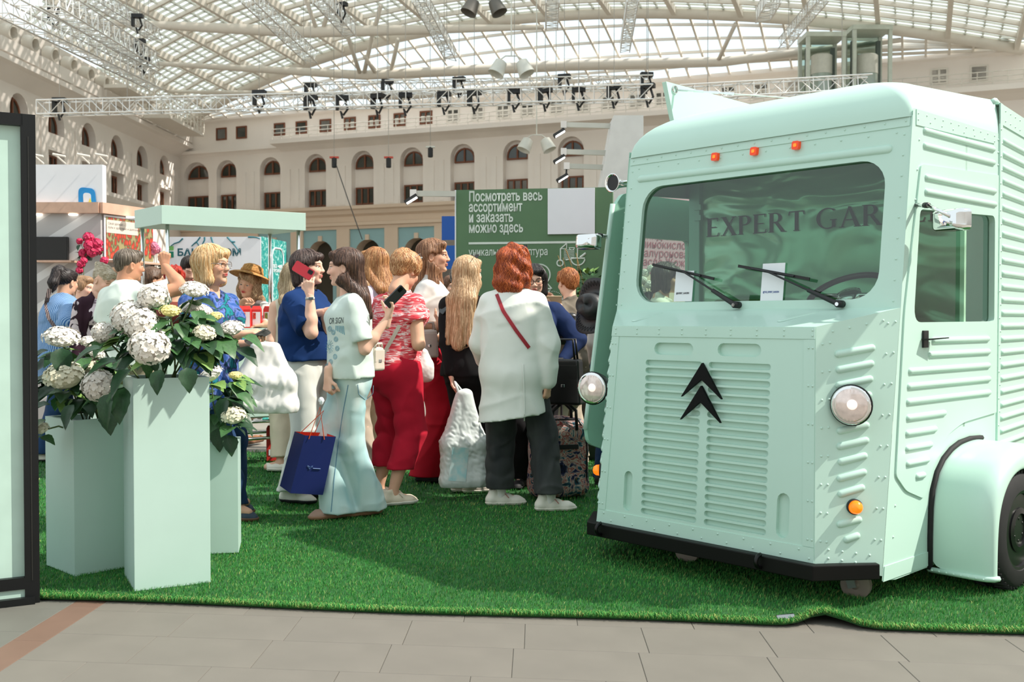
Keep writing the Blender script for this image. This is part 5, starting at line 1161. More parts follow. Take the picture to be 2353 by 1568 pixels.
def arm_lamp(label, p0, p1, D, led, host=None):
    t = thing('arm_lamp', label, 'lamp', at(*p0, D)); o_ = at(*p0, D); q = at(*p1, D) - o_
    m = MB(); m.bar((0, 0, 0), q, .045, .05); m.build('arm', mat('arm_grey', (190, 188, 178), .4, metal=.3), t)
    MB().box((q.x, q.y, q.z), (.06, .06, .07)).build('bracket', CHROME, t)
    e = at(*led, D) - o_; R = Matrix.Rotation(-.55, 3, 'Y'); MB().tube([q, e + Vector((.04, 0, .03))], .01, 5).box(e, (.13, .10, .035), R).build('lamp_head', BLACK, t)
    MB().box(e + R @ Vector((.0, -.03, -.018)), (.11, .07, .008), R).build('led_face', mat('led_white', (255, 255, 250), .3, emit=6), t)
arm_lamp('grey arm lamp reaching left from the green display wall', (1046, 446), (950, 445), 9.5, (945, 458))
# white tower with three lamp arms
D2 = 10.4; o_ = Vector((at(1410, 500, D2).x, D2, 0)); t = thing('white_tower', 'white sloped display tower behind the green wall and the van', 'tower', o_); x1 = at(1478, 500, D2).x - o_.x; zt = at(1440, 265, D2).z
m = MB(); sl = [(-.155, 0), (x1, 0), (x1, zt), (.0, zt), (-.13, at(1380, 430, D2).z)]; m.slab(sl, lambda a, b, c: Vector((a, c, b)), 0, .5); m.build('tower_body', mat('tower_white', (206, 204, 200), .6), t)
for p, led, lab in (((1405, 290), (1285, 306), 'upper'), ((1398, 352), (1285, 366), 'middle'), ((1390, 385), (1292, 409), 'lower')):
    arm_lamp('%s grey arm lamp on the white tower behind the van' % lab, p, (led[0] + 10, p[1] - 3), D2 + .3, led)
# blue panel
o_ = Vector((at(1034, 600, 11.2).x, 11.2, 0)); t = thing('blue_panel', 'narrow blue panel with a stone picture strip left of the green wall', 'panel', o_); zt = at(1034, 497, 11.2).z
for z0, z1, c in ((zt - .26, zt, (16, 78, 160)), (zt - .32, zt - .26, (120, 108, 98)), (zt - .58, zt - .32, (18, 84, 166)), (zt - .75, zt - .58, (92, 84, 76)), (0, zt - .75, (40, 62, 44))):
    MB().box((.02, .02, (z0 + z1) / 2), (.22, .04, z1 - z0)).build('printed_band', mat('band_%d_%d' % (c[0], c[1]), c, .5, var=.12 if c[2] < 110 else .02, scale=25), t)
# pink banner behind the van door
o_ = Vector((at(1450, 500, 8.7).x, 8.7, 0)); t = thing('pink_banner', 'pink banner with rose coloured Cyrillic words, seen through the van cab', 'banner', o_); bw = at(1660, 500, 9.1).x - o_.x; bd = Vector((bw, .5, 0)); bl = bd.length; bd.normalize(); BNN = Vector((bd.y, -bd.x, 0)); BP = lambda a, b, c=0.0: bd * a - BNN * c + Vector((0, 0, b)); bz = at(1450, 447, 8.7).z
m = MB(); m.slab([(0, 1.62), (bl, 1.62), (bl, bz), (0, bz)], BP, 0, .03); m.build('banner_sheet', mat('banner_pink', (214, 160, 176), .6, var=.02), t)
m = MB(); m.slab([(0, 0), (.03, 0), (.03, bz), (0, bz)], BP, .03, .06); m.build('banner_post', WHITEF, t); m = MB(); m.slab([(bl - .03, 0), (bl, 0), (bl, bz), (bl - .03, bz)], BP, .03, .06); m.build('banner_post', WHITEF, t)
place_text('Липиды\nаминокислоты\nгиалуроновая кислота\nМасло Жожоба\nЭкстракты', .095, mat('ink_rose', (176, 84, 104), .6), t, basis(BP(.04, at(1450, 547, 8.7).z, -.004), bd, (0, 0, 1)), line=.80)
m = MB(); m.slab([(.0, .0), (bl, 0), (bl, 1.62), (0, 1.62)], BP, .0, .03); m.build('lower_sheet', mat('banner_cream', (222, 204, 180), .6), t)
# foliage plant in front of the green wall and a white bouquet seen through the windscreen
base = Vector((at(1352, 700, 8.9).x, 8.9, .015)); t = thing('potted_plant', 'leafy green plant with thin twigs in front of the green wall', 'plant', base); r_ = random.Random(12)
MB().lathe([(.13, 0), (.14, .02), (.16, 1.2), (.15, 1.2), (.14, 1.16), (0, 1.15)], 20).build('tall_pot', mat('pot_dark', (40, 42, 40), .5), t, auto=40)
for _ in range(150):
    a = r_.uniform(0, 2 * PI); b = r_.uniform(-.4, 1.2); d = Vector((math.cos(a) * math.cos(b), math.sin(a) * math.cos(b), math.sin(b))); p = Vector((d.x * .19, d.y * .16, 1.38 + d.z * .26)) * 1.0; p = Vector((p.x * r_.uniform(.4, 1), p.y, p.z))
    o = obj('leaf', LEAF[r_.choice((0, 2, 3, 4, 0))], None, t, p); o.rotation_euler = (d + Vector((0, 0, -.3))).to_track_quat('Y', 'Z').to_euler(); s_ = r_.uniform(.04, .075); o.scale = (s_, s_, s_)
for k in range(6):
    a = r_.uniform(-.25, -.05); MB().tube([Vector((-.05, 0, 1.2)), Vector((a * .8, -.05, 1.5)), Vector((a - .02 * k, -.06, 1.72 + .02 * k))], .003, 4).build('twig', mat('twig', (150, 120, 70), .7), t)
bouquet('white flowers with green leaves seen through the windscreen', (at(1488, 690, 8.4).x, 8.4, 0.0), [(1482, 628, 8.4, 10), (1496, 618, 8.4, 9), (1478, 645, 8.35, 9), (1490, 655, 8.35, 10), (1476, 668, 8.35, 9)], HM[4], 24, 6, 1.45)
# plastic cup on the floor
p = at(1803, 1441, 4.06); p.z = .024; Mx = Matrix.Rotation(.1, 4, 'Z') @ Matrix.Rotation(PI / 2, 4, 'Y')
cup = MB().lathe([(.0, -.034), (.017, -.034), (.0225, .034), (.0235, .035), (.0215, .034), (.016, -.031), (0, -.031)], 20, Mx).build('plastic_cup', glass('cup_plastic', (226, 226, 222), .25), None, smooth=True, loc=p); tag(cup, 'small clear plastic cup lying on the floor at the turf edge', 'cup')
# ================================================================ PEOPLE: bodies, clothes and hair grown as smooth implicit surfaces
V3 = lambda *a: np.array(a, float)
class Field:
    def __init__(s, lo, hi, h):
        s.h = h; s.lo = np.array(lo, float); s.n = (np.ceil((np.array(hi) - s.lo) / h).astype(int) + 1)
        s.d = np.full(s.n, 9.0, np.float32)
    def blk(s, lo, hi):
        i0 = np.clip(np.floor((np.array(lo) - s.lo) / s.h).astype(int), 0, s.n); i1 = np.clip(np.ceil((np.array(hi) - s.lo) / s.h).astype(int) + 1, 0, s.n)
        if (i1 <= i0).any(): return None
        sl = tuple(slice(a, b) for a, b in zip(i0, i1))
        g = [(s.lo[k] + s.h * np.arange(i0[k], i1[k])).astype(np.float32) for k in range(3)]
        return sl, g[0][:, None, None], g[1][None, :, None], g[2][None, None, :]
    def put(s, sl, dp, k, op):
        d = s.d[sl]
        if op == 'add':
            if k > 0: hh = np.clip(.5 + .5 * (d - dp) / k, 0, 1); s.d[sl] = d + (dp - d) * hh - k * hh * (1 - hh)
            else: s.d[sl] = np.minimum(d, dp)
        else:
            if k > 0: hh = np.clip(.5 - .5 * (d + dp) / k, 0, 1); s.d[sl] = d + (-dp - d) * hh + k * hh * (1 - hh)
            else: s.d[sl] = np.maximum(d, -dp)
        return s
    def cone(s, a, b, r1, r2, k=.02, op='add', ax=None, sc=1.0):
        a, b = np.array(a, float), np.array(b, float); m = max(r1, r2) + k + 2.5 * s.h
        B = s.blk(np.minimum(a, b) - m, np.maximum(a, b) + m)
        if B is None: return s
        sl, X, Y, Z = B; X, Y, Z = X - a[0], Y - a[1], Z - a[2]; ba = b - a
        if ax is not None:
            n = np.array(ax, float); n /= np.linalg.norm(n); e = (X * n[0] + Y * n[1] + Z * n[2]) * (sc - 1); X, Y, Z = X + n[0] * e, Y + n[1] * e, Z + n[2] * e; ba = ba + n * (ba @ n) * (sc - 1)
        L = max(ba @ ba, 1e-9); t = np.clip((X * ba[0] + Y * ba[1] + Z * ba[2]) / L, 0, 1)
        dp = np.sqrt((X - t * ba[0]) ** 2 + (Y - t * ba[1]) ** 2 + (Z - t * ba[2]) ** 2) - (r1 + (r2 - r1) * t)
        return s.put(sl, dp.astype(np.float32), k, op)
    def ell(s, c, r, k=.02, op='add', R=None):
        c = np.array(c, float); r = np.array(r, float); m = max(r) + k + 2.5 * s.h
        B = s.blk(c - m, c + m)
        if B is None: return s
        sl, X, Y, Z = B; X, Y, Z = X - c[0], Y - c[1], Z - c[2]
        if R is not None: R = np.array(R); X, Y, Z = (X * R[0, i] + Y * R[1, i] + Z * R[2, i] for i in range(3))
        k0 = np.sqrt((X / r[0]) ** 2 + (Y / r[1]) ** 2 + (Z / r[2]) ** 2); k1 = np.sqrt((X / r[0] ** 2) ** 2 + (Y / r[1] ** 2) ** 2 + (Z / r[2] ** 2) ** 2)
        return s.put(sl, (k0 * (k0 - 1) / np.maximum(k1, 1e-6)).astype(np.float32), k, op)
    def cut(s, n, p):
        n = np.array(n, float); n /= np.linalg.norm(n); c = float(n @ np.array(p, float)); _, X, Y, Z = s.blk(s.lo, s.lo + s.h * (s.n - 1))
        s.d = np.maximum(s.d, (X * n[0] + Y * n[1] + Z * n[2] - c).astype(np.float32)); return s
    def cuthalf(s, n, p, sd):
        n = np.array(n, float); c = float(n @ np.array(p, float)); _, X, Y, Z = s.blk(s.lo, s.lo + s.h * (s.n - 1)); pl = (X * n[0] + Y * n[1] + Z * n[2] - c).astype(np.float32)
        s.d = np.where(X * sd > 0, np.maximum(s.d, pl), s.d); return s
    def disp(s, fn, band=.05):
        i = np.argwhere(np.abs(s.d) < band)
        if len(i): P = s.lo + s.h * i; s.d[tuple(i.T)] += fn(P[:, 0], P[:, 1], P[:, 2]).astype(np.float32)
        return s
    def mesh(s):
        d, lo, h = s.d, s.lo, s.h; g = d < 0
        g[0] = g[-1] = False; g[:, 0] = g[:, -1] = False; g[:, :, 0] = g[:, :, -1] = False; d = np.where(g, d, np.maximum(d, 1e-4))
        n = np.array(g.shape) - 1; cnt = np.zeros(n, np.int8); offs = [(a, b, c) for a in (0, 1) for b in (0, 1) for c in (0, 1)]
        for o in offs: cnt += g[o[0]:o[0] + n[0], o[1]:o[1] + n[1], o[2]:o[2] + n[2]]
        mk = (cnt > 0) & (cnt < 8); idx = np.argwhere(mk); vid = np.full(n, -1, np.int64); vid[mk] = np.arange(len(idx))
        acc = np.zeros((len(idx), 3)); c = np.zeros(len(idx))
        D8 = {o: d[idx[:, 0] + o[0], idx[:, 1] + o[1], idx[:, 2] + o[2]].astype(float) for o in offs}
        for o in offs:
            for k in range(3):
                if o[k]: continue
                q = list(o); q[k] = 1; q = tuple(q); a, b = D8[o], D8[q]; m = (a < 0) != (b < 0); t = np.where(m, a / np.where(a == b, 1, a - b), 0)
                p = np.tile(np.array(o, float), (len(idx), 1)); p[:, k] += t; acc += p * m[:, None]; c += m
        V = lo + h * (idx + acc / np.maximum(c, 1)[:, None]); F = []
        for k in range(3):
            u, v = (k + 1) % 3, (k + 2) % 3; sl0 = [slice(None)] * 3; sl1 = [slice(None)] * 3; sl0[k] = slice(0, -1); sl1[k] = slice(1, None)
            a, b = g[tuple(sl0)], g[tuple(sl1)]; e = np.argwhere(a != b)
            if not len(e): continue
            e = e[(e[:, u] > 0) & (e[:, v] > 0) & (e[:, u] < g.shape[u] - 1) & (e[:, v] < g.shape[v] - 1)]
            du = np.zeros(3, int); du[u] = 1; dv = np.zeros(3, int); dv[v] = 1
            Q = np.stack([vid[tuple((e - w).T)] for w in (0 * du, du, du + dv, dv)], 1); ok = (Q >= 0).all(1); Q = Q[ok]; fl = a[tuple(e[ok].T)]
            Q[~fl] = Q[~fl][:, ::-1]; F.append(Q)
        F = np.concatenate(F) if F else np.zeros((0, 4), int)
        return V, F
def mk(V, F, name='m', col=None, smooth=True):
    me = bpy.data.meshes.new(name); me.vertices.add(len(V)); me.vertices.foreach_set('co', np.asarray(V, np.float32).reshape(-1))
    me.loops.add(F.size); me.loops.foreach_set('vertex_index', F.reshape(-1).astype(np.int32)); me.polygons.add(len(F)); me.polygons.foreach_set('loop_start', (np.arange(len(F)) * F.shape[1]).astype(np.int32))
    me.update(calc_edges=True)
    if smooth: me.polygons.foreach_set('use_smooth', np.ones(len(F), bool))
    if col is not None:
        ca = me.color_attributes.new('Col', 'FLOAT_COLOR', 'POINT'); ca.data.foreach_set('color', np.concatenate([col, np.ones((len(col), 1))], 1).astype(np.float32).reshape(-1))
    return me
def wob(seed, f=(10, 10, 10), amp=.004, n=6):
    r = np.random.default_rng(seed); K = r.normal(0, 1, (n, 3)) * np.array(f); ph = r.uniform(0, 6.28, n)
    def fn(x, y, z):
        o = 0
        for i in range(n): o = o + np.sin(K[i, 0] * x + K[i, 1] * y + K[i, 2] * z + ph[i])
        return amp * o / math.sqrt(n)
    return fn
def folds(seed, amp, f=(18, 18, 26)):
    a, b = wob(seed, f, 1.0, 7), wob(seed + 1, (5, 5, 5), 1.0, 4)
    return lambda x, y, z: amp * (np.abs(a(x, y, z)) * -1.1 + .6) * (.55 + .45 * np.sin(2 * b(x, y, z)))
def ridges(seed, amp, f=(8, 8, 5)):
    a, b, w = wob(seed, f, 1.0, 5), wob(seed + 1, (f[2], f[0], f[1]), 1.0, 5), wob(seed + 2, (6, 6, 6), .05, 4)
    return lambda x, y, z: -amp * (np.clip(1 - np.abs(a(x + w(x, y, z), y, z)) * 1.5, 0, 1) ** 2.2 + .8 * np.clip(1 - np.abs(b(x, y, z + w(x, y, z))) * 1.7, 0, 1) ** 2.2 - .3)
SKIN = mat('skin', (0, 0, 0), .55, attr='Col', var=.035, scale=18, spec=.35, sss=.05)
EYEW = mat('eye_white', (214, 208, 200), .2); EYED = mat('eye_iris', (58, 44, 34), .15)
_b = MB().ball((0, 0, 0), 1, 14, 10); EYE = mesh_np('eye', [Vector((v[0], v[2], v[1])) for v in [Vector(q) for q in _b.V]], [f[::-1] for f in _b.F], True); EYE.materials.append(EYEW); EYE.materials.append(EYED)
for p in EYE.polygons:
    if p.center.y > .80: p.material_index = 1
def nrm(v): v = np.array(v, float); return v / max(np.linalg.norm(v), 1e-9)
def ik(a, t, l1, l2, pole):
    a, t = np.array(a, float), np.array(t, float); d = t - a; L = np.linalg.norm(d); Lm = (l1 + l2) * .995
    if L > Lm: t = a + d * Lm / L; d = t - a; L = Lm
    u = d / L; p = np.array(pole, float); p = p - u * (p @ u); p = nrm(p); x = (l1 * l1 - l2 * l2 + L * L) / (2 * L); h = math.sqrt(max(l1 * l1 - x * x, 0)); return a + u * x + p * h, t
def rotm(yaw, pitch, roll=0):
    """columns = right, forward, up; yaw turns left, pitch looks down, roll tilts"""
    return np.array(Matrix.Rotation(yaw, 3, 'Z') @ Matrix.Rotation(-pitch, 3, 'X') @ Matrix.Rotation(roll, 3, 'Y'))
def hand(F, w, f, n, right, s=1.0, curl=(25, 35, 25), spread=.10, thumb=35, point=None):
    f, n = nrm(f), np.array(n, float); n = nrm(n - f * (n @ f)); t = np.cross(f, n) if right else np.cross(n, f)
    F.cone(w - f * .03 * s, w + f * .02 * s, .021 * s, .023 * s, .015, ax=n, sc=1.35)
    for i, (o, L) in enumerate(((.029, .074), (.010, .082), (-.010, .076), (-.028, .060))):
        kn = w + (f * (.088 - .006 * abs(i - 1)) + t * o) * s; F.cone(w + f * .018 * s + t * o * .6 * s, kn, .0125 * s, .0105 * s, .012)
        d = nrm(f + t * o / .03 * spread * .5); p = kn; c = [math.radians(x) for x in (point if (point and i == 0) else curl)]; r = .0088 * s
        for j, q in enumerate((.44, .31, .25)):
            cs, sn = math.cos(c[j]), math.sin(c[j]); ax = nrm(np.cross(d, n)); nn = nrm(np.cross(ax, d)); d = nrm(d * cs + nn * sn); q_ = p + d * L * q * s; F.cone(p, q_, r, r * .92, .004); p = q_; r *= .93
    b = w + (f * .028 + t * .022 + n * .006) * s; a = math.radians(thumb); d1 = nrm(f * .55 + t * math.cos(a) + n * math.sin(a) * .8); p1 = b + d1 * .038 * s; F.cone(w + f * .01 * s + t * .012 * s, b, .013 * s, .0125 * s, .01); F.cone(b, p1, .0125 * s, .0105 * s, .006)
    d2 = nrm(f * .8 + t * .25 + n * math.sin(a) * .8); p2 = p1 + d2 * .026 * s; F.cone(p1, p2, .0100 * s, .0090 * s, .004); F.cone(p2, p2 + nrm(d2 + n * .3) * .020 * s, .009 * s, .0072 * s, .004)
def hexc(c): return np.array(lin(c))
def person(label, px, D, H=1.66, face=0.0, skin=(216, 168, 142), fat=1.0, man=False, lean=0.0, hyaw=0.0, hpitch=0.0, hroll=0.0, arms=None, feet=None, top=None, bottom=None, hair=None, shoes=None, lips=(186, 96, 88), glasses=None, detail=1, sway=0.0, eyes=True, seed=1, beard=None, z0=.016):
    X = at(px, 735, D).x; a = math.radians(face); rz = a + PI; s = H / 1.70; root = thing('person', label, 'person', (X, D, z0), rz)
    c, sn = math.cos(rz), math.sin(rz)
    def loc(P): P = np.array(P, float) - V3(X, D, z0); return V3(c * P[0] + sn * P[1], -sn * P[0] + c * P[1], P[2])
    def tgt(q):
        if q[0] == 'W': return loc(at(q[1], q[2], q[3]))
        return np.array(q, float) * s
    J = {}; pel = V3(0, 0, .93 * s); J['pel'] = pel; cl, sl_ = math.cos(lean), math.sin(lean); sp = lambda h: pel + V3(sway * h / .5 * s, sl_ * h * s, cl * h * s)
    wai, che, sho, nec = sp(.15), sp(.305), sp(.414), sp(.492); sw = (.168 if man else .150) * s * (1 + .35 * (fat - 1))
    RH = rotm(math.radians(hyaw), math.radians(hpitch), math.radians(hroll)); hd = nec + V3(0, .012, .048) * s + RH @ V3(0, .012, .105) * s
    hl = lambda p: hd + RH @ (np.array(p, float) * s)
    base = hexc(skin); wid = fat * s
    shp = {+1: sho + V3(sw, 0, 0), -1: sho + V3(-sw, 0, 0)}; AR = {}
    arms = arms or {}
    for sd, nm in ((1, 'R'), (-1, 'L')):
        q = arms.get(nm, {}); t = tgt(q['to']) if 'to' in q else shp[sd] + V3(sd * .06 * s, .03 * s, -.52 * s) + V3(sd * (fat - 1) * .10, 0, 0)
        el, wr = ik(shp[sd], t, .285 * s, .245 * s, np.array(q.get('pole', (sd * .25, -1, -.1)), float)); AR[sd] = (el, wr, q)
    feet = feet or {}; LG = {}
    for sd, nm in ((1, 'R'), (-1, 'L')):
        q = feet.get(nm, {}); hip = pel + V3(sd * .085 * wid, 0, -.03 * s)
        p = tgt(q['at']) if 'at' in q else V3(sd * .10 * s, 0, 0); ank = V3(p[0], p[1], .085 * s); h_ = math.radians(q.get('turn', sd * -8)); kn, ank = ik(hip, ank, .425 * s, .42 * s, (sd * .1, 1, 0)); LG[sd] = (hip, kn, ank, h_, p)
    # ---- body
    hv = .010 if detail >= 1 else .014
    allp = [hd + V3(0, 0, .2 * s)] + [p for k in AR for p in AR[k][:2]] + [LG[k][2] for k in LG]
    lo = np.min(allp, 0) - .30 * s; hi = np.max(allp, 0) + .30 * s; lo[2] = -.03; lo[:2] = np.minimum(lo[:2], -.28 * wid); hi[:2] = np.maximum(hi[:2], .28 * wid)
    def torso(F, inf=0.0, k=.05, bust=True):
        Y = (0, 1, 0)
        F.cone(pel + V3(0, 0, -.06 * s), wai, .150 * wid + inf, .128 * wid + inf, k, ax=Y, sc=1.32); F.cone(wai, che, .128 * wid + inf, .146 * wid + inf, k, ax=Y, sc=1.3); F.cone(che, sho + V3(0, 0, -.04 * s), .146 * wid + inf, .110 * wid + inf, k, ax=Y, sc=1.42)
        F.cone(shp[1] - V3(.035 * s, 0, 0), shp[-1] + V3(.035 * s, 0, 0), .050 * s + inf * .8, .050 * s + inf * .8, k * .7); F.cone(sho + V3(0, -.012, 0), nec + V3(0, -.006, .012) * s, .062 * s + inf * .7, .046 * s + inf * .7, .03)
        F.ell(pel + V3(0, -.055 * wid, -.05 * s), (.135 * wid + inf, .088 * wid + inf, .105 * s + inf), k)
        if not man and bust:
            for sd in (1, -1): F.ell(che + V3(sd * .072 * wid, .088 * wid, .02 * s), (.062 * wid + inf, .058 * wid + inf, .064 * s + inf), k)
        if fat > 1.1: F.ell(wai + V3(0, .05 * wid, -.02 * s), (.12 * wid + inf, .095 * wid + inf, .13 * s + inf), k)
    B = Field(lo, hi, hv); torso(B)
    for sd in (1, -1):
        el, wr, q = AR[sd]; af = (1 + .6 * (fat - 1)) * (1.12 if man else 1)
        B.cone(shp[sd], el, .047 * s * af, .038 * s * af, .03); B.cone(el, el + (wr - el) * .35, .037 * s * af, .038 * s * af, .02); B.cone(el + (wr - el) * .35, wr, .038 * s * af, .024 * s * af, .02)
        hip, kn, ank, h_, p = LG[sd]; lf = 1 + .5 * (fat - 1)
        B.cone(hip, kn, .083 * s * lf, .052 * s * lf, .03); B.cone(kn, kn + (ank - kn) * .35 + V3(0, -.012, 0), .050 * s * lf, .054 * s * lf, .02); B.cone(kn + (ank - kn) * .35 + V3(0, -.012, 0), ank, .052 * s * lf, .033 * s, .02)
        fd = V3(-math.sin(h_) * 1, math.cos(h_), 0); B.cone(ank + V3(0, 0, -.03 * s), ank + fd * .12 * s + V3(0, 0, -.055 * s), .036 * s, .026 * s, .02)
    B.cone(nec - V3(0, 0, .03), hd + RH @ V3(0, -.02, -.03) * s, .056 * s * (1.15 if man else 1), .052 * s * (1.1 if man else 1), .03)
    parts = [B.mesh()]
    # ---- head
    h2 = .0036 if detail >= 2 else (.0046 if detail == 1 else .0065)
    Hf = Field(hd - .19 * s, hd + .17 * s, h2); E = lambda p, r, k=.012, op='add': Hf.ell(hl(p), np.array(r) * s, k, op, RH); C_ = lambda p, q, r1, r2, k=.01, op='add': Hf.cone(hl(p), hl(q), r1 * s, r2 * s, k, op)
    E((0, -.014, .035), (.073, .094, .085), .01); E((0, .018, -.030), (.060, .072, .080), .03); E((0, .012, -.060), (.052, .055, .045), .03); E((0, .074, -.092), (.019, .016, .014), .022)
    E((0, .076, .030), (.050, .018, .016), .02); 
    for sd in (1, -1):
        E((sd * .033, .066, -.022), (.024, .022, .022), .02); E((sd * .031, .094, .008), (.017, .014, .012), .012, 'sub'); E((sd * .076, -.008, -.006), (.010, .018, .030), .008); E((sd * .083, -.004, -.006), (.006, .010, .019), .006, 'sub')
        C_((sd * .016, .089, .0165), (sd * .045, .080, .0155), .0045, .0035, .006); C_((sd * .018, .085, -.002), (sd * .043, .080, .0), .0035, .003, .006)
    C_((0, .088, .022), (0, .103, -.020), .0070, .0105, .012); E((0, .1045, -.022), (.0115, .010, .009), .008)
    for sd in (1, -1): E((sd * .011, .098, -.026), (.009, .010, .008), .008)
    E((0, .090, -.050), (.022, .010, .0062), .006); E((0, .088, -.0605), (.019, .010, .007), .006); E((0, .101, -.0552), (.022, .006, .0016), .003, 'sub')
    C_((0, -.02, -.03), (0, -.035, -.16), .050 * (1.15 if man else 1), .054 * (1.15 if man else 1), .03)
    Vh, Fh = Hf.mesh(); parts.append((Vh, Fh))
    q_ = (Vh - hd) @ RH / s; colh = np.tile(base, (len(Vh), 1)); lipc = hexc(lips)
    ml = np.exp(-((q_[:, 0] / .021) ** 4)) * np.exp(-(((q_[:, 2] + .055) / .0105) ** 4)) * (q_[:, 1] > .07); colh = colh * (1 - ml[:, None]) + lipc * ml[:, None]
    if hair is not None and not (hair.get('nobrow')):
        bc = hexc(hair.get('brow', hair['col'])) * .8
        for sd in (1, -1):
            mb_ = np.exp(-(((q_[:, 0] - sd * .033) / .019) ** 4)) * np.exp(-(((q_[:, 2] - .030 + .12 * np.abs(np.abs(q_[:, 0]) - .036)) / .0045) ** 4)) * (q_[:, 1] > .05); colh = colh * (1 - .75 * mb_[:, None]) + bc * .75 * mb_[:, None]
            me_ = np.exp(-(((q_[:, 0] - sd * .032) / .015) ** 4)) * np.exp(-(((q_[:, 2] - .0125) / .003) ** 2)) * (q_[:, 1] > .06); colh = colh * (1 - .6 * me_[:, None]) + np.array([.03, .02, .015]) * .6 * me_[:, None]
    ck = np.exp(-(((np.abs(q_[:, 0]) - .04) / .02) ** 2 + ((q_[:, 2] + .025) / .022) ** 2)) * (q_[:, 1] > .03); colh = colh * (1 - .25 * ck[:, None] * np.array([.2, .9, .9]))
    if beard: mb_ = ((q_[:, 2] < -.035) & (q_[:, 1] > .0) & ~((np.abs(q_[:, 0]) < .02) & (q_[:, 2] > -.066) & (q_[:, 2] < -.045))).astype(float) * .55; colh = colh * (1 - mb_[:, None]) + hexc(beard) * mb_[:, None]
    # ---- hands
    for sd in (1, -1):
        el, wr, q = AR[sd]
        if q.get('hide'): continue
        fdir = q.get('dir'); fdir = nrm(wr - el) if fdir is None else nrm(np.array(fdir, float)); n_ = np.array(q.get('palm', (-sd, .2, 0)), float)
        if q.get('world'): 
            R_ = np.array([[c, sn, 0], [-sn, c, 0], [0, 0, 1]]); fdir = nrm(R_ @ np.array(q['dir'], float)) if q.get('dir') is not None else fdir; n_ = R_ @ n_
        Fd = Field(wr + fdir * .07 * s - .135, wr + fdir * .07 * s + .135, .0036 if detail >= 1 else .0055); Fd.cone(wr - fdir * .05 * s, wr, .026 * s, .0235 * s, .01)
        hand(Fd, wr + nrm(wr - el) * 0, fdir, n_, sd > 0, s * (1.08 if man else .98) * 1.0, q.get('curl', (22, 35, 25)), q.get('spread', .10), q.get('thumb', 35), q.get('point')); parts.append(Fd.mesh())
    V = []; F = []; Cc = []; o = 0
    for i, (v, f) in enumerate(parts): V.append(v); F.append(f + o); o += len(v); Cc.append(colh if i == 1 else np.tile(base, (len(v), 1)))
    body = obj('body', mk(np.concatenate(V), np.concatenate(F), 'body', np.concatenate(Cc)), SKIN, root)
    if eyes and hpitch < 13:
        for sd in (1, -1):
            e = obj('eye', EYE, None, root, Vector(hl((sd * .031, .0762, .0050)))); r_ = .0108 * s; e.scale = (r_ * 1.1, r_, r_ * .72)
            e.rotation_euler = (Matrix(RH.tolist()) @ Matrix.Rotation(math.radians(-hpitch * .2), 3, 'X')).to_euler()
    P = dict(root=root, s=s, wid=wid, pel=pel, wai=wai, che=che, sho=sho, nec=nec, hd=hd, RH=RH, hl=hl, shp=shp, AR=AR, LG=LG, loc=loc, torso=torso, lo=lo, hi=hi, seed=seed, fat=fat, M=Matrix.Translation((X, D, z0)) @ Matrix.Rotation(rz, 4, 'Z'), meshes={}, man=man)
    for spec in (bottom or []): garment(P, spec)
    for spec in (top or []): garment(P, spec)
    if hair: make_hair(P, hair, detail)
    if shoes: make_shoes(P, shoes)
    if glasses: make_glasses(P, glasses)
    return P
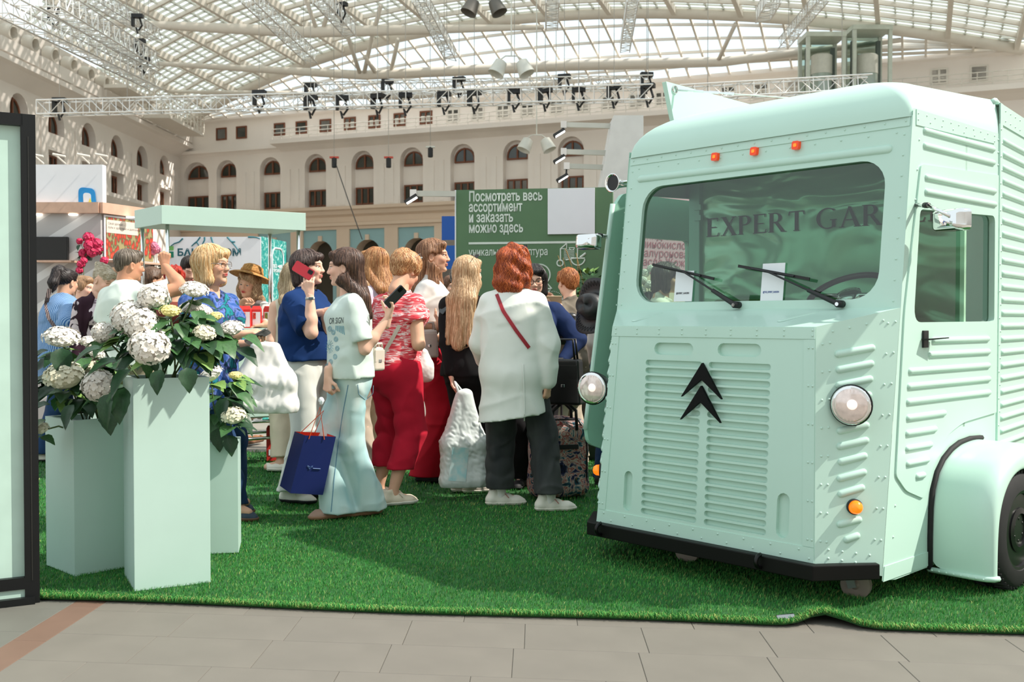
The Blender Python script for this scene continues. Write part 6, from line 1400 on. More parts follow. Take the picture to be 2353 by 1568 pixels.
def garment(P, g):
    s, wid = P['s'], P['wid']; kind = g['kind']; nm = g.get('name', kind); h = g.get('h', .0085); inf = g.get('inf', .014)
    lo, hi = P['lo'].copy(), P['hi'].copy(); m = g['mat']; sd0 = P['seed'] * 7 + len(nm)
    if kind in ('shirt', 'jacket', 'dress', 'vest'):
        hem = g.get('hem', .80) * s; lo[2] = max(lo[2], hem - .05); hi[2] = P['nec'][2] + .09
        F = Field(lo, hi, h); P['torso'](F, inf, .05)
        hw = g.get('hemw', .165) * wid + inf; Y = (0, 1, 0); F.cone(P['wai'], V3(P['pel'][0], P['pel'][1] + g.get('hemy', 0), hem - .03), .135 * wid + inf, hw, .05, ax=Y, sc=g.get('hemsc', 1.3))
        if g.get('loose'): F.cone(P['che'], P['pel'], .15 * wid + inf + g['loose'], .16 * wid + inf + g['loose'], .06, ax=Y, sc=1.28)
        sl = g.get('sleeve', .6); FT = F; F = Field(lo, hi, h)
        for sd in (1, -1):
            el, wr, q = P['AR'][sd]; sh = P['shp'][sd]; w0, w1 = g.get('sw', (.062, .068)); w0 *= (1 + .6 * (P['fat'] - 1)); w1 *= (1 + .6 * (P['fat'] - 1))
            if sl <= 0: continue
            if sl <= 1: e = sh + (el - sh) * sl; F.cone(sh, e, w0 * s, w1 * s, .03)
            else:
                F.cone(sh, sh + (el - sh) * .35, w0 * s, w0 * s, .03); F.cone(sh + (el - sh) * .3, el, w0 * s, w1 * .92 * s, .012); e = el + (wr - el) * (sl - 1); F.cone(el, e, w1 * .92 * s, g.get('cuff', .042) * s, .012)
        if sl <= 1 and sl > 0:   # open sleeve ends: trim beyond the cuff
            for sd in (1, -1):
                el, wr, q = P['AR'][sd]; sh = P['shp'][sd]; e = sh + (el - sh) * sl; d = nrm(el - sh); F.cuthalf(d, e + d * .012 * s, sd); F.cone(e - d * .01 * s, e + d * .06 * s, .044 * s * (1 + .5 * (P['fat'] - 1)), .050 * s, .006, 'sub')
        d_, k_ = F.d, .022; hh = np.clip(.5 + .5 * (FT.d - d_) / k_, 0, 1); FT.d = FT.d + (d_ - FT.d) * hh - k_ * hh * (1 - hh); F = FT
        if sl <= 0:
            for sd in (1, -1): F.ell(P['shp'][sd] + V3(sd * .05, 0, -.03) * s, np.array((.062, .10, .12)) * s, .01, 'sub')
        if kind in ('jacket', 'vest') and g.get('open'):
            F.cone(P['nec'] + V3(0, .15, -.0) * s, V3(0, .26 * s, hem - .1), g.get('open0', .05) * s, g['open'] * s, .01, 'sub')
        ang = g.get('fold', .006)
        if ang: F.disp(folds(sd0, ang * .8, g.get('ff', (16, 16, 24))))
        F.cut((0, 0, -1), (0, 0, hem)) if not g.get('curve') else F.cut((g['curve'], 0, -1), (0, 0, hem))
        nr = g.get('neck', .068); F.cone(P['nec'] + V3(0, g.get('necky', .018), -.005) * s, P['nec'] + V3(0, .06, .2) * s, nr * s, nr * s * 1.3, .006, 'sub')
        if g.get('vneck'): F.cone(P['nec'] + V3(0, .09, .0) * s, P['che'] + V3(0, .15, .09) * s, .045 * s, .012 * s, .006, 'sub')
        if g.get('collar'):
            for sd in (1, -1): F.cone(P['nec'] + V3(sd * .055, -.02, .012) * s, P['nec'] + V3(sd * .035, .075, -.03) * s, .017 * s, .015 * s, .01)
            F.cone(P['nec'] + V3(-.055, -.03, .014) * s, P['nec'] + V3(.055, -.03, .014) * s, .018 * s, .018 * s, .01)
    elif kind == 'trousers':
        hem = g.get('hem', .06) * s; hi[2] = P['wai'][2] + .02; lo[2] = -.02; F = Field(lo, hi, h); Y = (0, 1, 0); r = g.get('r', (.098, .078, .062)); lf = 1 + .6 * (P['fat'] - 1)
        F.cone(P['pel'] + V3(0, 0, -.05 * s), P['wai'], .150 * wid + inf, .132 * wid + inf, .05, ax=Y, sc=1.3); F.ell(P['pel'] + V3(0, -.058 * wid, -.05 * s), (.138 * wid + inf, .092 * wid + inf, .11 * s + inf), .05)
        for sd in (1, -1):
            hip, kn, ank, h_, p = P['LG'][sd]; F.cone(hip, kn, r[0] * s * lf, r[1] * s * lf, .04); F.cone(kn, ank + (ank - kn) * .12, r[1] * s * lf, r[2] * s * lf, .03)
        F.disp(folds(sd0, g.get('fold', .007), g.get('ff', (20, 20, 16)))); F.cut((0, 0, -1), (0, 0, hem)); top = P['pel'] + (P['wai'] - P['pel']) * g.get('rise', .8); F.cut((0, 0, 1), top)
    elif kind == 'skirt':
        hem = g.get('hem', .4) * s; hi[2] = P['wai'][2] + .02; F = Field(lo, hi, h); Y = (0, 1, 0); F.cone(P['wai'], P['pel'], .132 * wid + inf, .175 * wid + inf, .05, ax=Y, sc=1.25); F.cone(P['pel'], V3(P['pel'][0], P['pel'][1], hem - .05), .175 * wid + inf, g.get('hemw', .24) * wid, .05, ax=Y, sc=1.15)
        F.disp(folds(sd0, g.get('fold', .012), (26, 26, 2))); F.cut((0, 0, -1), (0, 0, hem)); F.cut((0, 0, 1), P['wai'])
    if h < .01: F.disp(ridges(sd0 + 9, g.get('crease', .0075), g.get('cf', (9, 9, 6))), .04)
    V, Fc = F.mesh(); o = obj(nm, mk(V, Fc, nm), m, P['root']); P['meshes'][nm] = (V, Fc); P['o_' + nm] = o
    if g.get('label'): o['label'] = g['label']
    return o
HAIRM = {}
def hairmat(c, hl_=None, rough=.5):
    k = (c, hl_)
    if k in HAIRM: return HAIRM[k]
    m = bpy.data.materials.new('hair_%d_%d_%d' % c); m.use_nodes = True; HAIRM[k] = m; nt = m.node_tree; N = nt.nodes; L = nt.links; b = N['Principled BSDF']; tc = N.new('ShaderNodeTexCoord'); mp = N.new('ShaderNodeMapping'); mp.inputs['Scale'].default_value = (1, 1, .09); no = N.new('ShaderNodeTexNoise'); no.inputs['Scale'].default_value = 210; no.inputs['Detail'].default_value = 3; no.inputs['Distortion'].default_value = .6
    cr = N.new('ShaderNodeValToRGB'); e = cr.color_ramp.elements; e[0].position = .32; e[0].color = (*[x * .55 for x in lin(c)], 1); e[1].position = .68; e[1].color = (*lin(hl_ or tuple(min(255, int(x * 1.22 + 8)) for x in c)), 1); mi = e.new(.5); mi.color = (*lin(c), 1)
    L.new(tc.outputs['Object'], mp.inputs[0]); L.new(mp.outputs[0], no.inputs[0]); L.new(no.outputs['Fac'], cr.inputs[0]); L.new(cr.outputs[0], b.inputs['Base Color']); b.inputs['Roughness'].default_value = rough; b.inputs['Specular IOR Level'].default_value = .4
    bp = N.new('ShaderNodeBump'); bp.inputs['Strength'].default_value = .35; bp.inputs['Distance'].default_value = .003; L.new(no.outputs['Fac'], bp.inputs['Height']); L.new(bp.outputs[0], b.inputs['Normal'])
    return m
def make_hair(P, g, detail):
    s, hl, RH, hd = P['s'], P['hl'], P['RH'], P['hd']; st = g['style']; L = g.get('len', 0) * s; h = .0050 if detail >= 1 else .0075
    lo = hd - .20 * s; hi = hd + .245 * s; lo[2] -= L
    if L: lo[:2] -= .10; hi[:2] += .10; lo[1] = min(lo[1], P['sho'][1] - .26 * P['wid']); hi[1] = max(hi[1], P['sho'][1] + .26 * P['wid'])
    F = Field(lo, hi, h); E = lambda p, r, k=.02, op='add': F.ell(hl(p), np.array(r) * s, k, op, RH); C = lambda p, q, r1, r2, k=.02, op='add', ax=None, sc=1: F.cone(hl(p), hl(q), r1 * s, r2 * s, k, op, ax, sc)
    v = g.get('vol', 1.0); dn = lambda p, dx, dy, dz: hl(p) + V3(dx * s, dy * s, dz)
    bk = nrm(RH @ V3(0, -1, 0)); bk[2] = 0
    if st in ('long', 'wavy', 'bob', 'curly'):
        E((0, -.018, .045), np.array((.083, .104, .090)) * v, .01)
        if st == 'bob':
            for sd in (1, -1): C((sd * .062, -.012, .03), (sd * .066, .012, -.085), .036 * v, .034 * v, .03)
            C((0, -.06, .02), (0, -.055, -.085), .062 * v, .055 * v, .03); C((-.045, .070, .082), (.03, .078, .070), .026, .020, .02)
        elif st == 'curly':
            for sd in (1, -1): E((sd * .072, -.01, -.02), (.048, .065, .085), .03); E((sd * .078, -.02, -.095), (.05, .062, .07), .03)
            E((0, -.07, -.03), (.09, .07, .11), .03); E((0, -.080, -.10), (.095, .06, .07), .03); E((0, -.085, -.145), (.085, .05, .05), .03); E((0, .05, .095), (.06, .045, .03), .03)
        else:
            for sd in (1, -1):
                a = hl((sd * .064, -.012, .02)); b = hl((sd * .070, .005, -.07)) ; F.cone(a, b, .034 * s * v, .036 * s * v, .03)
                if not g.get('noside') or sd != g['noside']: fr_ = g.get('front', -1); ysh = P['sho'][1] + g.get('fo', .085 if fr_ > 0 else -.085) * P['wid']; m_ = V3(P['sho'][0] + sd * .078 * s, ysh, P['sho'][2] + .045 * s); e = V3(P['sho'][0] + sd * .085 * s, ysh + g.get('fe', .055 if fr_ > 0 else -.045) * P['wid'], hd[2] - L); F.cone(b, m_, .036 * s * v, .034 * s, .03)
                if e[2] < m_[2] - .01: F.cone(m_, e, .034 * s, .020 * s, .03)
            a = hl((0, -.062, .0)); m_ = V3(P['sho'][0], P['sho'][1] - .095 * P['wid'], P['sho'][2] + .03 * s); F.cone(a, m_, .068 * s * v, .074 * s * v, .03, ax=(0, 1, 0), sc=1.5)
            if hd[2] - L < m_[2] - .02: F.cone(m_, V3(m_[0], m_[1] - .045 * P['wid'], hd[2] - L), .078 * s * v, .050 * s * v, .03, ax=(0, 1, 0), sc=1.9)
            C((-.035, .066, .088), (.035, .068, .085), .022, .022, .02)
    elif st in ('short', 'spiky'):
        E((0, -.022, .048), np.array((.082, .104, .088)) * v, .01); E((0, -.07, .0), (.062, .045, .065), .03); E((0, .052, .088), (.058, .044, .034), .03)
        for sd in (1, -1): E((sd * .066, .0, .03), (.022, .05, .05), .02)
    elif st in ('updo', 'pony'):
        E((0, -.018, .040), np.array((.079, .101, .086)) * v, .01); E((0, .058, .082), (.055, .034, .026), .03)
        if st == 'updo': E((0, -.088, .082), (.044, .042, .044), .02); E((.012, -.105, .10), (.026, .026, .03), .01); E((0, .075, .06), (.05, .02, .03), .02)
        else: E((0, -.085, .10), (.045, .045, .05), .02); C((0, -.125, .09), (0, -.15, -.02), .036, .04, .02); C((0, -.15, -.02), (.0, -.14, -.10), .04, .018, .02)
    elif st == 'man':
        E((0, -.020, .046), np.array((.0775, .099, .083)) * v, .01); E((0, .05, .092), (.054, .042, .030 * g.get('quiff', 1)), .02); E((0, -.072, .0), (.052, .034, .05), .02)
    # open the face and the ears
    fo = g.get('face', (.052, .075, .092)); E((0, .105, -.028 + g.get('faceup', 0)), fo, .012, 'sub')
    if st in ('long', 'wavy', 'bob', 'curly'): C((0, .06, -.06), (0, .10, -.30), .045, .07, .02, 'sub')
    if g.get('ear') or st in ('man', 'updo', 'pony', 'spiky'):
        for sd in (1, -1):
            if g.get('ear') in (None, True, sd): E((sd * .086, .004, -.010), (.026, .034, .038), .008, 'sub'); E((sd * .075, .045, -.03), (.04, .036, .05), .01, 'sub')
    if st in ('man', 'updo', 'pony', 'short', 'spiky'): F.cone(hl((0, -.09, -.125)), hl((0, .03, -.125)), .062 * s, .07 * s, .012, 'sub')
    cx, cy = hd[0], hd[1]; w = wob(P['seed'] + 3, (9, 9, 6), 1, 4); cu = g.get('curl', 0)
    if cu: w2 = wob(P['seed'] + 5, (38, 38, 30), 1, 8)
    def dsp(x, y, z):
        ang = np.arctan2(y - cy, x - cx); o = g.get('rough', .0018) * np.sin(46 * ang + 2.2 * w(x, y, z)) + .0010 * np.sin(97 * ang + 3 * w(x, y, z) + 14 * z)
        if cu: o = o + cu * w2(x, y, z) + cu * .7 * np.sin(55 * z + 5 * w(x, y, z) + 4 * ang)
        return o
    F.disp(dsp)
    if st == 'spiky': F.disp(wob(P['seed'], (70, 70, 50), .006, 9))
    V, Fc = F.mesh(); o = obj('hair', mk(V, Fc, 'hair'), hairmat(tuple(g['col']), g.get('hi')), P['root']); P['meshes']['hair'] = (V, Fc)
    if detail >= 1: strands(P, g, V, Fc, o, g.get('strands', 900 if detail >= 2 else 600))
STRM = mat('hair_strand', (0, 0, 0), .42, attr='Col', var=.03, spec=.45)
def strands(P, g, V, Fc, o, n):
    s = P['s']; r_ = np.random.default_rng(P['seed'] + 50); tr = BVHTree.FromPolygons([Vector(v) for v in V], [tuple(int(i) for i in q) for q in Fc]); crown = Vector(P['hl']((.0, -.045, .135))); hd = Vector(P['hd']); curly = g.get('curl', 0)
    base = hexc(g['col']); hi_ = hexc(g.get('hi') or tuple(min(255, int(x * 1.25 + 8)) for x in g['col'])); VV = []; FF = []; CC = []
    ids = r_.choice(len(V), n); tied = g['style'] in ('pony', 'updo')
    for q in ids:
        p = Vector(V[q]); col = base + (hi_ - base) * r_.uniform(-.5, 1.1); col = np.clip(col, .004, 1); L_ = r_.uniform(.05, .15) * s * (.6 if g['style'] in ('man', 'short', 'spiky') else 1); st = .014; w = r_.uniform(.0012, .0028); k = int(L_ / st) + 2; pts = []
        ph = r_.uniform(0, 6.28)
        for i in range(k):
            loc_, nn, _, _ = tr.find_nearest(p)
            if loc_ is None: break
            pts.append((loc_ + nn * (.0012 + .0016 * math.sin(PI * i / k)), nn))
            a = p - crown; d = (a.normalized() * max(0, 1 - a.length / .16) + Vector((0, 0, -1)) * min(1, a.length / .12)) if not tied else (Vector(P['hl']((0, -.11, .09))) - p)
            if curly: d = d + nn.cross(Vector((0, 0, 1))) * math.sin(ph + i * 1.3) * 1.1
            d = d - nn * d.dot(nn)
            if d.length < 1e-4: break
            p = p + d.normalized() * st
        if len(pts) < 3: continue
        o_ = len(VV)
        for i, (c, nn) in enumerate(pts):
            t = (pts[min(i + 1, len(pts) - 1)][0] - pts[max(i - 1, 0)][0]).normalized(); sd = t.cross(nn).normalized() * w * (1 - .75 * i / len(pts)); VV += [c - sd, c + nn * w * .7, c + sd]; CC += [col] * 3
        for i in range(len(pts) - 1): a = o_ + i * 3; FF += [(a, a + 1, a + 4, a + 3), (a + 1, a + 2, a + 5, a + 4)]
    if FF: x = obj('strands', mk(np.array([tuple(v) for v in VV]), np.array(FF), 'strands', np.array(CC)), STRM, o); x['kind'] = 'stuff'
def make_shoes(P, g):
    s = P['s']
    for sd in (1, -1):
        if g.get('only') and sd != g['only']: continue
        hip, kn, ank, h_, p = P['LG'][sd]; fd = V3(-math.sin(h_), math.cos(h_), 0); rt = V3(fd[1], -fd[0], 0); hx = V3(p[0], p[1], 0) - fd * .035 * s
        q = lambda a, b, z: hx + fd * a * s + rt * b * s + V3(0, 0, z * s)
        def shape(F, inf):
            F.cone(q(-.025, 0, .035), q(.05, 0, .035), .036 * s + inf, .038 * s + inf, .03); F.cone(q(.05, 0, .032), q(.15, 0, .026), .040 * s + inf, .040 * s + inf, .03, ax=(0, 0, 1), sc=1.15); F.cone(q(.15, 0, .024), q(.185, -.004 * sd, .02), .038 * s + inf, .028 * s + inf, .03, ax=(0, 0, 1), sc=1.4)
        F = Field(hx - .14 * s - V3(0, 0, 0), hx + fd * .1 * s + V3(.24, .24, .17) * s, .0048); F.lo[2] = -.02
        shape(F, 0)
        if not g.get('low'): F.cone(q(-.012, 0, .05), q(.0, 0, .088), .037 * s, .038 * s, .02); F.cone(q(.03, 0, .06), q(.09, 0, .05), .032 * s, .026 * s, .02)
        F.cone(q(.0, 0, .075), q(-.004, 0, .2), .027 * s, .03 * s, .004, 'sub'); F.cut((0, 0, -1), (0, 0, .014 * s)); V, Fc = F.mesh(); o = obj('shoe', mk(V, Fc, 'shoe'), g['mat'], P['root'])
        F = Field(hx - .14 * s, hx + fd * .1 * s + V3(.24, .24, .08) * s, .005); F.lo[2] = -.02; shape(F, .005); F.cut((0, 0, 1), (0, 0, .024 * s)); F.cut((0, 0, -1), (0, 0, .001)); V, Fc = F.mesh(); obj('sole', mk(V, Fc, 'sole'), g.get('sole', g['mat']), o)
        if g.get('lace'):
            m = MB()
            for k in range(4): a = .06 + .02 * k; z = .078 - .009 * k; m.tube([Vector(q(a, -.026, z - .012)), Vector(q(a + .006, 0, z + .004)), Vector(q(a, .026, z - .012))], .0035, 5)
            m.tube([Vector(q(.05, .0, .085)), Vector(q(.07, .035, .075)), Vector(q(.09, .042, .052))], .003, 5); m.build('laces', g['lace'], o)
        if g.get('sock'):
            F = Field(V3(*(ank - .09 * s)), V3(*(ank + .1 * s)), .006); F.cone(ank + V3(0, 0, -.04 * s), ank + V3(0, -.0, .035 * s), .042 * s, .041 * s, .01); F.cut((0, 0, 1), ank + V3(0, 0, .035 * s)); V, Fc = F.mesh(); obj('sock', mk(V, Fc, 'sock'), g['sock'], P['root'])
def make_glasses(P, g):
    hl = lambda p: Vector(P['hl'](p)); s = P['s']; on = g.get('on'); y0, z0 = (.103, .004) if not on else (.052, .128); rl = g.get('r', (.024, .019)); t_ = g.get('tilt', 0)
    lab = g.get('name', 'glasses'); fr = MB(); le = MB()
    for sd in (1, -1):
        L = []
        for k in range(20):
            a = 2 * PI * k / 20; x = sd * .033 + rl[0] * math.copysign(abs(math.cos(a)) ** .8, math.cos(a)); z = rl[1] * math.copysign(abs(math.sin(a)) ** .8, math.sin(a)); L.append(hl((x, y0 - .12 * abs(x) ** 1.2 + (z * .5 if on else 0), z0 + (z * .8 if on else z))))
        fr.tube(L, g.get('w', .0014) * s, 5, closed=True); le.add(L, [tuple(range(20))]); fr.tube([hl((sd * .056, y0 - .012, z0 + .006)), hl((sd * .076, y0 - .05, z0 + .008)), hl((sd * .080, y0 - .105, z0 + (.0 if not on else -.05)))], g.get('w', .0014) * s, 5)
    fr.tube([hl((-.010, y0 - .001, z0 + .004)), hl((0, y0 + .003, z0 + .007)), hl((.010, y0 - .001, z0 + .004))], g.get('w', .0014) * s, 5)
    o = fr.build(lab, g['mat'], P['root'], smooth=True); le.build('lens', g.get('lens', glass('spectacle_glass', (244, 242, 240), .03)), o)
# ================================================================ THE CROWD
def crease(m, strength=.55, scale=5.5):
    nt = m.node_tree; N = nt.nodes; L = nt.links; b = N['Principled BSDF']; tc = N.new('ShaderNodeTexCoord'); mp = N.new('ShaderNodeMapping'); mp.inputs['Scale'].default_value = (1, 1, 1.35); mp.inputs['Rotation'].default_value = (.5, .35, .2); no = N.new('ShaderNodeTexNoise'); no.noise_type = 'RIDGED_MULTIFRACTAL'; no.inputs['Scale'].default_value = scale; no.inputs['Detail'].default_value = 2.5; no.inputs['Roughness'].default_value = .45; no.inputs['Distortion'].default_value = .5
    bp = N.new('ShaderNodeBump'); bp.inputs['Strength'].default_value = strength; bp.inputs['Distance'].default_value = .016; L.new(tc.outputs['Object'], mp.inputs[0]); L.new(mp.outputs[0], no.inputs[0]); L.new(no.outputs['Fac'], bp.inputs['Height']); L.new(bp.outputs[0], b.inputs['Normal']); return m
def rampmat(name, stops, tex='NOISE', scale=10, mp=(1, 1, 1), rot=(0, 0, 0), dist=0.0, rough=.85, detail=3, const=False):
    m = bpy.data.materials.new(name); m.use_nodes = True; nt = m.node_tree; N = nt.nodes; L = nt.links; b = N['Principled BSDF']; tc = N.new('ShaderNodeTexCoord'); mm = N.new('ShaderNodeMapping'); mm.inputs['Scale'].default_value = mp; mm.inputs['Rotation'].default_value = rot
    if tex == 'WAVE': t = N.new('ShaderNodeTexWave'); t.inputs['Distortion'].default_value = dist; out = 'Fac'; t.inputs['Detail Scale'].default_value = 2
    elif tex == 'VORONOI': t = N.new('ShaderNodeTexVoronoi'); out = 'Distance'
    else: t = N.new('ShaderNodeTexNoise'); t.inputs['Detail'].default_value = detail; t.inputs['Distortion'].default_value = dist; out = 'Fac'
    t.inputs['Scale'].default_value = scale; cr = N.new('ShaderNodeValToRGB'); e = cr.color_ramp.elements
    if const: cr.color_ramp.interpolation = 'CONSTANT'
    e[0].position, e[0].color = stops[0][0], (*lin(stops[0][1]), 1); e[1].position, e[1].color = stops[-1][0], (*lin(stops[-1][1]), 1)
    for p, c in stops[1:-1]: x = e.new(p); x.color = (*lin(c), 1)
    L.new(tc.outputs['Object'], mm.inputs[0]); L.new(mm.outputs[0], t.inputs[0]); L.new(t.outputs[out], cr.inputs[0]); L.new(cr.outputs[0], b.inputs['Base Color']); b.inputs['Roughness'].default_value = rough; b.inputs['Specular IOR Level'].default_value = .25
    return crease(m)
def cloth(name, c, var=.05, scale=9, rough=.88): 
    new = 'cloth_' + name not in MATS; m = mat('cloth_' + name, c, rough, var=var, scale=scale, spec=.25)
    return crease(m) if new else m
def bvh(*ps, names=None):
    V = []; F = []
    for P in ps:
        for k, (v, f) in P['meshes'].items():
            if names and k not in names: continue
            o = len(V); V += [P['M'] @ Vector(x) for x in v]; F += [tuple(int(i) + o for i in q) for q in f]
    return BVHTree.FromPolygons(V, F)
CAMP = Vector((0, 0, CAM_H))
def on_surface(tree, px, py, D, off=.008):
    d = (at(px, py, 1.0) - CAMP).normalized(); h = tree.ray_cast(CAMP, d)
    return (h[0] - d * off) if h[0] is not None and abs(h[0].y - D) < .5 else at(px, py, D)
def ribbon(name, pts, w, m, label=None, cat=None, n=14, tree=None, D=6.0, th=.004, parent=None, up=(0, 0, 1)):
    Q = []
    for i in range(len(pts) - 1):
        for k in range(n): a, b = pts[i], pts[i + 1]; t = k / n; Q.append(tuple(a[j] + (b[j] - a[j]) * t for j in range(len(a))))
    Q.append(pts[-1]); P = [on_surface(tree, q[0], q[1], q[2] if len(q) > 2 else D) if tree else at(*q) for q in Q]
    for _ in range(2): P = [P[0]] + [(P[i - 1] + P[i] * 2 + P[i + 1]) / 4 for i in range(1, len(P) - 1)] + [P[-1]]
    V = []
    for i, p in enumerate(P):
        d = (P[min(i + 1, len(P) - 1)] - P[max(i - 1, 0)]).normalized(); v = (p - CAMP).normalized(); s_ = d.cross(v).normalized() * w / 2
        V += [p - s_, p + s_, p + s_ + v * th, p - s_ + v * th]
    F = [(i * 4 + j, i * 4 + (j + 1) % 4, i * 4 + 4 + (j + 1) % 4, i * 4 + 4 + j) for i in range(len(P) - 1) for j in range(4)] + [(3, 2, 1, 0), tuple(range(len(V) - 4, len(V)))]
    o = obj(name, mesh_np(name, V, F, False), m, parent)
    if label: tag(o, label, cat)
    return o
def phone(label, c, x, y, col, scr=True, w=.072, h=.148, case=None):
    """slab with screen; x across, y along"""
    M = basis(c, x, y); t = thing('mobile_phone', label, 'phone', (0, 0, 0)); m = MB(); m.slab(rrect(-w / 2, -h / 2, w / 2, h / 2, .012, 4), lambda a, b, z: M @ Vector((a, b, z)), -.0045, .0045); m.F = [f for f in m.F]; m.build('case', col, t)
    m = MB(); m.slab(rrect(-w / 2 + .004, -h / 2 + .005, w / 2 - .004, h / 2 - .005, .009, 4), lambda a, b, z: M @ Vector((a, b, z)), .0045, .0056); m.build('screen', mat('phone_screen', (14, 15, 18), .08), t)
    m = MB(); m.slab(rrect(w / 2 - .034, h / 2 - .04, w / 2 - .008, h / 2 - .008, .006, 3), lambda a, b, z: M @ Vector((a, b, z)), -.0065, -.0045); m.build('camera_block', BLKGLOSS, t); return t
def sagbag(name, label, cx_, D, ztop, zbot, w, dp, m, rz=0, seed=1, amp=.012, top=.7, cat='bag', pinch=None):
    """a soft carrier bag grown as one closed surface"""
    X = at(cx_, 735, D).x; F = Field((-w * .75, -dp, zbot - .04), (w * .75, dp, ztop + .05), .006); H = ztop - zbot
    F.cone(V3(-w * .36, 0, zbot + .05), V3(w * .36, 0, zbot + .05), dp * .42, dp * .42, .03); F.cone(V3(-w * .36, 0, zbot + H * .45), V3(w * .36, 0, zbot + H * .45), dp * .34, dp * .34, .05)
    for x in (-.36, .36): F.cone(V3(x * w, 0, zbot + .05), V3(x * w, 0, zbot + H * .45), dp * .42, dp * .36, .03); F.cone(V3(x * w, 0, zbot + H * .45), V3(x * w * top * .6, 0, ztop - .03), dp * .36, dp * .16, .05)
    F.cone(V3(0, 0, zbot + .05), V3(0, 0, zbot + H * .45), dp * .44, dp * .4, .04); F.cone(V3(0, 0, zbot + H * .45), V3(0, 0, ztop - .03), dp * .40, dp * .16, .06)
    F.disp(folds(seed, amp * .4, (12, 12, 6)), .08); F.disp(folds(seed + 2, amp * .32, (40, 40, 16)), .05); F.disp(folds(seed + 4, amp * .25, (90, 90, 60)), .04); F.cut((0, 0, -1), (0, 0, zbot)); V, Fc = F.mesh()
    t = thing(name, label, cat, (X, D, 0), rz); o = obj('bag_body', mk(V, Fc), m, t); return t, (V, Fc), Matrix.Translation((X, D, 0)) @ Matrix.Rotation(rz, 4, 'Z')
def boxbag(name, label, px, D, zb, w, d, h_, m, rz=0, handle=.1):
    X = at(px, 735, D).x; t = thing(name, label, 'bag', (X, D, zb), rz); o = MB().box((0, 0, h_ / 2), (w, d, h_), None, .86).build('bag_body', m, t, bevel=.018); o.modifiers['bevel'].segments = 3
    MB().box((0, -d * .44, h_ * .62), (w * .8, .006, h_ * .5), Matrix.Rotation(.02, 3, 'X')).build('flap', m, t, bevel=.002); MB().box((0, -d * .47, h_ * .42), (.025, .008, .02)).build('clasp', CHROME, t, bevel=.002)
    for y in (-.25, .25): MB().tube([(-w * .3, y * d, h_ * .97), (-w * .24, y * d, h_ + handle), (w * .24, y * d, h_ + handle), (w * .3, y * d, h_ * .97)], .008, 8).build('handle', m, t, smooth=True)
    return t
SKL, SKM, SKT = (232, 186, 162), (214, 166, 138), (196, 142, 112)
WSNK = mat('sneaker_white', (232, 228, 216), .6, var=.03); WSOL = mat('sole_white', (226, 222, 210), .7); LACEP = mat('lace_pink', (180, 124, 116), .8); LACEW = mat('lace_white', (222, 214, 200), .8); SOCKW = cloth('sock', (232, 230, 226)); SOLB = mat('sole_black', (24, 24, 26), .7)
DENIM = rampmat('light_denim', [(.3, (150, 194, 198)), (.5, (192, 216, 214)), (.7, (218, 230, 226))], scale=5, mp=(1, 1, .35), dist=.4)
WDEN = rampmat('white_denim', [(.3, (196, 198, 190)), (.7, (220, 222, 214))], scale=6, mp=(1, 1, .4)); BLKDEN = rampmat('black_denim', [(.3, (46, 48, 50)), (.7, (74, 76, 76))], scale=7, mp=(1, 1, .4))
NAVYD = rampmat('navy_denim', [(.3, (24, 50, 84)), (.7, (40, 70, 108))], scale=6)
REDC = cloth('red', (182, 24, 48), .08); REDW = cloth('wine', (176, 20, 40), .06); BEIGE = cloth('beige', (180, 168, 150)); BLAZ = cloth('black', (17, 16, 18), .15)
# --- the girl in the printed tee (facing left)
PG = person('girl in a pale printed T-shirt and light flared jeans, looking left', 803, 6.2, 1.635, -72, SKL, .86, hyaw=-20, hpitch=2, seed=11, detail=2,
    arms=dict(L=dict(to=('W', 892, 730, 6.10), pole=(-.2, -.45, -1.3), dir=(.25, -.1, .9), palm=(-.75, -.45, .1), world=1, curl=(30, 40, 25), thumb=30), R=dict(to=('W', 746, 898, 6.02), pole=(.3, -1, 0), dir=(-.05, -.05, -1), palm=(.5, .6, 0), world=1, curl=(60, 75, 45), thumb=30)),
    feet=dict(R=dict(at=('W', 772, 1195, 6.20), turn=10), L=dict(at=('W', 846, 1185, 6.30), turn=10)),
    bottom=[dict(kind='trousers', name='flared_jeans', mat=DENIM, r=(.096, .084, .122), hem=.035, fold=.006, rise=.5)],
    top=[dict(kind='shirt', name='t_shirt', mat=cloth('tee_mint', (206, 220, 212), .03), hem=.885, sleeve=.78, sw=(.066, .078), loose=.02, inf=.02, fold=.006, hemw=.165, neck=.062)],
    hair=dict(style='long', col=(74, 52, 42), hi=(112, 82, 66), len=.30, ear=-1), shoes=dict(mat=mat('shoe_taupe', (166, 134, 118), .7), sole=mat('sole_gum', (150, 112, 84), .7), lace=LACEW))
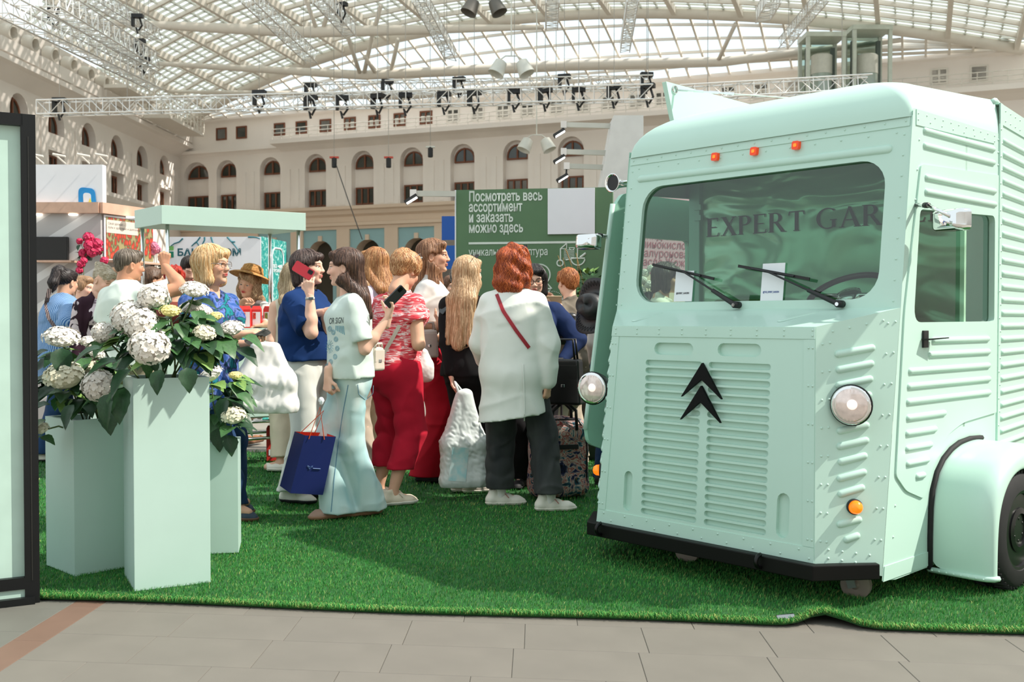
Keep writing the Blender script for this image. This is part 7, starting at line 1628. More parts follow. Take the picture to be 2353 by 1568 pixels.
# --- woman in the navy tee lifting a red phone
PN1 = person('woman in navy T-shirt and white jeans, lifting a red phone to her head', 702, 6.78, 1.665, 72, SKL, 1.14, hyaw=10, hpitch=-2, seed=12,
    arms=dict(R=dict(to=('W', 712, 678, 6.50), pole=(.5, 1.0, -1.3), dir=(-.08, -.05, 1), palm=(.1, .9, .0), world=1, curl=(28, 30, 22), thumb=40), L=dict(to=('W', 745, 718, 6.6), pole=(-.6, -.2, -1), dir=(.9, -.3, .1), palm=(-.2, .9, 0), world=1)),
    feet=dict(R=dict(at=('W', 672, 1165, 6.72), turn=0), L=dict(at=('W', 716, 1148, 6.95), turn=0)),
    bottom=[dict(kind='trousers', name='white_jeans', mat=WDEN, r=(.105, .094, .092), hem=.085, fold=.006, rise=.9)],
    top=[dict(kind='shirt', name='t_shirt', mat=cloth('navy_tee', (14, 48, 98), .05), hem=.955, sleeve=.8, sw=(.068, .080), inf=.018, loose=.012, fold=.008)],
    hair=dict(style='bob', col=(62, 46, 42), hi=(104, 84, 76), ear=1), shoes=dict(mat=WSNK, sole=SOLB, lace=LACEW))
# --- woman in the red patterned top and capri trousers (back turned)
STR = rampmat('red_pattern', [(.30, (40, 32, 40)), (.36, (200, 50, 64)), (.50, (222, 90, 96)), (.56, (240, 222, 220)), (.64, (206, 56, 70)), (.74, (234, 200, 200))], scale=9, mp=(.9, .9, 5.5), dist=1.3, detail=4)
PS = person('woman in a red and white patterned top and red capri trousers, back turned', 905, 6.72, 1.665, 138, SKM, 1.15, lean=.10, hyaw=8, hpitch=26, seed=13,
    arms=dict(R=dict(to=('W', 948, 735, 6.75), pole=(.9, -.5, -1.3), dir=(.15, .1, 1), palm=(-.2, .9, .1), world=1, curl=(22, 30, 20)), L=dict(to=('W', 925, 735, 6.95), pole=(-.6, 0, -1), dir=(.2, .2, 1), palm=(.5, -.5, 0), world=1)),
    feet=dict(R=dict(at=('W', 903, 1163, 6.62), turn=-18), L=dict(at=('W', 872, 1140, 6.85), turn=-6)),
    bottom=[dict(kind='trousers', name='capri_trousers', mat=REDC, r=(.112, .088, .076), hem=.235, fold=.010, rise=.75)],
    top=[dict(kind='shirt', name='patterned_top', mat=STR, hem=.90, sleeve=.42, sw=(.064, .07), inf=.016, fold=.008, hemw=.17, neck=.078, necky=-.015)],
    hair=dict(style='short', col=(176, 122, 78), hi=(226, 184, 134), vol=1.14, curl=.004), shoes=dict(mat=mat('sneaker_beige', (226, 212, 190), .6), sole=WSOL, lace=LACEW), glasses=dict(mat=CHROME, on=1, name='sunglasses', lens=mat('sunglass_grey', (120, 124, 124), .1)))
# --- tall woman in white tee and wine wide trousers
PT = person('tall woman in white T-shirt and wide wine-red trousers, holding a black phone', 990, 7.6, 1.80, 84, SKM, .98, hyaw=2, hpitch=-2, seed=14, detail=2,
    arms=dict(R=dict(to=('W', 1008, 748, 7.3), pole=(.4, -.6, -1.2), dir=(.5, -.1, .8), palm=(-.3, .7, .3), world=1, curl=(40, 50, 30)), L=dict(to=('W', 1018, 778, 7.42), pole=(-.5, -.4, -1), dir=(.9, -.4, .0), palm=(-.2, .8, .2), world=1)),
    feet=dict(R=dict(at=('W', 985, 1108, 7.55), turn=-4), L=dict(at=('W', 1000, 1100, 7.85), turn=8)),
    bottom=[dict(kind='trousers', name='wide_trousers', mat=REDW, r=(.110, .118, .128), hem=.045, fold=.010, ff=(24, 24, 4), rise=1.1)],
    top=[dict(kind='shirt', name='white_t_shirt', mat=cloth('white_tee', (226, 222, 216), .03), hem=.955, sleeve=.85, sw=(.066, .078), inf=.018, loose=.01, fold=.007, neck=.06)],
    hair=dict(style='long', col=(126, 86, 60), hi=(176, 132, 98), len=.24, ear=1, front=1, fo=.035, fe=.02), shoes=dict(mat=mat('sandal_black', (28, 24, 22), .6), low=1))
# --- blonde in black blazer (back)
PB = person('woman with very long blonde hair in a black blazer, back turned', 1072, 7.15, 1.645, 158, SKL, 1.0, hyaw=-25, seed=15,
    feet=dict(R=dict(at=('W', 1092, 1132, 7.1), turn=-50), L=dict(at=('W', 1066, 1128, 7.15), turn=-50)),
    arms=dict(L=dict(to=('W', 1040, 905, 7.0), pole=(-.4, -.6, 0))), bottom=[dict(kind='trousers', name='dark_trousers', mat=BLAZ, r=(.096, .08, .08), hem=.09)], top=[dict(kind='jacket', name='blazer', mat=BLAZ, hem=.84, sleeve=1.9, sw=(.064, .058), cuff=.045, inf=.022, fold=.004)],
    hair=dict(style='long', col=(186, 150, 112), hi=(228, 200, 162), len=.50, vol=1.03), shoes=dict(mat=mat('sneaker_grey', (196, 188, 176), .7), sole=WSOL, lace=LACEW), glasses=dict(mat=mat('frame_brown', (60, 40, 30), .3), on=1, name='sunglasses', lens=BLKGLOSS))
# --- red haired woman in the white shirt (back)
LINEN = cloth('linen', (228, 230, 224), .02)
PR = person('red haired woman in a long white shirt and dark jeans, back turned', 1178, 6.42, 1.665, 164, SKM, 1.12, hyaw=-22, hpitch=4, seed=16, detail=2,
    arms=dict(R=dict(to=('W', 1262, 902, 6.36), pole=(1, -.2, 0), dir=(-.1, .1, -1), palm=(-.6, .4, 0), world=1, curl=(40, 55, 30), thumb=20), L=dict(to=('W', 1112, 830, 6.74), pole=(-.25, -.3, -1), hide=1)),
    feet=dict(L=dict(at=('W', 1148, 1170, 6.62), turn=-62), R=dict(at=('W', 1262, 1184, 6.42), turn=-66)),
    bottom=[dict(kind='trousers', name='dark_jeans', mat=BLKDEN, inf=.008, r=(.098, .086, .090), hem=.115, fold=.008, rise=.35)],
    top=[dict(kind='shirt', name='long_white_shirt', mat=LINEN, hem=.60, curve=.16, sleeve=1.93, sw=(.064, .082), cuff=.058, inf=.020, loose=.004, fold=.0036, hemw=.185, hemsc=1.3, collar=1, crease=.009, cf=(6, 6, 7), ff=(11, 11, 15))],
    hair=dict(style='curly', col=(150, 62, 24), hi=(206, 104, 48), curl=.0075, vol=1.10, curllen=1), shoes=dict(mat=WSNK, sole=WSOL, lace=LACEP, sock=SOCKW), glasses=dict(mat=BLKGLOSS, on=1, name='sunglasses', lens=BLKGLOSS))
# --- dark haired woman with glasses facing us
NAVYT = cloth('navy_top', (26, 44, 84), .08)
PD = person('dark haired woman in black rimmed glasses and navy top, behind the red haired woman', 1228, 7.35, 1.60, -8, SKL, 1.12, hyaw=8, hpitch=8, seed=17, detail=2, bottom=[dict(kind='trousers', name='black_trousers', mat=BLAZ)], top=[dict(kind='shirt', name='navy_top', mat=NAVYT, hem=.82, sleeve=1.9, sw=(.07, .07), inf=.02, fold=.008)],
    arms=dict(L=dict(to=('W', 1290, 830, 7.15), pole=(-.8, -.5, 0)), R=dict(to=('W', 1200, 850, 7.2))), hair=dict(style='bob', col=(30, 24, 24), hi=(60, 52, 50), vol=.98), glasses=dict(mat=BLKGLOSS, w=.0022, r=(.026, .021)), shoes=dict(mat=SOLB))
# --- ginger woman in grey jacket
PGI = person('woman with short ginger hair in a grey jacket, reading a paper by the green wall', 1316, 8.5, 1.63, -132, SKL, 1.02, hyaw=-22, hpitch=6, lean=.06, seed=18, arms=dict(L=dict(to=('W', 1272, 702, 8.3), pole=(-.3, -.7, -1), dir=(-1, .1, .1), palm=(0, .5, .8), world=1), R=dict(to=('W', 1278, 704, 8.5), pole=(.3, -.6, -1))),
    bottom=[dict(kind='trousers', name='beige_trousers', mat=BEIGE, r=(.1, .09, .085), hem=.06)], top=[dict(kind='jacket', name='grey_jacket', mat=cloth('grey_jacket', (112, 104, 92), .08), hem=.62, sleeve=1.9, sw=(.066, .06), inf=.024, fold=.008, collar=1)], hair=dict(style='short', col=(160, 90, 46), hi=(210, 140, 84), curl=.003, ear=-1), shoes=dict(mat=BEIGE))
# --- woman behind the open van door with the hat on her back
PH_ = person('brown haired woman in a white shirt, bending behind the open van door', 1412, 7.4, 1.66, 150, SKM, 1.0, lean=.18, hyaw=10, hpitch=20, seed=19, detail=0, bottom=[dict(kind='trousers', mat=NAVYD)], top=[dict(kind='shirt', name='white_shirt', mat=cloth('white_shirt', (224, 218, 206), .03), hem=.8, sleeve=1.6)], hair=dict(style='long', col=(96, 66, 50), hi=(140, 104, 82), len=.18), shoes=dict(mat=SOLB))
PW_ = person('woman in a white collar with sunglasses on her head, seen through the windscreen', 1520, 8.0, 1.65, 78, SKM, 1.0, hyaw=0, hpitch=8, seed=20, bottom=[dict(kind='trousers', mat=NAVYD)], top=[dict(kind='shirt', name='white_shirt', mat=cloth('white_shirt', (224, 218, 206)), hem=.85, sleeve=1.7, collar=1)], hair=dict(style='bob', col=(66, 52, 46), hi=(104, 86, 76)), glasses=dict(mat=BLKGLOSS, on=1, name='sunglasses', lens=mat('sunglass_grey', (120, 124, 124), .1)))
# --- blonde woman with glasses (large, left)
BLOU = rampmat('blue_blouse', [(.30, (22, 34, 62)), (.40, (46, 84, 150)), (.48, (96, 116, 178)), (.54, (30, 40, 76)), (.62, (14, 128, 128)), (.70, (62, 92, 160))], scale=12, dist=1.2, detail=4)
PL_ = person('blonde woman with thin glasses in a blue and teal blouse, behind the planters', 482, 5.98, 1.635, 62, SKM, 1.08, hyaw=12, hpitch=-2, seed=21, detail=2,
    arms=dict(R=dict(to=('W', 556, 768, 5.72), pole=(.5, -.6, -1.2), dir=(1, -.05, .18), palm=(0, .3, -.9), world=1, curl=(30, 45, 30)), L=dict(to=('W', 566, 790, 5.95), pole=(-.5, -.6, -1), dir=(1, -.1, .05), palm=(0, -.1, 1), world=1, curl=(40, 45, 25))),
    bottom=[dict(kind='trousers', name='dark_trousers', mat=NAVYD, r=(.105, .085, .075), hem=.10)], feet=dict(R=dict(at=('W', 540, 1188, 6.15), turn=0), L=dict(at=('W', 535, 1165, 6.4), turn=0)), shoes=dict(mat=mat('shoe_navy', (44, 62, 76), .7), sole=mat('sole_brown', (104, 74, 52), .7), low=1),
    top=[dict(kind='shirt', name='blue_blouse', mat=BLOU, hem=.72, sleeve=1.35, sw=(.068, .082), cuff=.07, inf=.026, fold=.010, vneck=1, collar=1)], hair=dict(style='bob', col=(208, 164, 112), hi=(240, 210, 164), vol=1.06, brow=(150, 116, 84)), glasses=dict(mat=mat('frame_steel', (150, 140, 136), .25, metal=.8), w=.0016, r=(.026, .021)), lips=(176, 70, 70))
# --- seller in the straw hat
PHT = person('smiling seller with wavy blonde hair and a straw hat, leaning over the cart', 588, 9.15, 1.66, -10, SKM, .95, lean=.28, hyaw=-6, hpitch=10, hroll=-10, seed=22, detail=2, arms=dict(R=dict(to=('W', 548, 700, 8.75), pole=(1, -.3, -.6)), L=dict(to=('W', 606, 756, 8.42), pole=(-.9, -.3, -.5), dir=(-1, -.2, -.1), palm=(0, 0, -1), world=1)),
    bottom=[dict(kind='trousers', name='grey_trousers', mat=cloth('grey_trousers', (140, 138, 130)), hem=.2)], top=[dict(kind='shirt', name='white_blouse', mat=cloth('blouse_white', (226, 222, 216), .03), hem=.9, sleeve=1.55, sw=(.07, .085), cuff=.05, inf=.022, vneck=1, fold=.009), dict(kind='vest', name='grey_apron', mat=cloth('apron', (120, 112, 110)), hem=.78, sleeve=0, inf=.030, open=.2, vneck=1)],
    hair=dict(style='wavy', col=(164, 130, 98), hi=(218, 190, 150), len=.27, curl=.008, vol=1.04), lips=(170, 40, 44), feet=dict(R=dict(at=('W', 568, 1022, 9.95), turn=10), L=dict(at=('W', 590, 1018, 10.0), turn=-14)), shoes=dict(mat=mat('shoe_brown', (146, 96, 62), .6), sole=mat('sole_brown', (104, 74, 52), .7), low=1))
# straw hat: a thing worn by the seller
def hat_on(P, label, m, band=None):
    R = Matrix(P['RH'].tolist()).to_4x4(); R.translation = Vector(P['hl']((0, -.04, .092))); t = thing('straw_hat', label, 'hat', (0, 0, 0)); M = P['M'] @ R @ Matrix.Rotation(.42, 4, 'X')
    pr = [(.0, .085), (.05, .083), (.085, .065), (.098, .02), (.102, .0), (.13, -.006), (.165, -.018), (.19, -.034), (.191, -.036), (.165, -.023), (.13, -.011), (.10, -.006), (.09, .0)]
    MB().lathe(pr, 40, M).build('hat_body', m, t, smooth=True); MB().lathe([(.1035, .0), (.1005, .025), (.1005, .025)], 40, M).build('hat_band', band or m, t, smooth=True)
STRAW = rampmat('straw', [(.35, (150, 104, 58)), (.65, (200, 152, 92))], tex='NOISE', scale=70, mp=(1, 1, 1)); hat_on(PHT, 'round straw hat on the wavy haired seller', STRAW)
# --- woman in cream sleeveless top
PC_ = person('woman with straight ash blonde hair in a cream sleeveless top, back turned', 672, 8.12, 1.655, -160, SKL, .86, hyaw=6, seed=23, bottom=[dict(kind='trousers', name='cream_trousers', mat=cloth('cream', (216, 204, 180)), r=(.1, .085, .08), hem=.12)], top=[dict(kind='shirt', name='cream_top', mat=cloth('cream_top', (216, 208, 188)), hem=.92, sleeve=0, inf=.018)], hair=dict(style='long', col=(172, 148, 116), hi=(208, 188, 156), len=.22), feet=dict(L=dict(at=('W', 645, 1082, 8.12), turn=60), R=dict(at=('W', 668, 1078, 8.2), turn=60)), shoes=dict(mat=WSNK, sole=WSOL, low=1))
# --- left group
BSTR = rampmat('blue_stripes', [(.0, (48, 94, 150)), (.45, (70, 118, 174)), (.62, (150, 178, 208))], tex='WAVE', scale=24, dist=.8)
PB1 = person('woman with black ponytail in a blue striped shirt and jeans, at the left', 138, 8.69, 1.64, 134, SKM, 1.28, hyaw=24, hpitch=6, lean=.06, seed=24, detail=2, bottom=[dict(kind='trousers', name='blue_jeans', mat=NAVYD, r=(.1, .085, .08), hem=.08)], top=[dict(kind='shirt', name='striped_shirt', mat=BSTR, hem=.72, sleeve=1.55, sw=(.07, .076), cuff=.062, inf=.024, loose=.012, collar=1, fold=.008)],
    arms=dict(R=dict(to=('W', 200, 790, 8.5), pole=(.9, -.6, -.4))), hair=dict(style='pony', col=(28, 22, 24), hi=(70, 60, 58)), feet=dict(R=dict(at=('W', 98, 1066, 8.65), turn=-30), L=dict(at=('W', 120, 1050, 8.9), turn=-10)), shoes=dict(mat=WSNK, sole=SOLB, lace=LACEW))
LIL = rampmat('lilac_print', [(.40, (40, 26, 36)), (.44, (196, 180, 186)), (.60, (208, 194, 198)), (.66, (120, 104, 116))], scale=7, dist=2.2, detail=1)
PU = person('woman with grey blonde updo in a lilac printed top, looking down', 228, 8.35, 1.655, 56, SKL, 1.12, hyaw=6, hpitch=24, seed=25, detail=2, bottom=[dict(kind='trousers', mat=BLAZ)], top=[dict(kind='shirt', name='lilac_top', mat=LIL, hem=.8, sleeve=1.5, inf=.02, sw=(.066, .066), vneck=1), dict(kind='jacket', name='plum_cardigan', mat=cloth('plum', (48, 26, 38), .1), hem=.7, sleeve=1.9, sw=(.066, .062), inf=.030, open=.34, open0=.12, vneck=1)], hair=dict(style='updo', col=(190, 176, 150), hi=(224, 214, 196), curl=.004, brow=(130, 104, 84)), lips=(186, 90, 90))
MTEE = cloth('mint_tee', (216, 226, 216), .03)
PM = person('man with short grey hair in a pale mint polo, right arm raised to the post', 290, 7.84, 1.745, 152, SKT, 1.22, man=True, hyaw=-22, hpitch=4, seed=26, detail=2, arms=dict(R=dict(to=('W', 379, 612, 7.90), pole=(.8, -.4, -1.4), dir=(0, 0, 1), palm=(-.15, .8, 0), world=1, curl=(70, 80, 40), thumb=60)),
    bottom=[dict(kind='trousers', mat=cloth('khaki', (150, 140, 118)))], top=[dict(kind='shirt', name='polo_shirt', mat=MTEE, hem=.84, sleeve=.62, sw=(.072, .078), inf=.022, loose=.014, fold=.008, collar=1)], hair=dict(style='man', col=(96, 84, 72), hi=(140, 128, 114), rough=.001), shoes=dict(mat=SOLB))
person('woman with brown hair behind the raised arm of the man', 347, 9.3, 1.68, 120, SKM, 1.0, seed=27, detail=0, bottom=[dict(kind='trousers', mat=BLAZ)], top=[dict(kind='shirt', mat=cloth('brown', (96, 74, 60)), hem=.8, sleeve=1.8)], hair=dict(style='long', col=(84, 60, 44), hi=(124, 94, 72), len=.12, ear=1))
person('woman with short spiky red hair, facing us behind the hydrangea', 401, 9.05, 1.675, 18, SKM, 1.08, hpitch=8, seed=28, detail=1, bottom=[dict(kind='trousers', mat=BLAZ)], top=[dict(kind='shirt', mat=cloth('rust', (120, 60, 52)), hem=.8, sleeve=1.5)], hair=dict(style='spiky', col=(168, 36, 26), faceup=-.005, hi=(210, 70, 40), brow=(110, 60, 50)))
person('dark haired bearded man in a pale blue shirt and dark vest, looking down', 434, 9.5, 1.80, 34, SKL, 1.1, man=True, hpitch=22, hyaw=-6, seed=29, detail=1, beard=(120, 92, 76), bottom=[dict(kind='trousers', mat=NAVYD)], top=[dict(kind='shirt', name='pale_shirt', mat=cloth('pale_blue', (186, 202, 212)), hem=.82, sleeve=1.8, collar=1), dict(kind='vest', name='dark_vest', mat=cloth('vest', (48, 50, 58)), hem=.84, sleeve=0, inf=.028, open=.14, vneck=1)], hair=dict(style='man', col=(40, 32, 28), hi=(72, 60, 52), quiff=1.5))
# --- behind the middle
person('woman with copper blonde hair in a lilac T-shirt, behind the patterned top', 868, 8.0, 1.765, -122, SKL, .98, hyaw=6, hpitch=4, seed=30, bottom=[dict(kind='trousers', mat=BEIGE)], top=[dict(kind='shirt', name='lilac_t_shirt', mat=cloth('lilac', (208, 194, 212), .03), hem=.86, sleeve=.8)], hair=dict(style='long', col=(164, 110, 66), hi=(212, 164, 112), len=.16), glasses=None)
person('woman with curly blonde hair and sunglasses on her head, half hidden by the girl', 840, 9.4, 1.60, -60, SKL, 1.0, seed=31, detail=0, bottom=[dict(kind='trousers', mat=NAVYD)], top=[dict(kind='shirt', mat=cloth('sage', (150, 160, 140)), hem=.8)], hair=dict(style='short', col=(160, 122, 84), hi=(214, 180, 134), curl=.005), glasses=dict(mat=CHROME, on=1, name='sunglasses', lens=CHROME))
person('woman with brown hair far behind, left of the green wall', 1034, 10.6, 1.655, 28, SKL, .95, seed=32, detail=1, bottom=[dict(kind='trousers', mat=NAVYD)], top=[dict(kind='shirt', mat=cloth('grey_blue', (150, 164, 172)), hem=.8, sleeve=1.7)], hair=dict(style='long', col=(104, 70, 50), hi=(146, 106, 80), len=.2))
person('person in a black patterned head scarf behind the long blonde hair', 1058, 8.35, 1.655, 150, SKM, 1.0, seed=33, detail=0, bottom=[dict(kind='trousers', mat=BLAZ)], top=[dict(kind='shirt', mat=BLAZ, hem=.8, sleeve=1.8)], hair=dict(style='short', col=(22, 20, 22), hi=(190, 186, 180)))
person('small figure in a white cap at the far left, beyond the striped shirt', 88, 11.6, 1.66, 30, SKM, 1.0, seed=34, detail=0, bottom=[dict(kind='trousers', mat=NAVYD)], top=[dict(kind='shirt', mat=cloth('white_shirt', (224, 218, 206)), hem=.8, sleeve=1.7)], hair=dict(style='short', col=(214, 210, 202), brow=(80, 60, 50)))
person('woman with fair skin glimpsed between the updo and the man in polo', 264, 9.5, 1.68, 74, SKL, 1.0, seed=35, detail=0, bottom=[dict(kind='trousers', mat=BLAZ)], top=[dict(kind='shirt', mat=cloth('cream_top', (216, 208, 188)), hem=.8, sleeve=1.7)], hair=dict(style='short', col=(120, 92, 66)))
person('woman glimpsed behind the ponytail, looking right', 188, 9.35, 1.60, 80, SKL, 1.0, seed=36, detail=0, bottom=[dict(kind='trousers', mat=BLAZ)], top=[dict(kind='shirt', mat=cloth('cream_top', (216, 208, 188)), hem=.8, sleeve=1.7)], hair=dict(style='short', col=(140, 108, 78)))
# ================================================================ THINGS THE PEOPLE CARRY
PHB = mat('phone_black', (20, 20, 22), .3)
phone('black phone held out by the girl in the pale T-shirt', at(908, 682, 6.05), (-.40, -.72, .50), (.70, .0, .70), mat('phone_case_grey', (64, 64, 66), .4))
phone('red phone held up beside the head of the woman in navy', at(697, 622, 6.50), (.40, .25, .75), (.80, .1, -.5), mat('phone_red', (160, 24, 40), .35), h=.135)
phone('black phone in the crossed hands of the tall woman in white', at(1027, 700, 7.14), (.5, -.75, -.3), (.55, .05, .82), PHB)
phone('grey phone held flat by the blonde woman with glasses', at(592, 774, 5.70), (.15, .9, -.3), (.86, -.1, .46), mat('phone_grey', (84, 78, 74), .35))
# wrist band on the navy woman
el, wr, _ = PN1['AR'][1]; p0 = PN1['M'] @ Vector(wr + (el - wr) * .10); dd = (PN1['M'].to_3x3() @ Vector(el - wr)).normalized(); Mx = Matrix.Translation(p0) @ dd.to_track_quat('Z', 'Y').to_matrix().to_4x4()
t = thing('wristband', 'pale fitness band on the raised wrist of the woman in navy', 'watch'); MB().lathe([(.0275, -.009), (.0295, -.009), (.0295, .009), (.0275, .009)], 24, Mx).build('strap', cloth('band', (190, 186, 176)), t, smooth=True); c_ = p0 + Vector((.012, -.029, 0)); MB().box(c_, (.03, .008, .018)).build('watch_case', mat('band_face', (90, 104, 108), .2), t, bevel=.002)
# navy paper bag with orange cords
NB = mat('bag_navy', (20, 34, 96), .5, var=.04); ORG = mat('cord_orange', (206, 84, 32), .6)
t = thing('paper_bag', 'navy paper bag with orange cord handles carried by the girl', 'bag', at(700, 1130, 6.02)); o_ = at(700, 1130, 6.02)
T0, B0 = at(701, 1001, 5.96), at(667, 1134, 5.98); T1, B1 = at(677, 992, 6.06), at(643, 1117, 6.08); T2, B2 = at(772, 1004, 6.06), at(742, 1138, 6.08); T3, B3 = T1 + T2 - T0, B1 + B2 - B0
m = MB(); Q = [p - o_ for p in (B0, B2, B3, B1, T0, T2, T3, T1)]; m.add(Q, [(3, 2, 1, 0), (0, 1, 5, 4), (1, 2, 6, 5), (2, 3, 7, 6), (3, 0, 4, 7)]); m.build('bag_body', NB, t)
m = MB(); I = [p + (sum(Q[4:], Vector()) / 4 - p) * .03 for p in Q[4:]]; J_ = [p - (Q[4] - Q[0]) * .12 for p in I]; m.add(I + J_, [(i, i + 4, (i + 1) % 4 + 4, (i + 1) % 4) for i in range(4)] + [(4, 5, 6, 7)]); m.build('lining', mat('lining_orange', (200, 58, 34), .6), t)
for a, b, h_ in ((.12, .42, (735, 936, 5.99)), (.30, .75, (744, 944, 6.05))):
    e0 = (T0 if a < .2 else T1).lerp(T2 if a < .2 else T3, .12); e1 = (T0 if a < .2 else T1).lerp(T2 if a < .2 else T3, .62); MB().tube([e0 - o_ - Vector((0, .002, .02)), at(*h_) - o_, e1 - o_ - Vector((0, .002, .02))], .0028, 6).build('cord_handle', ORG, t)
X_, Y_ = (B2 - B0).normalized(), (T0 - B0).normalized(); c_ = B0.lerp(B2, .48).lerp(T0.lerp(T2, .48), .45) - o_; nn = X_.cross(Y_).normalized(); nn = nn if nn.y < 0 else -nn
m = MB(); P2 = lambda a, b: c_ + X_ * a + Y_ * b + nn * .0015
m.tube([P2(-.016 + .006 * math.cos(2 * PI * k / 10), .006 * math.sin(2 * PI * k / 10)) for k in range(10)], .0016, 4, closed=True)
for k in range(3): m.tube([P2(-.022, .004 + .003 * k), P2(-.034, .006 + .004 * k)], .0012, 4); m.tube([P2(-.010, .004 + .003 * k), P2(.0, .006 + .004 * k)], .0012, 4)
m.tube([P2(.004, -.002), P2(.05, -.002)], .0028, 4); m.build('winged_mark', mat('mark_blue', (70, 100, 150), .5), t)['kind'] = 'stuff'
b_ = MB().ball(at(738, 922, 5.98), .016, 7, 6, (1, 1, 1.5)); b_.V = [tuple(Vector(v) + Vector((random.uniform(-.004, .004), random.uniform(-.004, .004), random.uniform(-.004, .004)))) for v in b_.V]; tag(b_.build('crumpled_tissue', PAPER, None), 'crumpled white tissue in the hand holding the navy paper bag', 'tissue')
# soft bags
PLAS = mat('plastic_white', (232, 230, 226), .38, var=.03, spec=.45); PLAST = mat('plastic_grey', (214, 222, 220), .4, var=.05); crease(PLAS, .4, 6); crease(PLAST, .4, 6)
wb_, g1, M1 = sagbag('plastic_bag', 'white plastic carrier bag hanging from the arm of the blonde woman with glasses', 610, 5.86, 1.09, .685, .29, .17, PLAS, .1, 41, .014, .9)
MB().tube([(-.06, 0, 1.05), (-.10, .03, 1.12), (-.06, .06, 1.07)], .014, 6).build('handle', PLAS, wb_, smooth=True)
tb_, g2, M2 = sagbag('plastic_bag', 'long white plastic bag with a pale teal print, carried by the woman in black', 1066, 6.86, .745, .095, .27, .16, PLAST, .15, 43, .013, .55)
MB().tube([(-.03, -.01, .70), (-.06, 0, .80), (-.0, .02, .72)], .012, 6).build('handle', PLAST, tb_, smooth=True)
def patch(name, tree, corners, D, m, parent, n=8, off=.003):
    a, b, c, d = corners; V = []; Mi = parent.matrix_basis.inverted() if parent else Matrix()
    for j in range(n + 1):
        for i in range(n + 1):
            u, v = i / n, j / n; x = (a[0] * (1 - u) + b[0] * u) * (1 - v) + (d[0] * (1 - u) + c[0] * u) * v; y = (a[1] * (1 - u) + b[1] * u) * (1 - v) + (d[1] * (1 - u) + c[1] * u) * v
            V.append(Mi @ on_surface(tree, x, y, D, off))
    F = [(j * (n + 1) + i, j * (n + 1) + i + 1, (j + 1) * (n + 1) + i + 1, (j + 1) * (n + 1) + i) for j in range(n) for i in range(n)]
    return obj(name, mesh_np(name, V, F, True), m, parent)
def tree_of(g, M): return BVHTree.FromPolygons([M @ Vector(v) for v in g[0]], [tuple(int(i) for i in q) for q in g[1]])
patch('print_panel', tree_of(g2, M2), ((1040, 1028), (1078, 1030), (1070, 1108), (1030, 1105)), 6.8, rampmat('bag_print', [(.4, (168, 214, 218)), (.6, (206, 222, 220))], scale=14), tb_)
sagbag('handbag', 'small red bag behind the woman in navy', 648, 8.2, 1.19, .90, .11, .12, cloth('bag_red', (188, 22, 40)), .2, 44, .004, .8)
boxbag('handbag', 'pale silver shoulder purse of the tall woman in white', 984, 7.26, .95, .14, .08, .20, mat('purse_silver', (190, 182, 172), .35), .3, .05)
sagbag('plastic_bag', 'small white plastic bag between the patterned top and the wine-red trousers', 972, 7.0, 1.02, .79, .09, .09, PLAS, .3, 46, .006, .6)
sagbag('handbag', 'slouchy black leather bag of the ginger haired woman', 1312, 8.15, 1.27, 1.02, .20, .13, mat('leather_black', (20, 19, 20), .35), .2, 47, .008, .7)
boxbag('handbag', 'black handbag beside the hand of the red haired woman', 1300, 6.75, .66, .24, .13, .30, mat('leather_black', (20, 19, 20), .35), -.35, .13)
boxbag('handbag', 'cream crossbody bag at the hip of the woman in the patterned top', 866, 6.40, .90, .10, .06, .15, mat('leather_cream', (206, 194, 180), .5), .9, .02)
# straps lie on the clothes
ribbon('bag_strap', [(918, 748), (898, 785), (880, 815), (868, 842)], .024, mat('leather_cream', (206, 194, 180), .5), 'cream bag strap across the back of the patterned top', 'strap', tree=bvh(PS), D=6.6)
ribbon('bag_strap', [(1141, 676), (1156, 715), (1186, 760), (1216, 800)], .022, mat('strap_red', (150, 14, 34), .5), 'thin red strap crossing the back of the long white shirt', 'strap', tree=bvh(PR, names=('long_white_shirt',)), D=6.3)
ribbon('shirt_cord', [(1201, 836), (1204, 900), (1205, 968)], .007, LINEN, 'white draw cord hanging down the back of the long shirt', 'cord', tree=bvh(PR, names=('long_white_shirt',)), D=6.3)
ribbon('bag_strap', [(114, 664), (106, 700), (112, 730), (132, 760), (146, 772)], .034, rampmat('strap_stripes', [(.0, (40, 30, 36)), (.4, (214, 190, 184)), (.6, (40, 30, 36))], tex='WAVE', scale=22), 'dark and pale striped strap on the blue striped shirt', 'strap', tree=bvh(PB1, names=('striped_shirt',)), D=8.5)
# print on the pale T-shirt
tr = bvh(PG, names=('t_shirt',)); INKB = mat('print_blue', (84, 150, 172), .8); INKD = mat('print_dark', (52, 60, 66), .8); body = [c for c in PG['root'].children if c.name.startswith('t_shirt')][0]; Mi = PG['M'].inverted()
m = MB()
def ring(cx_, cy_, rx, ry, n=16, w=.0016): m.tube([Mi @ on_surface(tr, cx_ + rx * math.cos(2 * PI * k / n), cy_ + ry * math.sin(2 * PI * k / n), 6.1, .001) for k in range(n)], w, 4, closed=True)
for x, y in ((758, 756), (766, 764), (772, 780), (775, 801), (770, 820), (760, 832), (752, 842)): ring(x, y, 4.2, 5.5); ring(x, y, 2, 2.8, 10)
for k in range(14): a = 2 * PI * k / 14; m.tube([Mi @ on_surface(tr, 757 + 3 * math.cos(a), 797 + 4 * math.sin(a), 6.1, .001), Mi @ on_surface(tr, 757 + 9 * math.cos(a + .3), 797 + 16 * math.sin(a + .3), 6.1, .001)], .0014, 4)
m.build('shirt_print', INKB, body)['kind'] = 'stuff'
me = text_mesh('OR SIGN', 1.0); xs_ = [v.co.x for v in me.vertices]; w_ = max(xs_)
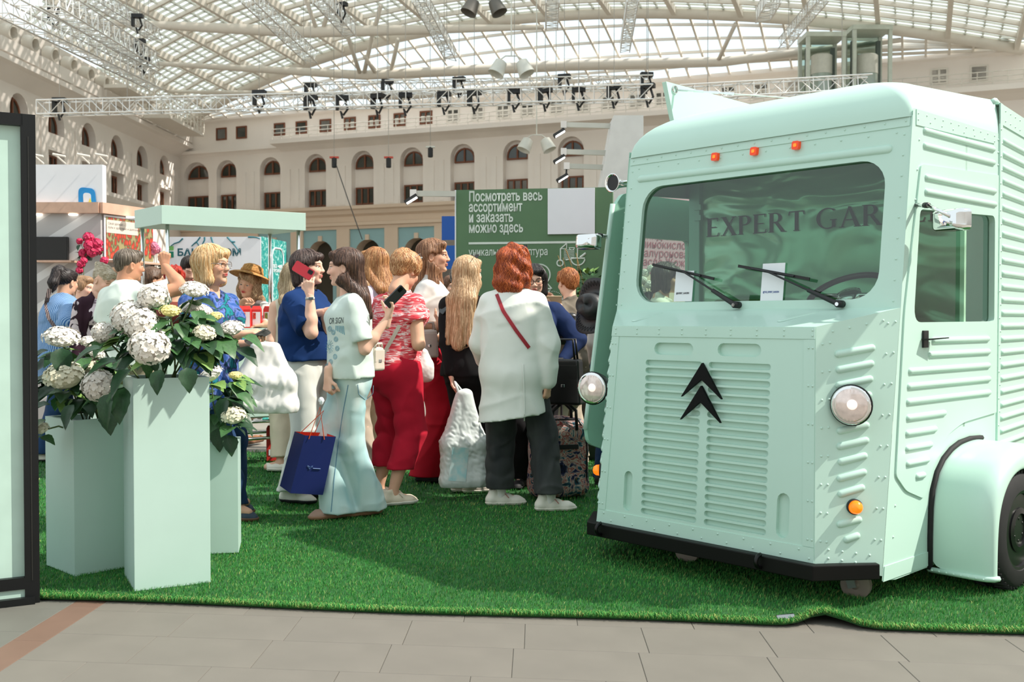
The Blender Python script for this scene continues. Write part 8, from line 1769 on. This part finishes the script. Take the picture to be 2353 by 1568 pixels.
for v in me.vertices:
    u, h_ = v.co.x / w_, v.co.y; q = on_surface(tr, 757 + 33 * u - 1.5 * (1 - h_), 745 + (-20 * h_) - 2 * u, 6.1, .002); v.co = Mi @ q
obj('lettering', me, INKD, body)
me = text_mesh('IIIIII', 1.0); xs_ = [v.co.x for v in me.vertices]; w_ = max(xs_)
for v in me.vertices:
    u, h_ = v.co.x / w_, v.co.y; v.co = Mi @ on_surface(tr, 770 + 18 * u + 4 * (1 - h_) * u, 748 + 22 * (1 - h_ / .73) * (.5 + .5 * u), 6.1, .002)
obj('print_bars', me, INKB, body)
# floral trolley bag
FLOR = rampmat('floral', [(.30, (20, 18, 26)), (.40, (36, 44, 84)), (.45, (190, 170, 160)), (.50, (150, 44, 50)), (.54, (206, 186, 172)), (.60, (44, 92, 110)), (.68, (24, 20, 28)), (.75, (190, 150, 70))], scale=13, dist=1.5, detail=4)
D = 6.9; X = at(1283, 735, D).x; t = thing('trolley_bag', 'floral wheeled travel bag with black handles standing on the turf', 'suitcase', (X, D, .015), .25)
F = Field((-.26, -.18, -.02), (.26, .18, .64), .008)
for z in (.09, .45): F.cone(V3(-.12, 0, z), V3(.12, 0, z), .085, .085, .02, ax=(0, 1, 0), sc=.72)
F.cone(V3(-.12, 0, .09), V3(-.12, 0, .45), .085, .085, .03, ax=(0, 1, 0), sc=.72); F.cone(V3(.12, 0, .09), V3(.12, 0, .45), .085, .085, .03, ax=(0, 1, 0), sc=.72); F.cone(V3(0, 0, .09), V3(0, 0, .46), .1, .095, .05, ax=(0, 1, 0), sc=.75)
F.disp(folds(5, .006)); F.cut((0, 0, -1), (0, 0, .02)); V, Fc = F.mesh(); obj('bag_body', mk(V, Fc), FLOR, t)
BL_ = mat('webbing_black', (18, 18, 20), .7)
for y in (-.13, -.02): MB().tube([(-.09, y, .47), (-.08, y - .01, .60), (0, y - .02, .67), (.08, y - .01, .60), (.09, y, .47)], .011, 8).build('carry_handle', BL_, t, smooth=True)
for x in (-.06, .06): MB().tube([(x, .12, .05), (x, .12, .93)], .008, 8).build('pull_rod', BL_, t)
MB().tube([(-.07, .12, .93), (.07, .12, .93)], .014, 8).build('pull_handle', BL_, t, smooth=True)
MB().box((0, -.135, .36), (.2, .012, .03)).build('front_strap', BL_, t, bevel=.003); MB().tube([(-.17, -.10, .08), (-.17, -.10, .44), (-.1, -.11, .54), (.1, -.11, .54), (.17, -.10, .44), (.17, -.10, .08)], .006, 6).build('piping', BL_, t)
for x in (-.12, .12): MB().lathe([(.0, -.015), (.04, -.013), (.04, .013), (0, .015)], 16, Matrix.Translation((x, .10, .04)) @ Matrix.Rotation(PI / 2, 4, 'Y')).build('wheel', RUBBER, t)
# black leather hat on the back of the woman behind the door
c_ = at(1366, 706, 6.95); ax_ = Vector((-.62, -.62, .18)).normalized(); Mx = Matrix.Translation(c_) @ ax_.to_track_quat('Z', 'Y').to_matrix().to_4x4() @ Matrix.Diagonal((1.05, .95, 1, 1))
LEA = mat('hat_leather', (44, 46, 48), .5, bump=.25, bscale=30); t = thing('leather_hat', 'black stitched leather hat with a curled brim hanging behind the van door', 'hat')
V = []; n_ = 36; prof = [(.0, .115), (.045, .118), (.075, .105), (.09, .06), (.10, .0), (.135, -.006), (.17, -.01), (.205, -.01), (.206, -.014), (.17, -.015), (.13, -.012), (.098, -.006)]
m = MB()
for r, z in prof: V += [Mx @ Vector((r * math.cos(2 * PI * j / n_), r * math.sin(2 * PI * j / n_), z - (.055 * (r > .11) * ((r - .1) / .1) * math.cos(2 * 2 * PI * j / n_)) - (.03 * math.cos(2 * PI * j / n_) ** 2 if r < .05 else 0))) for j in range(n_)]
m.add(V, [(i * n_ + j, i * n_ + (j + 1) % n_, (i + 1) * n_ + (j + 1) % n_, (i + 1) * n_ + j) for i in range(len(prof) - 1) for j in range(n_)]); m.build('hat_body', LEA, t, smooth=True)
m = MB(); zz = [Mx @ Vector((r * math.cos(a), r * math.sin(a), -.004 - .055 * ((r - .1) / .1) * math.cos(2 * a))) for k in range(80) for r, a in [((.15 if k % 2 else .185), 2 * PI * k / 80)]]; m.tube(zz, .0022, 4, closed=True); m.tube([Mx @ Vector((.097 * math.cos(2 * PI * k / 40), .097 * math.sin(2 * PI * k / 40), .018)) for k in range(40)], .004, 5, closed=True); m.build('stitching', BLACK, t)['kind'] = 'stuff'
p = at(1271, 692, 8.28); pt = MB().box((0, 0, 0), (.14, .006, .09), Matrix.Rotation(.5, 3, 'X')).build('folded_paper', mat('paper_tan', (206, 180, 146), .7), None, loc=p); tag(pt, 'folded tan paper held by the ginger haired woman', 'paper')

# seams and pocket of the girl's jeans
jt = bvh(PG, names=('flared_jeans',)); jo = [c for c in PG['root'].children if c.name.startswith('flared_jeans')][0]; SEAM = mat('seam_blue', (104, 146, 170), .85)
m = MB()
def sline(pts, w, D=6.2):
    Q = []
    for i in range(len(pts) - 1):
        for k in range(10): Q.append((pts[i][0] + (pts[i + 1][0] - pts[i][0]) * k / 10, pts[i][1] + (pts[i + 1][1] - pts[i][1]) * k / 10))
    P_ = [Mi @ on_surface(jt, x, y, D, .0005) for x, y in Q]; P_ = [P_[0]] + [(P_[i - 1] + P_[i] + P_[i + 1]) / 3 for i in range(1, len(P_) - 1)] + [P_[-1]]; m.tube(P_, w, 5)
sline([(800, 885), (786, 960), (776, 1030), (768, 1100), (760, 1185)], .0028)
sline([(822, 884), (824, 906), (840, 920), (857, 905), (858, 884)], .002)
m.build('seam', SEAM, jo)['kind'] = 'stuff'
